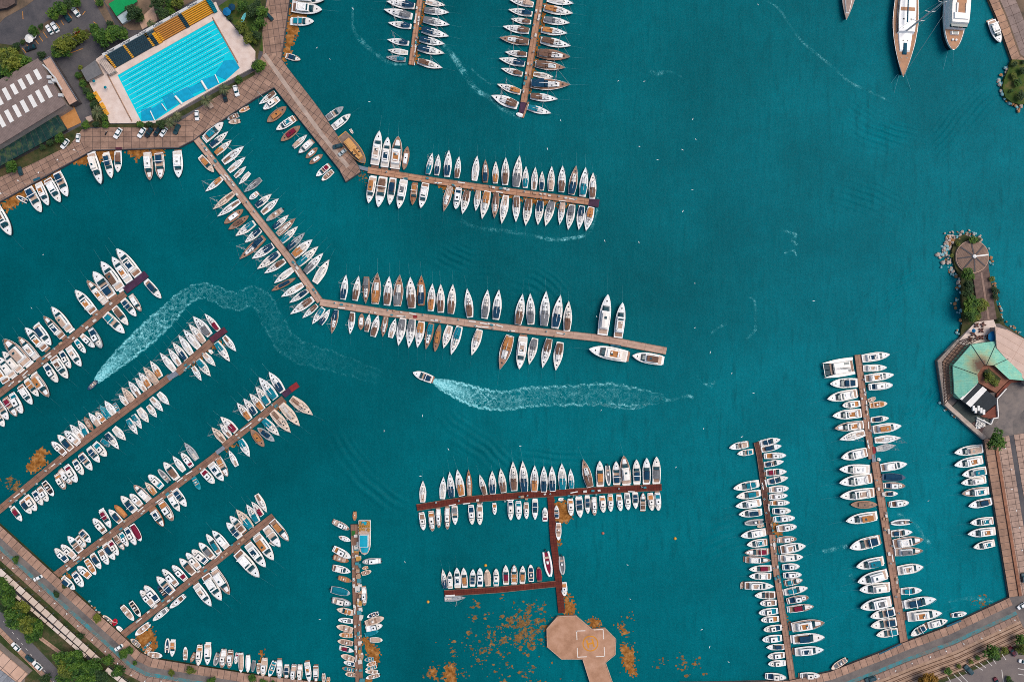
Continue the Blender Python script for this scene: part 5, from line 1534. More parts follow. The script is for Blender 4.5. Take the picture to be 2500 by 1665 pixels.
NR = 8
for r in range(NR):
    v0 = r / NR; v1 = (r + 1) / NR
    z = DK + 4.6 - 4.2 * r / (NR - 1)
    gq('tier', 0.0, 0.452, v0, v1, DK - 0.3, z, SEATB2)
    gq('tier', 0.452, 0.985, v0, v1, DK - 0.3, z + 0.002, GAP)
    gq('seat_row', 0.012, 0.40, v0 + 0.018, v1 - 0.045, z, z + 0.35, SEATB)
    gq('seat_row', 0.46, 0.69, v0 + 0.018, v1 - 0.045, z, z + 0.35, SEATO)
    gq('seat_row', 0.725, 0.955, v0 + 0.018, v1 - 0.045, z, z + 0.35, SEATY)
    for u in (0.0, 0.17, 0.37, 0.462 if r > 2 else 0.37):
        gq('stair_step', u, u + 0.02, v0, v1 - 0.05, z + 0.005, z + 0.45, SEATY)
for r in range(NR):
    v0 = r / NR; v1 = (r + 1) / NR
    z = DK + 4.6 - 4.2 * r / (NR - 1)
    gq('aisle', 0.692, 0.722, v0, v1, z - 0.3, z + 0.37, SEATB)
    gq('end_wall', 0.958, 0.986, v0, v1, DK - 0.2, z + 0.75, MATS['turquoise_canvas'])
    if r > 1:
        gq('platform', 0.425, 0.456, v0, v1, z - 0.3, z + 0.55, SEATY)
        gq('platform', 0.395, 0.425, v0, v1, z - 0.3, z + 0.50, SEATB)
bw = gq('back_wall', -0.012, 0.985, -0.17, 0.0, 0, DK + 5.4, mat('grey_white_wall', (0.52, 0.51, 0.49), 0.6, 0.08, 0.6))
for i, u in enumerate((0.055, 0.205, 0.36, 0.515, 0.675, 0.84)):
    cu = bpy.data.curves.new('lettering', 'FONT'); cu.body = 'Otokar'; cu.size = 1.55; cu.extrude = 0.02; cu.align_x = 'CENTER'; cu.align_y = 'CENTER'; cu.offset = 0.02
    to = bpy.data.objects.new('lettering', cu); COL.objects.link(to)
    bpy.context.view_layer.update()
    me = bpy.data.meshes.new_from_object(to.evaluated_get(bpy.context.evaluated_depsgraph_get()))
    bpy.data.objects.remove(to)
    me.materials.clear(); me.materials.append(mat('black_lettering', (0.015, 0.03, 0.045), 0.6, 0, 1))
    o = link(bpy.data.objects.new('lettering', me), gs)
    q = gp(u, -0.08, DK + 5.42)
    q1_ = gp(u + 0.1, -0.08, DK + 5.42)
    o.location = (q[0], q[1], DK + 5.42)
    o.rotation_euler = (0, 0, atan2(q1_[1] - q[1], q1_[0] - q[0]))
gq('terrace_panel', -0.07, -0.01, 0.1, 1.15, DK - 0.2, DK + 2.4, slabs('white_pergola', (0.52, 0.42, 0.36), (0.48, 0.39, 0.33), (0.30, 0.24, 0.20), 0.8, 30, False, radians(30), 0.1))
# loungers and poolside bits
LY = mat('yellow_cushion', (0.70, 0.33, 0.03), 0.7, 0.1, 1)


def lounger(root, L):
    MB().box(-L / 2, L / 2, -0.85, 0.85, 0.35, 0.55).build('cushion', LY, root)
    MB().box(-L / 2, -L / 2 + 0.5, -0.85, 0.85, 0.55, 0.85, 0.9).build('backrest', LY, root)
    mb = MB()
    for a in (-1, 1):
        for b2 in (-1, 1):
            mb.box(a * (L / 2 - .25) - .06, a * (L / 2 - .25) + .06, b2 * .7 - .06, b2 * .7 + .06, 0, 0.35)
    mb.build('leg_frame', WHT, root)


for q, w in (((875, 855, 925, 935), 'longest'), ((935, 955, 965, 1005), 'middle'), ((965, 1015, 995, 1060), 'shortest')):
    p = F('00', q[0], q[1], DK); e = F('00', q[2], q[3], DK)
    t = thing('sun_lounger', '%s of the yellow bench loungers along the pool deck edge' % w, 'lounger', ((p[0] + e[0]) / 2, (p[1] + e[1]) / 2, DK), atan2(e[1] - p[1], e[0] - p[0]), 'yellow loungers on the pool deck')
    lounger(t, hypot(e[0] - p[0], e[1] - p[1]))


def parasol(root, r, m, h_=2.3):
    MB().lathe(0, 0, [(r, h_), (r * 0.55, h_ + 0.3), (0.05, h_ + 0.6)], 8).build('canopy', m, root)
    MB().tube((0, 0, 0), (0, 0, h_ + 0.5), 0.05).build('pole', ALU, root)


for i, (f, x, y, r, m, z, lab) in enumerate((
        ('00', 298, 375, 2.0, WPAN, LG, 'larger white parasol in the car park planting'), ('00', 335, 350, 1.5, WPAN, LG, 'smaller white parasol beside the larger one'),
        ('00', 888, 765, 0.7, MATS['turquoise_canvas'], DK, 'small turquoise parasol near the grey changing block'), ('00', 993, 822, 0.7, MATS['turquoise_canvas'], DK, 'small turquoise parasol in the middle of the pale deck'),
        ('00', 2150, 90, 1.6, MATS['navy_canvas'], LG, 'dark blue parasol on the lawn'), ('00', 2105, 130, 1.9, mat('blue_canvas', (0.0, 0.13, 0.3), 0.8, 0.1, 1), LG, 'bright blue parasol on the lawn'))):
    t = thing('parasol', lab, 'parasol', (*F(f, x, y, z), z))
    parasol(t, r, m)
t = thing('dinghy', 'small turquoise dinghy lying on the brown lawn', 'dinghy', (*F('00', 2245, 175, LG), LG + 0.4), radians(65))
spd = Shape(f_round, 5.0, 1.5, 0.4, 0.5)
spd.hull().build('hull', mat('aqua_hull', (0.2, 0.62, 0.62), 0.5, 0.1, 1), t)
spd.plan(0.1, 0.85, 0.7, 0.0, 0.05).build('seat_deck', mat('aqua_inside', (0.12, 0.5, 0.52), 0.5, 0.1, 1), t)
# flags on poles in the car park bed
for x, y, c, lab in ((655, 320, (0.7, 0.7, 0.68), 'white flag on a tall pole beside round trees'), (690, 318, (0.4, 0.01, 0.01), 'red flag on a tall pole beside round trees'), (662, 350, (0.65, 0.4, 0.02), 'yellow flag on a tall pole beside round trees')):
    hz = 9
    p = F('00', x, y, hz)
    t = thing('flag', lab, 'flag', (*p, LG), 0.5)
    MB().tube((0, 0, 0), (0, 0, hz - LG + 0.6), 0.07, 0.04).build('flagpole', ALU, t)
    mb = MB()
    n = 6
    v = []
    for i in range(n + 1):
        v += [(i * 0.4, 0.15 * sin(i * 1.3), hz - LG + 0.5), (i * 0.4, 0.15 * sin(i * 1.3) + 0.5, hz - LG - 1.0)]
    mb.add(v, [(2 * i, 2 * i + 2, 2 * i + 3, 2 * i + 1) for i in range(n)])
    mb.build('flag_cloth', mat('flag_%d' % x, c, 0.8, 0.1, 1), t)

# southwest: covered walkways, corner building
CAN = slabs('canopy_panel', (0.62, 0.52, 0.45), (0.56, 0.43, 0.34), (0.09, 0.06, 0.05), 3.7, 20, True, 0, 0.22, stain=0.12)
c1 = bld('walkway_canopy', 'wide covered walkway of pale roof panels nearest the quay', 'canopy', '30', 500, 980)
c2 = bld('walkway_canopy', 'narrower covered walkway of pale roof panels beside the tall trees', 'canopy', '30', 400, 1000)
for c, pts, w in ((c1, f2('30', -120, 420, 0, 553, 905, 1368), 14), (c1, None, 0), (c2, f2('30', -100, 546, 0, 646, 790, 1330), 7)):
    if pts is None:
        pts, w = f2('30', 975, 1445, 1105, 1545, 1200, 1620), 12
    pp = [(a - c.location.x, b2 - c.location.y) for a, b2 in SP(pts, 4.6)]
    ww = w * S / 2
    mb = ribbon(pp, -ww, ww, 4.45, 4.6)
    mb.uv = [(a, 0.5 + b2 * 0.3 + 3) for a, b2 in mb.uv]
    mb.build('roof', CAN, c)
    mb = MB()
    n = 16
    for i in range(n + 1):
        t = i / n
        a, b2 = pp[0], pp[-1]
        x, y = a[0] + (b2[0] - a[0]) * t, a[1] + (b2[1] - a[1]) * t
        mb.tube((x, y, LG), (x, y, 4.45), 0.1, n=5)
    mb.build('post', STEEL, c)
struct('underpass', ribbon([(a, b2) for a, b2 in SP(f2('30', -60, 540, 0, 604, 850, 1365), LZ)], -1.3, 1.1, LZ, LZ + 0.03), ASPH)
g = bld('corner_building', 'low building with salmon roof panels and grey tail at the street corner', 'building', '30', 80, 1400)
fl = (-60, 1220, 0, 1275, 255, 1490, 180, 1567, 180, 1640, -60, 1640)
block(g, 'wall', '30', inset(fl, 0.98), 0, 5.0, CWALL)
block(g, 'roof', '30', (-60, 1222, 0, 1278, 252, 1492, 176, 1580, -60, 1400), 4.95, 5.4, slabs('salmon_roof', (0.54, 0.34, 0.245), (0.58, 0.40, 0.31), (0.16, 0.11, 0.09), 4.2, 9, False, radians(42), 0.15, stain=0.15))
block(g, 'lower_roof', '30', (-60, 1405, 20, 1465, 170, 1590, 170, 1640, -60, 1640), 4.9, 5.3, slabs('grey_sheet', (0.24, 0.25, 0.27), (0.20, 0.21, 0.23), (0.10, 0.10, 0.11), 2, 9, False, radians(42), 0.1))

# restaurant with copper roof on the spit
m, nt, b = nodes('green_copper')
L = nt.links.new
tc = nt.nodes.new('ShaderNodeTexCoord'); n1 = nt.nodes.new('ShaderNodeTexNoise'); n1.inputs['Scale'].default_value = 0.35; n1.inputs['Detail'].default_value = 10; n1.inputs['Roughness'].default_value = 0.75
L(tc.outputs['Object'], n1.inputs['Vector'])
cr = nt.nodes.new('ShaderNodeValToRGB'); e = cr.color_ramp.elements
e[0].position = 0.30; e[0].color = (0.09, 0.36, 0.26, 1); e[1].position = 0.72; e[1].color = (0.32, 0.54, 0.33, 1)
x = e.new(0.48); x.color = (0.18, 0.53, 0.39, 1)
L(n1.outputs['Fac'], cr.inputs['Fac'])
# run-off rust spreading from the chimney corner of the courtyard
vd = nt.nodes.new('ShaderNodeVectorMath'); vd.operation = 'DISTANCE'
rc = F('23', 1965, 225, 7.5); g0_ = F('23', 1950, 350, LG)
vd.inputs[1].default_value = (rc[0] - g0_[0], rc[1] - g0_[1], 7.2)
L(tc.outputs['Object'], vd.inputs[0])
mm = nt.nodes.new('ShaderNodeMath'); mm.operation = 'MULTIPLY_ADD'; mm.inputs[1].default_value = -7.0
L(n1.outputs['Fac'], mm.inputs[0]); L(vd.outputs['Value'], mm.inputs[2])
r1 = nt.nodes.new('ShaderNodeMapRange'); r1.inputs['From Min'].default_value = -2.0; r1.inputs['From Max'].default_value = 4.2; r1.inputs['To Min'].default_value = 1; r1.inputs['To Max'].default_value = 0
L(mm.outputs[0], r1.inputs['Value'])
c2 = nt.nodes.new('ShaderNodeValToRGB'); e = c2.color_ramp.elements
e[0].position = 0.0; e[0].color = (0.30, 0.42, 0.10, 1); e[1].position = 0.9; e[1].color = (0.12, 0.045, 0.015, 1); x = e.new(0.5); x.color = (0.42, 0.22, 0.04, 1)
L(r1.outputs[0], c2.inputs['Fac'])
mc = nt.nodes.new('ShaderNodeMix'); mc.data_type = 'RGBA'
L(r1.outputs[0], mc.inputs[0]); L(cr.outputs['Color'], mc.inputs[6]); L(c2.outputs['Color'], mc.inputs[7])
wv = nt.nodes.new('ShaderNodeTexBrick'); wv.inputs['Scale'].default_value = 1; wv.inputs['Brick Width'].default_value = 1.5; wv.inputs['Row Height'].default_value = 0.7; wv.inputs['Mortar Size'].default_value = 0.05
wv.inputs['Color1'].default_value = (1, 1, 1, 1); wv.inputs['Color2'].default_value = (0.86, 0.86, 0.86, 1); wv.inputs['Mortar'].default_value = (0.72, 0.72, 0.72, 1)
L(tc.outputs['Object'], wv.inputs['Vector'])
mu = nt.nodes.new('ShaderNodeMix'); mu.data_type = 'RGBA'; mu.blend_type = 'MULTIPLY'; mu.inputs[0].default_value = 1
L(mc.outputs[2], mu.inputs[6]); L(wv.outputs['Color'], mu.inputs[7]); L(mu.outputs[2], b.inputs['Base Color'])
b.inputs['Roughness'].default_value = 0.6
COPPER = m
g = bld('restaurant', 'octagonal seafront restaurant with patchy green copper roof', 'restaurant', '23', 1950, 350)
gx, gy = g.location.x, g.location.y
RZ = 6.5


def hipped(root, name, f, outer, inner, zo, zi, m, z0=None):
    """sloping roof faces between an outer (eaves) and an inner (ridge) outline of the same count"""
    a = [(p[0] - root.location.x, p[1] - root.location.y, zo) for p in FP(f, outer, zo)]
    c = [(p[0] - root.location.x, p[1] - root.location.y, zi) for p in FP(f, inner, zi)]
    n = len(a)
    mb = MB(); mb.add(a + c, [(i, i + 1, n + i + 1, n + i) for i in range(n - 1)])
    mb.add([(x, y, zo) for x, y, _ in a] + [(x, y, 0) for x, y, _ in a], [(i, i + 1, n + i + 1, n + i) for i in range(n - 1)])
    return mb.build(name, m, root)


outer = (1770, 540, 1715, 480, 1700, 230, 1870, 35, 2110, 0, 2290, 130, 2420, 260, 2420, 370, 2235, 355)
inner = (1935, 385, 1935, 370, 1925, 310, 1990, 215, 2010, 225, 2080, 225, 2215, 350, 2225, 355, 2225, 357)
hipped(g, 'copper_roof', '23', outer, inner, 5.0, 7.5, COPPER)
mb = MB()
for k in range(9):
    a = F('23', outer[2 * k], outer[2 * k + 1], 5.1); c = F('23', inner[2 * k], inner[2 * k + 1], 7.6)
    if k in (2, 3, 4, 5):
        mb.tube((a[0] - gx, a[1] - gy, 5.1), (c[0] - gx, c[1] - gy, 7.6), 0.12, n=4)
mb.build('roof_ridge', mat('dark_flashing', (0.03, 0.05, 0.05), 0.6, 0.1, 1), g)
block(g, 'courtyard_roof', '23', (1935, 385, 1925, 310, 1990, 215, 2080, 225, 2225, 352, 2100, 480), 0, 5.6, mat('brick_brown_roof', (0.21, 0.085, 0.05), 0.8, 0.2, 0.6))
block(g, 'courtyard_pit', '23', (1975, 320, 2030, 250, 2145, 350, 2090, 430), 5.5, 5.7, DARKGRASS)
block(g, 'black_roof', '23', (1770, 540, 1930, 385, 2100, 530, 2085, 590, 1960, 690), 0, 5.3, mat('black_felt', (0.012, 0.018, 0.024), 0.7, 0.2, 0.5))
block(g, 'white_roof_strip', '23', (1820, 575, 1975, 420, 2015, 450, 1865, 610), 5.2, 5.6, WPAN)
block(g, 'white_valley', '23', (1765, 535, 1905, 400, 1925, 398, 1785, 545), 5.2, 5.45, WPAN)
mb = MB()
for x, y in ((1890, 620), (1910, 640), (1935, 620), (1960, 640), (1985, 655)):
    p = F('23', x, y, 5.6)
    mb = MB().box(p[0] - gx - 0.5, p[0] - gx + 0.5, p[1] - gy - 1.2, p[1] - gy + 1.2, 5.2, 5.9, 0.9)
    mb.build('roof_unit', WPAN, g)
block(g, 'red_terrace', '23', (2225, 355, 2420, 345, 2420, 370, 2240, 385, 2110, 520, 2120, 705, 2060, 720, 1960, 695, 2100, 590, 2105, 490), 0, 2.2, mat('red_brown_terrace', (0.19, 0.055, 0.035), 0.8, 0.25, 0.6))
mb = MB()
pr = None
for q in ((2195, 440), (2110, 535), (2122, 705), (2075, 715), (2055, 770), (1925, 705)):
    p = F('23', *q, 3); p = (p[0] - gx, p[1] - gy)
    if pr:
        dx, dy = p[0] - pr[0], p[1] - pr[1]; l = hypot(dx, dy); nx, ny = -dy / l * .22, dx / l * .22
        mb.prism([(pr[0] + nx, pr[1] + ny), (pr[0] - nx, pr[1] - ny), (p[0] - nx, p[1] - ny), (p[0] + nx, p[1] + ny)], 1.0, 3.0)
    pr = p
mb.build('parapet', WPAN, g)
block(g, 'dark_lower_terrace', '23', (1690, 615, 1760, 545, 1960, 700, 2060, 735, 2040, 770, 1905, 740, 1860, 760), 0, 1.9, mat('dark_green_boards', (0.035, 0.05, 0.045), 0.7, 0.3, 0.5))
g2 = bld('restaurant_wing', 'long pinkish panelled roof wing beside the copper-roofed restaurant', 'building', '23', 2250, 50)
block(g2, 'wall', '13', (2095, 1445, 2200, 1470, 2420, 1600, 2420, 1990, 2110, 1640), 0, 5.6, CWALL)
block(g2, 'roof', '13', (2090, 1437, 2205, 1468, 2430, 1590, 2430, 2010, 2105, 1635), 5.6, 6.1, slabs('pink_roof_panels', (0.56, 0.40, 0.32), (0.60, 0.44, 0.36), (0.36, 0.22, 0.16), 3.0, 12, False, radians(-60), 0.07, stain=0.12))
# seafront lattice terrace and its wall
lt = bld('terrace_pergola', 'angled seafront pergola with dark lattice wrapping the copper roof', 'pergola', '23', 1650, 300)
LAT = mat('dark_timber_lattice', (0.06, 0.035, 0.028), 0.7, 0.2, 1)
lx, ly = lt.location.x, lt.location.y
o_ = (1620, 590, 1600, 190, 1760, 0, 1860, -30); i_ = (1705, 490, 1692, 235, 1860, 30, 1930, -10)
block(lt, 'floor', '23', (*o_, 1930, -10, 1860, 30, 1692, 235, 1705, 490), 0, 1.5, mat('tan_terrace_floor', (0.36, 0.22, 0.155), 0.8, 0.2, 0.5))
mb = MB()
for k in range(3):
    oa, ob = (o_[2 * k], o_[2 * k + 1]), (o_[2 * k + 2], o_[2 * k + 3]); ia, ib = (i_[2 * k], i_[2 * k + 1]), (i_[2 * k + 2], i_[2 * k + 3])
    n = int(hypot(ob[0] - oa[0], ob[1] - oa[1]) / 30)
    for j in range(n + 1):
        t = j / n
        a = F('23', oa[0] + (ob[0] - oa[0]) * t, oa[1] + (ob[1] - oa[1]) * t, 4); c = F('23', ia[0] + (ib[0] - ia[0]) * t, ia[1] + (ib[1] - ia[1]) * t, 4)
        mb.tube((a[0] - lx, a[1] - ly, 4), (c[0] - lx, c[1] - ly, 4), 0.16, n=4)
    for s in (0.05, 0.35, 0.65, 0.95):
        a = F('23', oa[0] + (ia[0] - oa[0]) * s, oa[1] + (ia[1] - oa[1]) * s, 4); c = F('23', ob[0] + (ib[0] - ob[0]) * s, ob[1] + (ib[1] - ob[1]) * s, 4)
        mb.tube((a[0] - lx, a[1] - ly, 4.1), (c[0] - lx, c[1] - ly, 4.1), 0.16, n=4)
mb.build('lattice', LAT, lt)
sw = SP(f2('23', 1985, 905, 1880, 815, 1625, 585, 1565, 185, 1750, -10), 2)
tag(ribbon(sw, -0.2, 1.6, -1, 2.0).build('sea_wall', mat('weathered_wall', (0.44, 0.35, 0.29), 0.85, 0.25, 0.4)), 'weathered concrete sea wall wrapping the restaurant point', 'sea wall')
struct('forecourt', poly(FP('23', (2130, 700, 2120, 540, 2210, 420, 2430, 370, 2430, 560, 2250, 740, 2250, 860, 2150, 820, 2080, 770), LZ), LZ, LZ + 0.05), ground('forecourt_grey', [(0.13, 0.115, 0.11), (0.19, 0.16, 0.145), (0.23, 0.19, 0.165)], 0.25, 10))
struct('terrace', poly(FP('13', (1900, 1400, 1990, 1370, 2070, 1370, 2095, 1440, 2110, 1640, 1960, 1620, 1720, 1600), LZ), LZ - 0.5, LZ + 0.4), mat('pale_terrace', (0.62, 0.50, 0.43), 0.8, 0.12, 0.4))
struct('terrace', poly(FP('23', (1860, 770, 1930, 720, 1990, 790, 1960, 850), LZ), LZ - 0.5, LZ + 0.3), mat('dark_patio', (0.10, 0.06, 0.055), 0.8, 0.2, 0.4))
# tables on the terrace
TBL = mat('brown_wicker', (0.11, 0.045, 0.035), 0.8, 0.25, 1.5)


def table(root, m):
    MB().lathe(0, 0, [(0.75, 0.7), (0.75, 0.78), (0.0, 0.79)], 12).build('table_top', m, root)
    MB().tube((0, 0, 0), (0, 0, 0.7), 0.08).build('leg', m, root)
    for k in range(4):
        a = k * pi / 2 + 0.4
        MB().box(1.05 * cos(a) - .3, 1.05 * cos(a) + .3, 1.05 * sin(a) - .3, 1.05 * sin(a) + .3, 0, 0.45).box(1.28 * cos(a) - .3 * abs(sin(a)) - .05, 1.28 * cos(a) + .3 * abs(sin(a)) + .05, 1.28 * sin(a) - .3 * abs(cos(a)) - .05, 1.28 * sin(a) + .3 * abs(cos(a)) + .05, 0.4, 0.9).build('chair', m, root)


tb0 = None
for x, y in ((1908, 1425), (1967, 1420), (1950, 1472), (1876, 1502), (1912, 1540), (1952, 1537), (1848, 1548), (2010, 1530), (2065, 1470)):
    if tb0 is None:
        tb0 = thing('dining_table', 'brown wicker table with four chairs on the pale restaurant terrace', 'table', group='tables on the restaurant terrace'); table(tb0, TBL); r = tb0
    else:
        r = dup(tb0)
    r.location = (*F('13', x, y, LZ), LZ + 0.4); r.rotation_euler = (0, 0, random.uniform(0, 3)); r.scale = (0.8, 0.8, 1)
t = thing('parasol', 'square blue awning parasol at the terrace edge', 'parasol', (*F('13', 2065, 1530, 3), LZ + 0.4), 0.4); parasol(t, 2.6, MATS['blue_canvas'])
t = thing('parasol', 'small blue parasol among the brown wicker tables', 'parasol', (*F('13', 1880, 1475, 3), LZ + 0.4)); parasol(t, 0.9, MATS['blue_canvas'])
# white chairs stacked outside
c0 = None
for i in range(14):
    x = 1915 + (i % 4) * 20 + random.uniform(-4, 4); y = 735 + (i // 4) * 20 + random.uniform(-4, 4)
    if c0 is None:
        c0 = thing('garden_chair', 'white garden chair standing outside below the dark terrace', 'chair', group='white chairs outside the restaurant'); r = c0
        MB().box(-.4, .4, -.4, .4, 0.38, 0.45).build('seat', WPAN, c0); MB().box(-.4, -.3, -.4, .4, 0.45, 0.95).build('backrest', WPAN, c0)
        for a in (-1, 1):
            for b2 in (-1, 1):
                MB().box(a * .34 - .05, a * .34 + .05, b2 * .34 - .05, b2 * .34 + .05, 0, 0.38).build('leg', WPAN, c0)
    else:
        r = dup(c0)
    r.location = (*F('23', x, y, LZ), LZ + 0.3); r.rotation_euler = (0, 0, random.uniform(0, 6)); r.scale = (1.5, 1.5, 1)

# jetty and round pavilion
jt = thing('boardwalk', 'weathered plank boardwalk leading to the round pavilion', 'boardwalk', (*F('13', 1990, 1150), 0))
jx, jy = jt.location.x, jt.location.y
BW = slabs('grey_boards', (0.17, 0.115, 0.095), (0.135, 0.09, 0.075), (0.07, 0.045, 0.04), 9, 0.5, False, radians(8), 0.07, stain=0.3)
block(jt, 'deck', '13', (1885, 960, 1905, 900, 1990, 780, 2025, 790, 2030, 900, 2060, 1100, 2105, 1370, 1945, 1390, 1920, 1200), 0, 1.9, BW)
block(jt, 'centre_strip', '13', (1955, 940, 1972, 940, 2040, 1370, 2020, 1372), 1.85, 1.96, mat('pale_board_strip', (0.28, 0.18, 0.14), 0.8, 0.2, 0.6))
pv = thing('pavilion', 'round wooden pavilion deck with eight radiating dark beams on the rocky spit', 'pavilion', (*F('13', 1880, 795, 2), 0))
R_ = 152 / 3.768 * S
pts = [(R_ * cos(2 * pi * i / 24 + 0.13), R_ * sin(2 * pi * i / 24 + 0.13)) for i in range(24)]
MB().prism(pts, 0, 2.1).build('base', mat('tan_rim', (0.48, 0.32, 0.24), 0.8, 0.15, 0.6), pv)
mb = MB(); q = [(x * 0.955, y * 0.955, 2.3) for x, y in pts]
mb.add(q + [(x, y, 2.1) for x, y, _ in q] + [(0, 0, 3.4)], [(i, (i + 1) % 24, 48) for i in range(24)] + [(24 + i, 24 + (i + 1) % 24, (i + 1) % 24, i) for i in range(24)])
mb.build('roof', slabs('tan_boards', (0.25, 0.165, 0.125), (0.22, 0.145, 0.11), (0.13, 0.08, 0.06), 6, 0.45, False, radians(40), 0.05, stain=0.3), pv)
for k in range(8):
    a = radians(97 + 45 * k - (6 if k == 7 else 0))
    mb = MB(); dx, dy = cos(a), sin(a); nx, ny = -dy * .3, dx * .3
    lo, hi = 0.06 * R_, 0.93 * R_
    mb.add([(dx * lo + nx, dy * lo + ny, 3.45), (dx * lo - nx, dy * lo - ny, 3.45), (dx * hi - nx, dy * hi - ny, 2.46), (dx * hi + nx, dy * hi + ny, 2.46), (dx * lo + nx, dy * lo + ny, 3.2), (dx * lo - nx, dy * lo - ny, 3.2), (dx * hi - nx, dy * hi - ny, 2.2), (dx * hi + nx, dy * hi + ny, 2.2)],
           [(0, 1, 2, 3), (0, 3, 7, 4), (1, 0, 4, 5), (2, 1, 5, 6), (3, 2, 6, 7)])
    mb.build('beam', WPAN if k == 6 else mat('dark_beam', (0.05, 0.045, 0.05), 0.6, 0.15, 1), pv)
MB().lathe(0, 0, [(0.9, 3.2), (0.8, 3.8), (0.2, 4.0)], 10).build('finial', WPAN, pv)

# helipad platform
hp = thing('helipad', 'salmon concrete helipad platform joined to land by a causeway', 'helipad', (*F('32', 640, 1150), 0))
hx, hy = hp.location.x, hp.location.y
HZ = 1.6
HC = ground('salmon_concrete', [(0.30, 0.155, 0.09), (0.41, 0.225, 0.14), (0.49, 0.285, 0.19)], 0.22, 14)
hpo = (420, 962, 585, 955, 735, 1080, 855, 1070, 955, 1170, 950, 1310, 860, 1385, 950, 1640, 740, 1640, 650, 1352, 455, 1352, 325, 1240, 320, 1075)
block(hp, 'platform', '32', hpo, -3, HZ, HC)
mb = MB()
hp_pts = [(a - hx, b2 - hy) for a, b2 in FP('32', hpo, HZ)]
for i in range(len(hp_pts)):
    a, b2 = hp_pts[i - 1], hp_pts[i]
    dx, dy = b2[0] - a[0], b2[1] - a[1]; l = hypot(dx, dy); nx, ny = -dy / l * .14, dx / l * .14
    mb.prism([(a[0] + nx, a[1] + ny), (a[0] - nx, a[1] - ny), (b2[0] - nx, b2[1] - ny), (b2[0] + nx, b2[1] + ny)], HZ - 0.3, HZ + 0.16)
mb.build('kerb', mat('pale_kerb', (0.44, 0.29, 0.21), 0.8, 0.2, 0.6), hp)
mb = MB()
for q in ((588, 1095, 675, 1092), (594, 1092, 598, 1178), (752, 1084, 840, 1081), (838, 1082, 843, 1170), (600, 1250, 604, 1335), (600, 1335, 688, 1331), (848, 1243, 853, 1328), (770, 1331, 853, 1327)):
    bar(mb, '32', *q, 0.36, HZ + 0.004)
mb.v = [(x - hx, y - hy, z) for x, y, z in mb.v]
mb.build('corner_marking', mat('white_paint', (0.70, 0.62, 0.55), 0.7, 0.1, 1), hp)
c = F('32', 721, 1210, HZ); c = (c[0] - hx, c[1] - hy)
mb = MB(); n = 40; v = []
for i in range(n):
    a = 2 * pi * i / n
    for r in (62, 73):
        v.append((c[0] + r / 3.768 * S * cos(a), c[1] + r / 3.768 * S * sin(a), HZ + 0.01))
mb.add(v, [(2 * i, 2 * i + 1, (2 * i + 3) % (2 * n), (2 * i + 2) % (2 * n)) for i in range(n)])
ORG = mat('orange_paint', (0.55, 0.22, 0.02), 0.7, 0.12, 1)
mb.build('circle_marking', ORG, hp)
mb = MB()
k = S / 3.768; a = radians(14)
for x0, x1, y0, y1 in ((-33, -18, -38, 38), (18, 33, -38, 38), (-20, 20, -8, 8)):
    pp = []
    for x, y in ((x0, y0), (x1, y0), (x1, y1), (x0, y1)):
        pp.append((c[0] + k * (x * cos(a) - y * sin(a)), c[1] + k * (x * sin(a) + y * cos(a))))
    mb.prism(pp, HZ + 0.004 + 0.004 * (y1 == 8), HZ + 0.014 + 0.004 * (y1 == 8))
mb.build('letter_marking', ORG, hp)

# stuff crowding the fishing pier
CR = [mat('crate_wood', (0.40, 0.25, 0.16), 0.8, 0.2, 1), mat('crate_white', (0.60, 0.55, 0.5), 0.7, 0.1, 1), mat('crate_teal', (0.04, 0.2, 0.24), 0.7, 0.15, 1), mat('net_heap', (0.45, 0.24, 0.06), 0.9, 0.3, 2)]
CW = ['tan', 'pale', 'teal', 'ochre']
cp = {}
for i in range(44):
    t = random.random()
    x = 918 + 45 * t + random.uniform(-4, 28); y = 180 + 1380 * t
    m = random.choice((0, 0, 1, 1, 2, 3))
    if m not in cp:
        r = thing('storage_box', '%s storage box among the clutter on the fishing pier' % CW[m], 'box', group='%s storage boxes on the fishing pier' % CW[m])
        MB().box(-.7, .7, -.6, .6, 0, 0.7, 0.96).build('body', CR[m], r); MB().box(-.74, .74, -.64, .64, 0.7, 0.8, 0.95).build('lid', CR[m], r)
        cp[m] = r
    else:
        r = dup(cp[m])
    r.location = (*F('31', x, y, PZ), PZ + 0.02); r.rotation_euler = (0, 0, random.uniform(-.2, .2)); r.scale = (random.uniform(.7, 1.5), random.uniform(.7, 1.7), random.uniform(.6, 1.2))

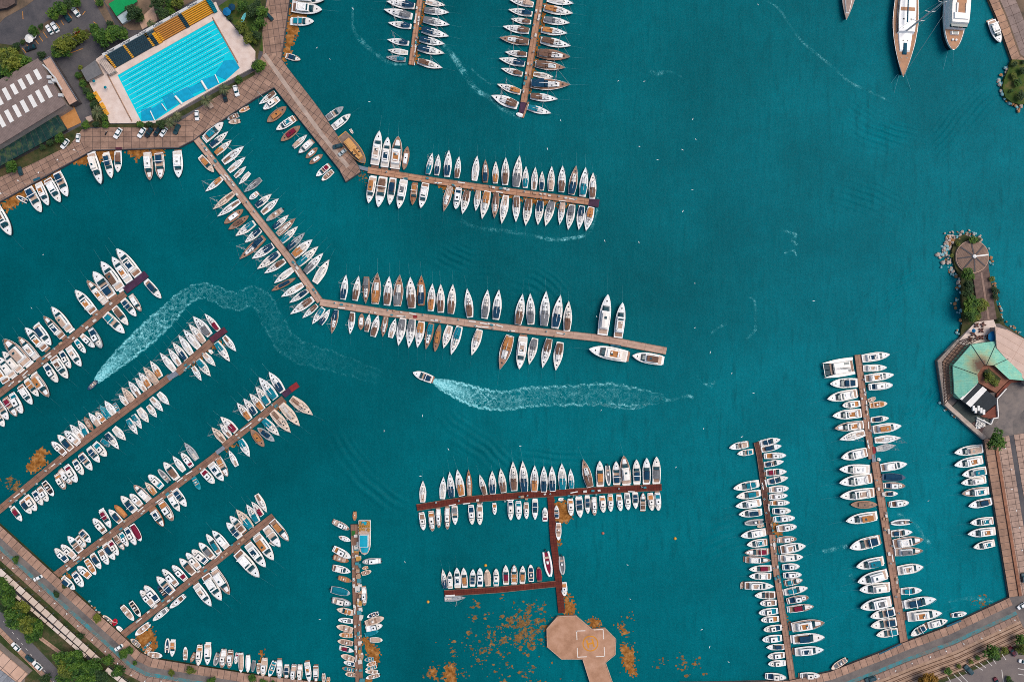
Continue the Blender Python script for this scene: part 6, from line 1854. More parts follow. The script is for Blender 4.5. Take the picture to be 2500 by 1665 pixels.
# dock boxes, gangplanks and mats left along the other piers
DB = [('dock_box', 'tan dock box on a pier edge', CR[0]), ('dock_box', 'white dock box on a pier edge', CR[1]), ('dock_box', 'teal dock box on a pier edge', CR[2])]
dp = {}
for ln, n in LINES:
    for i in range(int(n * 1.6)):
        t = random.uniform(0.03, 0.97)
        a, b2 = ln[0], ln[-1]
        l = hypot(b2[0] - a[0], b2[1] - a[1])
        o = random.choice((-1, 1)) * random.uniform(3.0, 5.5)
        px = a[0] + (b2[0] - a[0]) * t - (b2[1] - a[1]) / l * o
        py = a[1] + (b2[1] - a[1]) * t + (b2[0] - a[0]) / l * o
        k = random.choice((0, 1, 1, 2, 3, 3))
        if k == 3:
            if k not in dp:
                dp[k] = thing('gangplank', 'white gangplank laid along a pier edge', 'gangplank', group='gangplanks lying on the piers')
                MB().box(-1.6, 1.6, -.22, .22, 0, 0.1).build('plank', WPAN, dp[k]); MB().box(-1.6, -1.3, -.28, .28, 0.1, 0.2).build('end_roller', ALU, dp[k]); r = dp[k]
            else:
                r = dup(dp[k])
        elif k not in dp:
            dp[k] = r = thing(DB[k][0], DB[k][1], 'dock box', group=DB[k][1].split()[0] + ' dock boxes along the piers')
            MB().box(-.55, .55, -.35, .35, 0, 0.6, 0.96).build('body', DB[k][2], r); MB().box(-.58, .58, -.38, .38, 0.6, 0.7, 0.95).build('lid', DB[k][2], r)
        else:
            r = dup(dp[k])
        wx, wy = W(px, py, PZ)
        r.location = (wx, wy, PZ + 0.07)
        r.rotation_euler = (0, 0, atan2(-(b2[1] - a[1]), b2[0] - a[0]) + random.uniform(-.15, .15))
        if k != 3:
            s_ = random.uniform(0.8, 1.4); r.scale = (s_, s_, 1)
# ------------------------------------------------------------------ vehicles
def car(body, root, van=False):
    m = mat('car_' + body[0], body[1], 0.25, 0.0, 1, 0.5)
    sp = Shape(lambda t: 0.5 * min(1.0, 0.80 + 1.5 * min(t, 1 - t)), 4.4, 1.8, 0.85, 0.85)
    mb = MB()
    sp.plan(0.0, 1.0, 1.0, -0.55, 0.0, 0.97, 0.03, n=10, mb=mb)
    mb.build('body', m, root)
    sp.plan(0.10, 0.72, 0.90, 0.0, 0.52, 0.80, 0.02).build('window_band', GLASS, root)
    sp.plan(0.22, 0.58, 0.76, 0.50, 0.57, 0.95, 0.03).build('roof', m, root)
    for x in (-1.35, 1.35):
        for y in (-0.82, 0.82):
            MB().tube((x, y - 0.1, 0.32), (x, y + 0.1, 0.32), 0.32, n=12).build('wheel', FEND, root)


CARS = {'w': ('white', (0.78, 0.78, 0.77)), 'k': ('black', (0.015, 0.02, 0.025)), 't': ('dark teal', (0.02, 0.055, 0.07)), 'r': ('maroon', (0.12, 0.008, 0.02)), 's': ('silver', (0.4, 0.45, 0.46))}
cproto = {}
for c, f, x, y, x2, y2, lab in (
        ('w', '00', 670, 75, 738, 162, 'parked at the upper end of the yellow-lined row'), ('t', '00', 592, 128, 652, 206, 'parked between the trees and the upper white car'), ('w', '00', 438, 242, 490, 322, 'with roof bars, lower of the parked pair'), ('w', '00', 482, 212, 545, 308, 'upper of the parked pair in the yellow-lined row'), ('k', '00', 243, 465, 338, 432, 'parked below the white parasols'),
        ('w', '00', 575, 1370, 636, 1288, 'on the promenade beside the mossy glass roof'), ('w', '00', 722, 1315, 730, 1232, 'on the promenade below the sandy yard'), ('w', '00', 1062, 1280, 1120, 1185, 'alone on the promenade slabs above the maroon mat'), ('w', '00', 1282, 1270, 1338, 1180, 'at the outer end of the four-car row by the pool'), ('k', '00', 1348, 1265, 1408, 1178, 'next to the white car in the four-car row'), ('k', '00', 1428, 1255, 1478, 1180, 'with reddish roof edge, third in the four-car row'), ('w', '00', 1484, 1260, 1538, 1182, 'last in the four-car row under the palm'), ('t', '00', 1612, 1240, 1652, 1148, 'parked alone beside the palm near the slanting pier'), ('w', '00', 1820, 1115, 1815, 1022, 'parked lengthwise above the slanting pier root'), ('w', '00', 2192, 892, 2163, 792, 'parked near the mole end of the promenade'), ('k', '00', 2085, 945, 2065, 862, 'parked in shade beside a palm'),
        ('t', '10', 185, -30, 205, 50, 'on the far western promenade'), ('t', '01', 710, 1362, 802, 1338, 'parked across the mole near its tip'), ('s', '01', 768, 1432, 828, 1385, 'parked across the mole beside the dark one'), ('t', '01', 108, 140, 150, 185, 'half hidden under the trees by the north promenade'),
        ('w', '30', 120, 1202, 192, 1268, 'on the street beside the salmon-roofed building'), ('t', '30', 248, 1318, 308, 1368, 'between two white cars on the street'), ('w', '30', 314, 1372, 392, 1442, 'lowest on the street behind the trees'),
        ('t', '33', 888, 1548, 992, 1518, 'on the south pavement at the picture bottom'), ('t', '33', 1802, 1405, 1878, 1488, 'in the slanted bays of the southeast car park'), ('r', '33', 2212, 1238, 2268, 1318, 'under trees at the edge of the southeast car park'), ('r', '33', 2078, 1520, 2115, 1590, 'at the bottom of the southeast car park'), ('w', '33', 2303, 1362, 2375, 1380, 'in the corner bay of the southeast car park'), ('t', '33', 2335, 560, 2345, 645, 'on the east promenade'),
        ('w', '30', 330, 618, 385, 590, 'service van at the foot of the red-ended pier'), ('w', '30', 1075, 1258, 1125, 1225, 'small van at the foot of the plain-ended pier'), ('w', '33', 2300, 875, 2345, 845, 'small van where the east and south quays meet')):
    p = F(f, x, y, LZ); q = F(f, x2, y2, LZ)
    lb = '%s car %s' % (CARS[c][0], lab)
    if 'van' in lab:
        lb = 'white ' + lab
    if c not in cproto:
        r = thing('parked_car', lb, 'car', group='cars parked along the shore'); car(CARS[c], r); cproto[c] = r
    else:
        r = dup(cproto[c]); r['label'] = lb
    r.location = ((p[0] + q[0]) / 2, (p[1] + q[1]) / 2, LZ + 0.04)
    r.rotation_euler = (0, 0, atan2(p[1] - q[1], p[0] - q[0]))
    k = max(0.9, min(1.15, hypot(p[0] - q[0], p[1] - q[1]) / 4.4))
    r.scale = (k, k, 1)
t = thing('motor_scooter', 'small dark scooter standing on the promenade slabs', 'scooter', (*F('00', 980, 1230, LZ), LZ), radians(60))
MB().box(-0.9, 0.9, -0.22, 0.22, 0.3, 0.8, 0.5).build('body', MATS['car_black'], t)
for x in (-0.75, 0.75):
    MB().tube((x, -0.07, 0.28), (x, 0.07, 0.28), 0.28, n=10).build('wheel', FEND, t)
MB().tube((0.7, -0.4, 1.05), (0.7, 0.4, 1.05), 0.05).build('handlebar', ALU, t)
# mats and small platforms on quays and piers
for n_, f, fl, m, z, lab in (('landing_mat', '00', (1062, 1358, 1120, 1355, 1122, 1378, 1064, 1380), MARO, LZ, 'dark maroon mat on the edge of the northwest quay'), ('landing_mat', 'C', (860, 490, 900, 490, 900, 515, 862, 515), REDP, PZ + .05, 'red mat in the middle of the central pier'),
                             ('landing_mat', '23', (960, 975, 985, 975, 990, 1035, 965, 1035), REDP, PZ + .05, 'red mat on the outer east pier'), ('landing_mat', '22', (905, 28, 1005, 42, 1003, 62, 905, 50), mat('blue_mat', (0.01, 0.09, 0.14), 0.7, 0.1, 1), PZ + .05, 'blue mat beside the moored yachts near the central pier end'),
                             ('landing_mat', '33', (1640, 1045, 1775, 990, 1780, 1005, 1645, 1062), MATS['blue_mat'], LZ + .05, 'blue mat along the southeast quay edge'), ('landing_mat', '33', (1020, 1300, 1225, 1205, 1228, 1218, 1025, 1312), MATS['blue_mat'], LZ + .05, 'blue strip along the south quay between the piers'), ('landing_mat', '10', (302, 85, 365, 60, 372, 78, 312, 105), MATS['blue_mat'], LZ + .05, 'blue mat on the northwest quay above the moored yachts'),
                             ('landing_mat', '31', (880, 175, 915, 175, 910, 220, 878, 220), mat('green_mat', (0.02, 0.12, 0.02), 0.8, 0.2, 1), PZ + .05, 'green mat near the fishing pier tip'), ('landing_mat', '31', (1800, 762, 1830, 760, 1830, 775, 1742, 778, 1742, 764), WPAN, PZ + .2, 'white strip on the red branch pier end')):
    p = FP(f, fl, z); cx = sum(a for a, _ in p) / len(p); cy = sum(b for _, b in p) / len(p)
    o = MB().prism([(a - cx, b - cy) for a, b in p], 0, 0.12, [((a - cx) * .98, (b - cy) * .98) for a, b in p]).build(n_, m)
    o.location = (cx, cy, z); tag(o, lab, 'mat')

# ------------------------------------------------------------------ street lamps along the quays
def lamp(root):
    MB().tube((0, 0, 0), (0, 0, 5.0), 0.06, 0.04).build('pole', ALU, root)
    MB().tube((0, 0, 4.9), (0.6, 0, 5.2), 0.03).build('arm', ALU, root)
    MB().box(0.35, 0.95, -0.22, 0.22, 5.15, 5.32, 0.8).build('lamp_head', WPAN, root)


l0 = None
for ln, n, d in ((q1[1:4], 11, 36), (q1[3:7], 9, 40), (q2[1:], 13, 41), (SP(NW[1:4], LZ), 5, -6), (q3, 8, 34)):
    pl = offset(ln, d * P)
    tot = sum(hypot(pl[i + 1][0] - pl[i][0], pl[i + 1][1] - pl[i][1]) for i in range(len(pl) - 1))
    for k in range(n):
        s = (k + 0.5) / n * tot; i = 0
        while i < len(pl) - 2 and s > hypot(pl[i + 1][0] - pl[i][0], pl[i + 1][1] - pl[i][1]):
            s -= hypot(pl[i + 1][0] - pl[i][0], pl[i + 1][1] - pl[i][1]); i += 1
        l = hypot(pl[i + 1][0] - pl[i][0], pl[i + 1][1] - pl[i][1]); t = min(1, s / l)
        if l0 is None:
            l0 = thing('street_lamp', 'slim street lamp with a white head on the quay', 'street lamp', group='street lamps along the quays'); lamp(l0); r = l0
        else:
            r = dup(l0)
        r.location = (pl[i][0] + (pl[i + 1][0] - pl[i][0]) * t, pl[i][1] + (pl[i + 1][1] - pl[i][1]) * t, LZ + 0.1)
        r.rotation_euler = (0, 0, random.uniform(0, 6))

# ------------------------------------------------------------------ trees and shrubs
LEAF = {}
for nm, a, b2, c_ in (('green', (0.011, 0.038, 0.007), (0.036, 0.095, 0.011), (0.10, 0.175, 0.018)), ('olive', (0.032, 0.055, 0.009), (0.085, 0.115, 0.013), (0.17, 0.185, 0.022)), ('dark', (0.008, 0.025, 0.009), (0.022, 0.052, 0.014), (0.055, 0.09, 0.020)), ('autumn', (0.10, 0.05, 0.008), (0.22, 0.11, 0.012), (0.34, 0.17, 0.02)), ('palm', (0.03, 0.05, 0.022), (0.075, 0.10, 0.04), (0.17, 0.17, 0.075))):
    m, nt, b = nodes('leaf_' + nm)
    b.inputs['Roughness'].default_value = 0.6; b.inputs['Specular IOR Level'].default_value = 0.25
    at = nt.nodes.new('ShaderNodeAttribute'); at.attribute_name = 'tint'
    oi = nt.nodes.new('ShaderNodeObjectInfo')
    ma = nt.nodes.new('ShaderNodeMath'); ma.operation = 'MULTIPLY_ADD'; ma.inputs[1].default_value = 0.25
    nt.links.new(oi.outputs['Random'], ma.inputs[0]); nt.links.new(at.outputs['Fac'], ma.inputs[2])
    cr = nt.nodes.new('ShaderNodeValToRGB'); e = cr.color_ramp.elements
    e[0].position = 0.1; e[0].color = (*a, 1); e[1].position = 1.0; e[1].color = (*c_, 1); x = e.new(0.55); x.color = (*b2, 1)
    nt.links.new(ma.outputs[0], cr.inputs['Fac']); nt.links.new(cr.outputs['Color'], b.inputs['Base Color'])
    LEAF[nm] = m
BARK = mat('bark', (0.09, 0.06, 0.045), 0.9, 0.25, 2)


def crown_mesh(seed, n=2600, size=0.34):
    """leafy crown of radius 1 about z=0, built of leaf clusters gathered on twig clumps"""
    R = random.Random(seed)
    lobes = []
    for i in range(13):
        a = R.uniform(0, 2 * pi); r = R.uniform(0.15, 0.68); z = R.uniform(-0.3, 0.42) * (1.15 - r)
        lobes.append((r * cos(a), r * sin(a), z, R.uniform(0.24, 0.44), R.uniform(0, 1)))
    lobes.append((0, 0, 0.2, 0.5, 0.5))
    v = []; f = []; ti = []
    clumps = []
    for i in range(n // 9):
        l = R.choice(lobes)
        while True:
            d = [R.gauss(0, 1) for _ in range(3)]
            k = math.sqrt(sum(c * c for c in d))
            if k > 0.01:
                break
        rr = l[3] * R.uniform(0.72, 1.08)
        clumps.append((l[0] + d[0] / k * rr, l[1] + d[1] / k * rr, l[2] + d[2] / k * rr * 0.8, l[4] * 0.45 + R.uniform(0, 0.4)))
    for cx, cy, cz, tt in clumps:
        for j in range(9):
            x, y, z = cx + R.gauss(0, 0.055), cy + R.gauss(0, 0.055), cz + R.gauss(0, 0.045)
            s = size * R.uniform(0.08, 0.19)
            a = R.uniform(0, 2 * pi); tl = R.uniform(-0.9, 0.9); t2 = R.uniform(-0.6, 0.6)
            ux, uy, uz = cos(a), sin(a), tl * 0.6
            wx, wy, wz = -sin(a), cos(a), t2
            o = len(v)
            for p, q in ((-1, -0.6), (0.2, -0.9), (1.1, 0), (0.2, 0.9), (-1, 0.6)):
                v.append((x + s * (p * ux + q * wx), y + s * (p * uy + q * wy), z + s * (p * uz + q * wz)))
            f.append((o, o + 1, o + 2, o + 3, o + 4)); ti.append(min(1, max(0, tt + R.uniform(-0.12, 0.12))))
    me = bpy.data.meshes.new('crown')
    me.from_pydata(v, [], f)
    at = me.attributes.new('tint', 'FLOAT', 'FACE'); at.data.foreach_set('value', ti)
    return me


CROWNS = {}
for nm in ('green', 'olive', 'dark', 'autumn'):
    CROWNS[nm] = []
    for s in range(3 if nm != 'autumn' else 1):
        me = crown_mesh(hash(nm) % 1000 * 0 + s * 17 + len(nm), 3400)
        me.materials.append(LEAF[nm]); CROWNS[nm].append(me)
TRUNK = MB()
TRUNK.tube((0, 0, -1), (0, 0, -0.25), 0.07, 0.05, 8)
for k in range(5):
    a = k * 1.26
    TRUNK.tube((0, 0, -0.3), (0.45 * cos(a), 0.45 * sin(a), 0.1), 0.035, 0.012, 5)
TRM = TRUNK.mesh('trunk', BARK)


def tree(f, x, y, r, kind, label, cat='tree', name='tree', group=None, tall=1.0, base=LG):
    """r: crown radius in frame pixels"""
    rm = r / FR[f][2] * S
    hc = base + rm * 1.25 * tall
    p = F(f, x, y, hc)
    t = thing(name, label, cat, (*p, hc), random.uniform(0, 6), group)
    t.scale = (rm, rm, rm * 0.95 * tall)
    o = bpy.data.objects.new('crown', random.choice(CROWNS[kind])); link(o, t)
    o.rotation_euler = (0, 0, random.uniform(0, 6))
    if cat == 'tree':
        o = bpy.data.objects.new('trunk', TRM); link(o, t)
    return t


KW = {'green': 'green', 'olive': 'yellow-green', 'dark': 'dark green', 'autumn': 'ochre'}
AREAS = [
    ('beside the brown-roofed hall', '00', ((95, 555, 125, 'olive'), (190, 590, 95, 'green'), (60, 650, 105, 'green'), (20, 500, 70, 'green'), (30, 720, 60, 'dark'))),
    ('in the upper car park bed', '00', ((490, 130, 62, 'green'), (550, 80, 72, 'green'), (620, 40, 60, 'dark'), (690, 15, 55, 'green'), (305, 290, 52, 'green'), (380, 245, 32, 'dark'), (205, 388, 28, 'dark'), (145, 430, 44, 'dark'))),
    ('between car park and grandstand', '00', ((560, 410, 88, 'olive'), (640, 385, 72, 'olive'), (520, 480, 62, 'green'), (600, 470, 62, 'green'), (735, 315, 78, 'olive'), (870, 268, 55, 'green'), (940, 340, 88, 'green'), (1030, 315, 85, 'green'), (1110, 300, 72, 'green'), (950, 410, 58, 'dark'), (1005, 225, 38, 'dark'), (385, 512, 46, 'dark'))),
    ('behind the grandstand', '00', ((1235, 120, 88, 'dark'), (1280, 170, 48, 'dark'), (1440, 20, 72, 'dark'), (1500, 120, 78, 'dark'), (1560, 95, 48, 'green'), (1640, 20, 68, 'olive'), (1560, 10, 60, 'green'), (915, 25, 42, 'green'))),
    ('by the pool and mole root', '00', ((2215, 250, 62, 'olive'), (2290, 350, 56, 'olive'), (2345, 260, 48, 'green'), (2345, 380, 40, 'olive'), (2195, 735, 42, 'green'), (2345, 600, 38, 'dark'), (2230, 60, 60, 'green'), (2330, 110, 70, 'dark'), (2120, 170, 36, 'dark'))),
    ('beside the north promenade', '01', ((40, 110, 72, 'green'), (40, 200, 58, 'green'), (10, 60, 70, 'dark'), (25, 605, 62, 'green'), (10, 320, 52, 'dark'))),
    ('below the glass roof', '00', ((100, 1535, 58, 'green'), (550, 1270, 52, 'green'), (470, 1315, 40, 'dark'), (390, 1350, 36, 'dark'), (780, 1150, 44, 'green'), (890, 1150, 38, 'dark'), (970, 1150, 38, 'green'), (1290, 1148, 36, 'green'), (1480, 1140, 52, 'dark'), (1380, 1150, 36, 'dark'))),
    ('along the pool deck hedge', '00', ((720, 690, 36, 'green'), (760, 770, 40, 'green'), (790, 840, 42, 'dark'), (830, 880, 44, 'green'), (870, 960, 44, 'dark'), (960, 1085, 40, 'green'), (740, 625, 26, 'olive'))),
    ('behind the walkway canopies', '30', ((60, 720, 78, 'green'), (20, 650, 60, 'green'), (100, 820, 88, 'green'), (190, 890, 84, 'olive'), (130, 980, 108, 'green'), (240, 1030, 98, 'olive'), (330, 1050, 82, 'green'), (290, 1140, 72, 'green'), (60, 900, 66, 'dark'), (370, 1110, 50, 'green'))),
    ('at the street corner park', '30', ((560, 1350, 82, 'green'), (680, 1370, 105, 'green'), (620, 1450, 98, 'olive'), (740, 1480, 108, 'green'), (850, 1430, 88, 'green'), (930, 1500, 84, 'dark'), (580, 1530, 74, 'green'), (860, 1540, 78, 'green'), (790, 1560, 70, 'dark'), (420, 1550, 64, 'dark'))),
    ('between the quay lanes', '30', ((150, 440, 40, 'green'), (890, 980, 42, 'olive'), (520, 750, 36, 'dark'), (740, 1150, 48, 'dark'), (990, 1370, 58, 'green'), (1090, 1470, 66, 'green'), (1130, 1310, 46, 'green'), (1190, 1275, 42, 'green'), (1240, 1390, 24, 'green'), (1575, 1482, 32, 'olive'), (1755, 1450, 48, 'olive'), (1940, 1550, 46, 'green'), (2320, 1530, 42, 'green'), (590, 690, 26, 'dark'))),
    ('on the spit by the boardwalk', '13', ((1885, 640, 42, 'green'), (1930, 640, 30, 'dark'), (1750, 675, 24, 'olive'), (1840, 955, 66, 'green'), (1850, 1060, 58, 'dark'), (1840, 1130, 56, 'dark'), (1870, 1220, 84, 'green'), (1950, 1240, 76, 'olive'), (1860, 1310, 78, 'green'), (1915, 1335, 56, 'olive'), (2090, 1110, 42, 'dark'), (2092, 1170, 36, 'dark'), (2135, 1370, 30, 'dark'), (1690, 785, 20, 'olive'), (2060, 1000, 30, 'olive'))),
    ('beside the restaurant forecourt', '23', ((2092, 912, 102, 'green'),)),
    ('in the restaurant courtyard', '23', ((2040, 340, 52, 'olive'), (2085, 390, 44, 'olive'), (2010, 300, 36, 'dark'))),
    ('at the southeast car park', '33', ((2065, 1300, 78, 'green'), (1655, 1465, 40, 'green'), (2330, 1180, 56, 'green'), (2340, 1265, 56, 'olive'), (1490, 1535, 78, 'autumn'), (1420, 1560, 50, 'autumn'), (2110, 1345, 36, 'dark'), (1870, 1375, 26, 'olive'), (1760, 1420, 26, 'olive'), (2180, 1280, 40, 'olive'), (1930, 1340, 24, 'green'), (2215, 1530, 24, 'green'), (2225, 1560, 30, 'dark'))),
    ('on the northeast headland', '03', ((2270, 595, 32, 'dark'), (2330, 880, 46, 'dark'), (2300, 760, 40, 'green'), (2260, 700, 34, 'olive'), (2340, 650, 40, 'dark'), (2240, 840, 22, 'green'), (2345, 570, 24, 'dark'))),
    ('beside the fishing harbour quay', '31', ((65, 1558, 38, 'green'), (150, 1590, 40, 'green'))),
]
for place, f, lst in AREAS:
    lst = sorted(lst, key=lambda q: -q[2])
    for i, (x, y, r, k) in enumerate(lst):
        small = r < 50
        nm = 'shrub' if small else 'tree'
        rank = 'largest' if i == 0 else ('smallest' if i == len(lst) - 1 else ORD[i] + ' largest')
        tree(f, x, y, r, k, '%s leafy %s, %s of those %s' % (KW[k], nm, rank, place), nm, nm, 'trees and shrubs ' + place, 0.75 if small else 1.0, 4.4 if 'courtyard' in place else LG)


def palm(f, x, y, r, lab):
    rm = r / FR[f][2] * S
    hz = LG + 5
    t = thing('palm_tree', lab, 'palm', (*F(f, x, y, hz), LG), random.uniform(0, 6), 'palms by the pool')
    MB().tube((0, 0, 0), (0, 0, 4.6), 0.28, 0.2, 8).build('trunk', BARK, t)
    v = []; fc = []; ti = []
    for i in range(15):
        a = 2 * pi * i / 15 + random.uniform(-.12, .12); L_ = rm * random.uniform(0.85, 1.1); up = random.uniform(0.3, 1.0)
        tt = random.random()
        for k in range(9):
            s = (k + 0.5) / 9
            px, py, pz = L_ * s * cos(a), L_ * s * sin(a), 4.6 + up * sin(s * 2.6) * 1.2 - s * s * 1.6
            for sg in (1, -1):
                w = 0.55 * sin(0.3 + 2.6 * s) * sg
                o = len(v)
                v += [(px, py, pz), (px + 0.35 * cos(a), py + 0.35 * sin(a), pz), (px + 0.6 * cos(a) - w * sin(a), py + 0.6 * sin(a) + w * cos(a), pz - 0.3)]
                fc.append((o, o + 1, o + 2)); ti.append(min(1, tt * .6 + random.uniform(0, .4)))
    me = bpy.data.meshes.new('frond'); me.from_pydata(v, [], fc)
    at = me.attributes.new('tint', 'FLOAT', 'FACE'); at.data.foreach_set('value', ti)
    me.materials.append(LEAF['palm'])
    link(bpy.data.objects.new('foliage', me), t)


for x, y, r, lab in ((890, 1030, 66, 'pale feathery palm at the kiosk corner of the pool'), (2058, 818, 52, 'palm beside the black car on the promenade'), (1893, 922, 58, 'palm above the square canopy hut'), (1560, 1130, 56, 'palm behind the four parked cars'), (1385, 222, 40, 'small palm in the sandy court behind the stand'), (1620, 1070, 40, 'short palm in the hedge below the pool')):
    palm('00', x, y, r, lab)

# ------------------------------------------------------------------ boulders
ROCK = ground('boulder', [(0.30, 0.21, 0.16), (0.46, 0.37, 0.31), (0.60, 0.52, 0.46)], 0.9, 8)
ROCKB = ground('wet_boulder', [(0.05, 0.20, 0.23), (0.22, 0.42, 0.45), (0.42, 0.46, 0.46)], 0.9, 8)
ROCKO = ground('rusty_boulder', [(0.26, 0.12, 0.05), (0.42, 0.22, 0.11)], 0.9, 8)
RM = []
for s in range(6):
    bm = bmesh.new(); bmesh.ops.create_icosphere(bm, subdivisions=2, radius=1)
    R = random.Random(s)
    ax = [(R.gauss(0, 1), R.gauss(0, 1), R.gauss(0, 1)) for _ in range(9)]
    for v in bm.verts:
        d = 1.0
        for a in ax:
            l = math.sqrt(sum(c * c for c in a)); t = sum(p * q for p, q in zip(v.co, a)) / l
            if t > 0.62:
                d = min(d, 0.62 / t)
        v.co *= d * 1.2
        v.co.z *= 0.75
    for m in (ROCK, ROCKB, ROCKO):
        me = bpy.data.meshes.new('boulder'); bm.to_mesh(me); me.materials.append(m); RM.append(me)
    bm.free()


def boulders(f, line, n, spread, lo, hi, label, group, mats=(0, 0, 0, 2, 1)):
    pts = [fp(f, line[i], line[i + 1]) for i in range(0, len(line), 2)]
    ls = [hypot(pts[i + 1][0] - pts[i][0], pts[i + 1][1] - pts[i][1]) for i in range(len(pts) - 1)]
    tot = sum(ls)
    for k in range(n):
        s = random.random() * tot; i = 0
        while s > ls[i] and i < len(ls) - 1:
            s -= ls[i]; i += 1
        t = s / ls[i]
        x = pts[i][0] + (pts[i + 1][0] - pts[i][0]) * t + random.gauss(0, spread)
        y = pts[i][1] + (pts[i + 1][1] - pts[i][1]) * t + random.gauss(0, spread)
        o = bpy.data.objects.new('boulder', RM[3 * random.randint(0, 5) + random.choice(mats)])
        COL.objects.link(o)
        r = random.uniform(lo, hi)
        o.location = (*W(x, y, 0.6), random.uniform(0.0, 0.7)); o.scale = (r, r * random.uniform(.6, 1), r * random.uniform(.6, 1.1)); o.rotation_euler = (random.uniform(-.4, .4), random.uniform(-.4, .4), random.uniform(0, 6))
        tag(o, label, 'boulder', group)


boulders('13', (1690, 590, 1640, 690, 1630, 790, 1650, 850), 86, 6.5, 0.35, 1.05, 'pale boulder heaped on the water side of the round pavilion', 'boulders round the pavilion')
boulders('13', (1720, 610, 1830, 590, 1900, 600, 1950, 640), 46, 5.5, 0.35, 0.95, 'pale boulder heaped on the water side of the round pavilion', 'boulders round the pavilion')
boulders('13', (1650, 860, 1690, 930, 1760, 1020, 1780, 1120), 46, 5.5, 0.3, 0.9, 'wet bluish boulder lining the spit below the pavilion', 'wet boulders along the spit', (1, 1, 0, 2, 0))
boulders('13', (2000, 680, 2040, 800, 2060, 950, 2100, 1150, 2140, 1260, 2180, 1400, 2355, 1530), 30, 4, 0.4, 0.9, 'brown boulder along the outer side of the boardwalk spit', 'boulders on the outer side of the spit', (0, 2, 2, 1))
boulders('13', (1720, 1180, 1760, 1300, 1790, 1420, 1740, 1500), 18, 5, 0.4, 1.0, 'dark wet boulder in the notch beside the restaurant terrace', 'boulders in the restaurant notch', (1, 2, 1))
boulders('03', (2200, 640, 2150, 700, 2150, 800, 2190, 900, 2240, 970, 2330, 985), 46, 5.5, 0.45, 1.15, 'pale or bluish boulder round the northeast headland', 'boulders round the northeast headland', (0, 1, 1, 0, 2))
boulders('30', (700, 770, 830, 850, 930, 960), 11, 2.5, 0.4, 0.8, 'small boulder at the foot of the southwest quay', 'boulders below the southwest quay', (2, 0, 1))
boulders('23', (1570, 470, 1590, 590, 1640, 640, 1760, 710), 11, 3, 0.4, 0.8, 'boulder at the foot of the restaurant sea wall', 'boulders below the sea wall', (1, 1, 2))

# ------------------------------------------------------------------ gulls and buoys
g0 = None
GUL = mat('gull_white', (0.8, 0.8, 0.78), 0.7, 0, 1)
for f, pts in (('02', (980, 742, 1218, 748, 1665, 1095, 1170, 1352, 1563, 1383, 1340, 1470, 1690, 1285, 325, 1372, 448, 1105, 2258, 52)), ('12', (1658, 182, 1568, 380, 1170, 660, 852, 650, 1680, 1040, 1682, 1448, 780, 1345)), ('13', (428, 1200,)), ('21', (1532, 688, 1182, 825, 1515, 1240, 1772, 995)), ('22', (823, 640, 1820, 108, 2020, 298, 75, 965, 1760, 805, 1508, 1160, 2110, 880, 2228, 482)), ('01', (895, 92, 558, 442, 682, 550, 1043, 940)), ('23', (1480, 1472,)), ('32', (1088, 802, 1062, 488, 1748, 1087, 1816, 1240, 1998, 1388)), ('31', (1368, 465, 590, 985)), ('10', (395, 775, 290, 1268))):
    for i in range(0, len(pts), 2):
        if g0 is None:
            g0 = thing('seagull', 'white gull over the open harbour water', 'gull', group='gulls over the harbour'); r = g0
            Shape(f_double, 0.7, 0.22, 0.0, 0.0).plan(0, 1, 1, -0.08, 0.08, 0.6, 0.05).build('body', GUL, g0)
            for sg in (1, -1):
                MB().add([(0.12, 0, 0.05), (-0.12, 0, 0.05), (-0.1, sg * .4, .16), (0.14, sg * .4, .16), (-.12, sg * .85, .06), (0.12, 0, 0.0), (-0.12, 0, 0.0), (-0.1, sg * .4, .11), (0.14, sg * .4, .11), (-.12, sg * .85, .03)], [(0, 1, 2, 3), (3, 2, 4), (5, 8, 7, 6), (8, 9, 7), (0, 3, 8, 5), (1, 6, 7, 2), (3, 4, 9, 8), (2, 7, 9, 4)]).build('wing', GUL, g0)
        else:
            r = dup(g0)
        r.location = (*F(f, pts[i], pts[i + 1], 4), 4 + random.uniform(-1, 1)); r.rotation_euler = (0, 0, random.uniform(0, 6)); s = random.uniform(0.5, 0.8); r.scale = (s, s, s)
for f, x, y, m, lab in (('32', 836, 196, mat('faded_red_buoy', (0.40, 0.13, 0.09), 0.6, .1, 1), 'faded red mooring buoy east of the red pier stem'), ('32', 1500, 245, MATS['yellow_cushion'], 'small yellow buoy in open water toward the inner east pier'), ('31', 1583, 826, MATS['yellow_cushion'], 'yellow buoy near the red branch pier'), ('31', 2112, 492, MATS['yellow_cushion'], 'yellow buoy off the bows of the branch pier boats')):
    t = thing('buoy', lab, 'buoy', (*F(f, x, y), 0))
    MB().lathe(0, 0, [(0.1, -0.3), (0.55, -0.1), (0.65, 0.2), (0.45, 0.55), (0.1, 0.7)], 12).build('float', m, t)
    MB().tube((0, 0, 0.6), (0, 0, 1.0), 0.07).build('ring', ALU, t)
# red inflatable by the quay corner
t = thing('inflatable_raft', 'bright red inflatable raft with white oars by the quay corner', 'raft', (*F('30', 1058, 1012), 0), radians(70))
mb = MB()
for i in range(12):
    a, c = 2 * pi * i / 12, 2 * pi * (i + 1) / 12
    mb.tube((1.3 * cos(a), 0.85 * sin(a), 0.25), (1.3 * cos(c), 0.85 * sin(c), 0.25), 0.36, n=8)
mb.build('tube', mat('red_rubber', (0.45, 0.01, 0.03), 0.5, 0.1, 1), t)
MB().prism([(1.2 * cos(i * pi / 6), 0.75 * sin(i * pi / 6)) for i in range(12)], 0.05, 0.15).build('floor', REDP, t)
MB().tube((0.2, -1.6, 0.6), (0.1, 1.6, 0.6), 0.06).build('oar', WPAN, t)

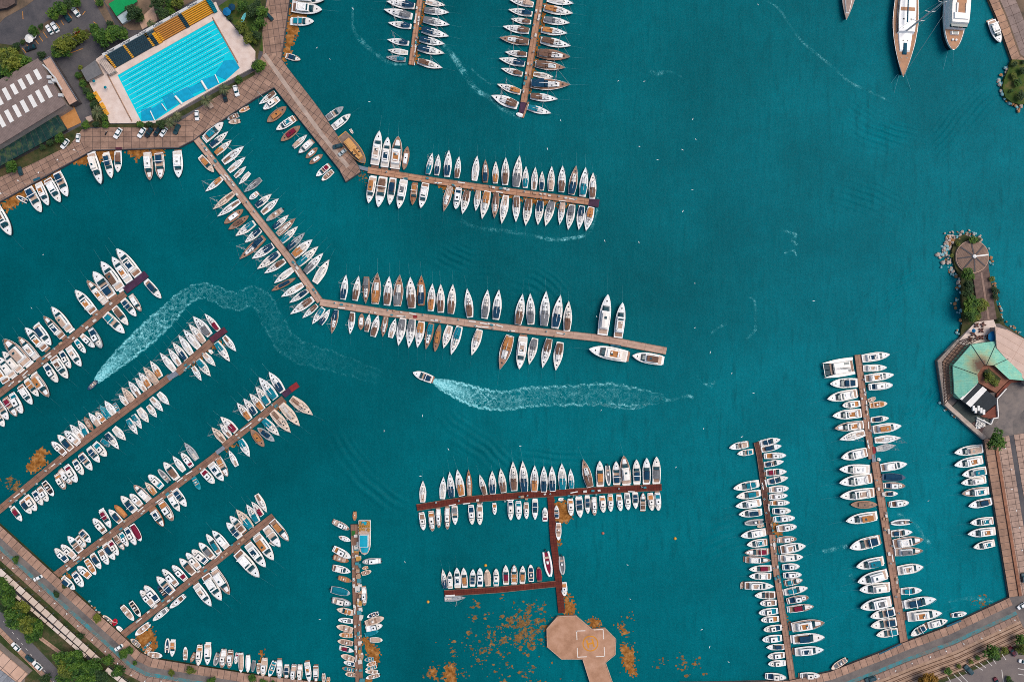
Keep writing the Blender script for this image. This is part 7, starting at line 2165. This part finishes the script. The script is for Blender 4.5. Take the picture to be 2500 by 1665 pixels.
# ------------------------------------------------------------------ special vessels
def place(name, label, cat, f, bow, stern, z):
    b2 = F(f, *bow, z); s = F(f, *stern, z)
    t = thing(name, label, cat, ((b2[0] + s[0]) / 2, (b2[1] + s[1]) / 2, 0), atan2(b2[1] - s[1], b2[0] - s[0]))
    return t, hypot(b2[0] - s[0], b2[1] - s[1])


# yellow ferry on the mole
t, L = place('tour_boat', 'long tan and yellow tour boat lying along the concrete mole', 'tour boat', '01', (1005, 1503), (785, 1235), 2)
sp = Shape(f_round, L, 118 / 3.768 * S, 1.6, 2.3)
sp.hull(16, 0.9).build('hull', pm('Y'), t)
sp.plan(0.02, 0.98, 0.92, 0, 0.05, n=14).build('deck', mat('grey_brown_deck', (0.22, 0.15, 0.115), 0.7, 0.2, 0.8), t)
CAB = mat('ochre_roof', (0.58, 0.30, 0.10), 0.6, 0.12, 0.8)
sp.plan(0.22, 0.86, 0.62, 0.05, 2.2, 0.95, 0.08).build('cabin', CAB, t)
sp.plan(0.24, 0.84, 0.635, 0.9, 1.6, 0.99).build('side_window', GLASS, t)
sp.plan(0.26, 0.5, 0.45, 2.25, 2.6, 0.9, 0.1).build('upper_cabin', CAB, t)
sp.plan(0.55, 0.8, 0.14, 2.25, 2.5, 0.9).build('roof_box', mat('brown_box', (0.3, 0.12, 0.03), 0.6, 0.1, 1), t)
for tt, y in ((0.6, 1.3), (0.6, -1.3), (0.7, 1.1), (0.7, -1.1), (0.78, 0)):
    hatch(sp.x(tt), y, sp.sh(tt) + 2.3, 0.3, 0.3, t)
rails(sp, 0.03, 0.97, t, 0.9)
boat('rWc', fp('01', 890, 1230), fp('01', 862, 1185), 7, 'small white inflatable tied at the tour boat stern', 'tenders')
# blue-decked work boat on the fishing pier
t, L = place('work_boat', 'broad white fishing boat with bright turquoise deck covers at the fishing pier tip', 'fishing boat', '31', (1000, 395), (998, 80), 2)
B_ = 116 / 3.768 * S
sp = Shape(lambda q: 0.48 if q < 0.6 else 0.48 * max(0, 1 - ((q - .6) / .4) ** 2.6) ** 0.6, L, B_, 1.7, 2.4)
sp.hull(16, 0.92).build('hull', WHT, t)
sp.plan(0.01, 0.98, 0.93, 0, 0.05, n=14).build('deck', mat('worn_deck', (0.46, 0.34, 0.27), 0.7, 0.25, 0.8), t)
TQ = mat('turquoise_deck', (0.0, 0.30, 0.42), 0.6, 0.12, 0.5)
sp.plan(0.39, 0.74, 0.72, 0.05, 2.4, 0.98, 0.05).build('wheelhouse', WHT, t)
sp.plan(0.40, 0.73, 0.66, 2.42, 2.5, 0.98, 0.1).build('roof_cover', TQ, t)
sp.plan(0.26, 0.39, 0.66, 0.05, 1.3, 0.95, 0.1).build('forward_cover', mat('dark_turquoise', (0.0, 0.16, 0.24), 0.6, 0.12, 0.5), t) if False else None
sp.plan(0.76, 0.93, 0.74, 0.05, 0.3, 0.9, 0.1).build('bow_cover', TQ, t)
sp.plan(0.03, 0.13, 0.5, 0.05, 0.5, 0.9).build('stern_box', TQ, t)
mb = MB()
for i in range(26):
    x = sp.x(random.uniform(0.03, 0.33)); y = random.uniform(-.42, .42) * B_
    mb.box(x - .4, x + .4, y - .35, y + .35, 1.75, 1.75 + random.uniform(.3, .8), .8)
mb.box(sp.x(0.03), sp.x(0.33), -.44 * B_, .44 * B_, 1.74, 1.78)
mb.build('gear_heap', MATS['net_heap'], t)
rails(sp, 0.35, 0.96, t, 0.7)
# catamaran
t, L = place('catamaran', 'wide white catamaran with bow nets at the head of the outer east pier', 'catamaran', '23', (505, 275), (795, 228), 2)
B_ = 165 / 3.768 * S
hb = 0.2 * B_
for sg in (1, -1):
    sp = Shape(f_sail, L, hb, 1.6, 1.9)
    o = sp.hull().build('hull', WHT, t); o.location.y = sg * (B_ / 2 - hb / 2)
    o = sp.plan(0.02, 0.98, 0.9, 0, 0.05).build('hull_deck', WHT, t); o.location.y = sg * (B_ / 2 - hb / 2)
MB().box(-L * 0.47, L * 0.2, -B_ * .42, B_ * .42, 1.2, 1.85).build('bridge_deck', WHT, t)
MB().box(-L * 0.38, L * 0.18, -B_ * .33, B_ * .33, 1.85, 3.0, 0.88, 0.9).build('saloon', WHT, t)
MB().box(L * 0.12, L * 0.2, -B_ * .3, B_ * .3, 1.9, 2.7, 0.85, 0.6).build('windscreen', GLASS, t)
NET = mat('net', (0.05, 0.08, 0.09), 0.8, 0.2, 2)
for y0, y1 in ((-.3, -.02), (.02, .3)):
    MB().box(L * .26, L * .44, B_ * y0, B_ * y1, 1.55, 1.6).build('bow_net', NET, t)
MB().box(L * .2, L * .26, -B_ * .3, B_ * .3, 1.3, 1.75).build('front_locker', TEAK, t)
MB().box(L * .44, L * .455, -B_ * .36, B_ * .36, 1.5, 1.7).build('crossbeam', WHT, t)
MB().box(-L * .46, -L * .38, -B_ * .3, B_ * .3, 1.86, 1.92).build('aft_cockpit', cm('x'), t)
for x, y in ((-.28, -.2), (-.2, -.2), (-.3, .2)):
    hatch(L * x, B_ * y, 3.02, .5, .5, t, GLASS)
MB().tube((L * .05, 0, 3), (L * .05, 0, 19), .12, .08).build('mast', ALU, t)
MB().tube((L * .04, 0, 4.4), (-L * .35, .4, 4.3), .16, .12).build('boom', DARK, t)

# superyachts at the top right
t, L = place('sailing_superyacht', 'huge teak-decked sailing superyacht with a tall three-spreader mast', 'superyacht', '03', (1240, 716), (1292, -190), 3)
B_ = 236 / 3.768 * S
sp = Shape(f_sail, L, B_, 2.6, 3.4)
TK2 = mat('honey_teak', (0.42, 0.21, 0.11), 0.6, 0.15, 0.5)
sp.hull(18, 0.82).build('hull', WHT, t)
sp.plan(0.0, 0.99, 0.955, 0, 0.06, n=18).build('deck', TK2, t)
sp.plan(0.06, 0.56, 0.70, 0.06, 1.5, 0.93, 0.12, n=12).build('deckhouse', WHT, t)
sp.plan(0.27, 0.74, 0.60, 0.06, 0.5, 0.93, 0.05, n=12).build('coachroof', WHT, t)
sp.plan(0.07, 0.55, 0.715, 0.6, 1.2, 0.98, n=12).build('side_window', DARK, t)
for y in (-1.5, -0.5, 0.5, 1.5):
    hatch(sp.x(0.52), y, sp.sh(0.52) + 1.5, 0.55, 0.4, t, GLASS)
sp.plan(0.30, 0.335, 0.55, 1.62, 1.7).build('roof_panel', TK2, t)
mb = MB().tube((sp.x(0.47), -0.9, 6.2), (sp.x(0.12), -1.1, 6.0), 0.32, 0.22, 8)
mb.build('boom', mat('navy_sail_cover', (0.0, 0.07, 0.12), 0.7, 0.1, 1), t)
te = sp.plan(0.215, 0.34, 0.17, 0.5, 0.95, 0.8, 0.2); te.v = [(x + L * 0.43, y, z + .1) for x, y, z in te.v]
te.build('tender_cover', MATS['navy_sail_cover'], t)
mx = sp.x(0.535)
MB().tube((mx, 0, 3), (mx, 0, 46), 0.42, 0.26, 8).build('mast', ALU, t)
for zz, w in ((14, 2.6), (23, 2.2), (32, 1.8)):
    mb = MB()
    for sg in (1, -1):
        mb.tube((mx, 0, zz), (mx - 0.5, sg * w, zz + 0.1), 0.22, 0.14)
    mb.build('spreader', ALU, t)
rg = MB().tube((mx, 0, 45), (sp.x(0.985), 0, 3.4), 0.07, n=4)
for sg in (1, -1):
    rg.tube((mx - .6, sg * 3.6, 3), (mx - .5, sg * 2.6, 14), .05, n=4).tube((mx - .5, sg * 2.6, 14), (mx - .5, sg * 2.2, 23), .05, n=4).tube((mx - .5, sg * 2.2, 23), (mx, 0, 40), .05, n=4)
rg.build('rigging', ALU, t)
for tt, y in ((0.63, 0.9), (0.63, -0.9), (0.80, 1.2), (0.80, -1.2), (0.42, 1.6), (0.42, -1.6)):
    hatch(sp.x(tt), y, sp.sh(tt) + (0.56 if tt == 0.63 else (0.08 if tt > .7 else 1.62)), 0.28, 0.28, t)
rails(sp, 0.05, 0.97, t, 0.9)
t, L = place('motor_superyacht', 'large white motor superyacht with open teak sun deck, bow toward the harbour', 'superyacht', '03', (1700, 470), (1752, -260), 4)
B_ = 208 / 3.768 * S
sp = Shape(f_round, L, B_, 3.6, 4.6)
sp.hull(18, 0.9).build('hull', WHT, t)
sp.plan(0.0, 0.985, 0.94, 0, 0.06, n=16).build('deck', TK2, t)
sp.plan(0.05, 0.74, 0.92, 0.06, 2.6, 0.97, 0.05, n=12).build('main_deckhouse', WHT, t)
sp.plan(0.10, 0.72, 0.86, 2.65, 4.6, 0.92, 0.05, n=12).build('upper_deckhouse', WHT, t)
sp.plan(0.60, 0.745, 0.84, 2.7, 3.7, 0.95).build('windscreen', GLASS, t)
sp.plan(0.36, 0.62, 0.40, 4.7, 4.78).build('sun_deck', TK2, t)
sp.plan(0.58, 0.66, 0.68, 4.65, 5.2, 0.9, 0.05).build('sun_deck_screen', WHT, t)
sp.plan(0.30, 0.40, 0.62, 5.0, 6.6, 0.8, 0.1).build('radar_mast', WHT, t)
mb = MB()
for sg in (1, -1):
    mb.box(sp.x(.45), sp.x(.60), sg * 1.9 - .35, sg * 1.9 + .35, sp.sh(.5) + 4.7, sp.sh(.5) + 5.2, .8)
mb.build('deck_seat', WHT, t)
sp.plan(0.76, 0.81, 0.5, 0.06, 0.9, 0.8).build('bow_lounge', WHT, t)
hatch(sp.x(0.785), 0, sp.sh(0.785) + 0.92, 0.5, 1.0, t, GLASS)
for sg in (1, -1):
    MB().lathe(sp.x(0.87), sg * 0.75, [(0.5, sp.sh(.87)), (0.5, sp.sh(.87) + .6), (.2, sp.sh(.87) + .7)], 10).build('anchor_winch', WPAN, t)
rails(sp, 0.7, 0.97, t, 1.0)
t, L = place('sailing_superyacht', 'grey teak-edged yacht bow just entering the frame at the top', 'superyacht', '03', (718, 192), (775, -330), 2)
sp = Shape(f_sail, L, 6.6, 1.8, 2.4)
sp.hull(16, 0.82).build('hull', pm('G'), t)
sp.plan(0.0, 0.985, 0.94, 0, 0.05, n=16).build('deck', mat('grey_teak', (0.30, 0.21, 0.17), 0.6, 0.15, 0.5), t)
sp.plan(0.3, 0.88, 0.6, 0.05, 0.6, 0.9, 0.06).build('coachroof', pm('W'), t)
sp.plan(0.4, 0.86, 0.45, 0.62, 0.68, 0.95).build('coachroof_panel', MATS['grey_teak'], t)
# mooring lines of the big yachts, slack into the water
for f, a, c, lab in (('03', (1205, 690), (1160, 860), 'pale mooring line off the bow of the sailing superyacht, middle one'), ('03', (1190, 690), (1130, 770), 'pale mooring line off the bow of the sailing superyacht, shortest one'), ('03', (1262, 680), (1315, 830), 'pale mooring line off the bow of the sailing superyacht toward the motor superyacht'), ('03', (1655, 470), (1612, 645), 'pale mooring line under the motor superyacht bow, longer one'), ('03', (1705, 475), (1702, 620), 'pale mooring line under the motor superyacht bow, straight one')):
    p = F(f, *a, 2.5); q = F(f, *c, 0)
    o = MB().tube((*p, 2.5), (*q, -0.1), 0.07, n=4).build('mooring_line', ROPE)
    tag(o, lab, 'mooring line')

# ------------------------------------------------------------------ camera, sky, sun
cam = bpy.data.cameras.new('camera')
cam.sensor_width = 36
cam.lens = 36 * H / (2500 * S)
cam.clip_end = 5000
co = bpy.data.objects.new('camera', cam); COL.objects.link(co)
co.location = (0, 0, H)
SC.camera = co
w = bpy.data.worlds.new('World'); SC.world = w; w.use_nodes = True
nt = w.node_tree
sk = nt.nodes.new('ShaderNodeTexSky'); sk.sky_type = 'NISHITA'; sk.sun_disc = False
EL, AZ = radians(58), radians(70)
sk.sun_elevation = EL; sk.sun_rotation = AZ
sk.dust_density = 3.0; sk.air_density = 1.0; sk.ozone_density = 1.0
bg = nt.nodes['Background']; bg.inputs['Strength'].default_value = 0.10
nt.links.new(sk.outputs[0], bg.inputs['Color'])
sl = bpy.data.lights.new('sun', 'SUN'); sl.energy = 1.5; sl.angle = radians(40); sl.color = (1.0, 0.93, 0.84)
so = bpy.data.objects.new('sun', sl); COL.objects.link(so)
so.rotation_euler = (pi / 2 - EL, 0, -AZ + pi)
so.location = (0, 0, 100)
SC.cycles.filter_width = 0.9
SC.cycles.use_denoising = False
v = SC.view_settings
v.view_transform = 'Standard'; v.look = 'None'; v.exposure = 0.5; v.gamma = 1.0; v.use_curve_mapping = False
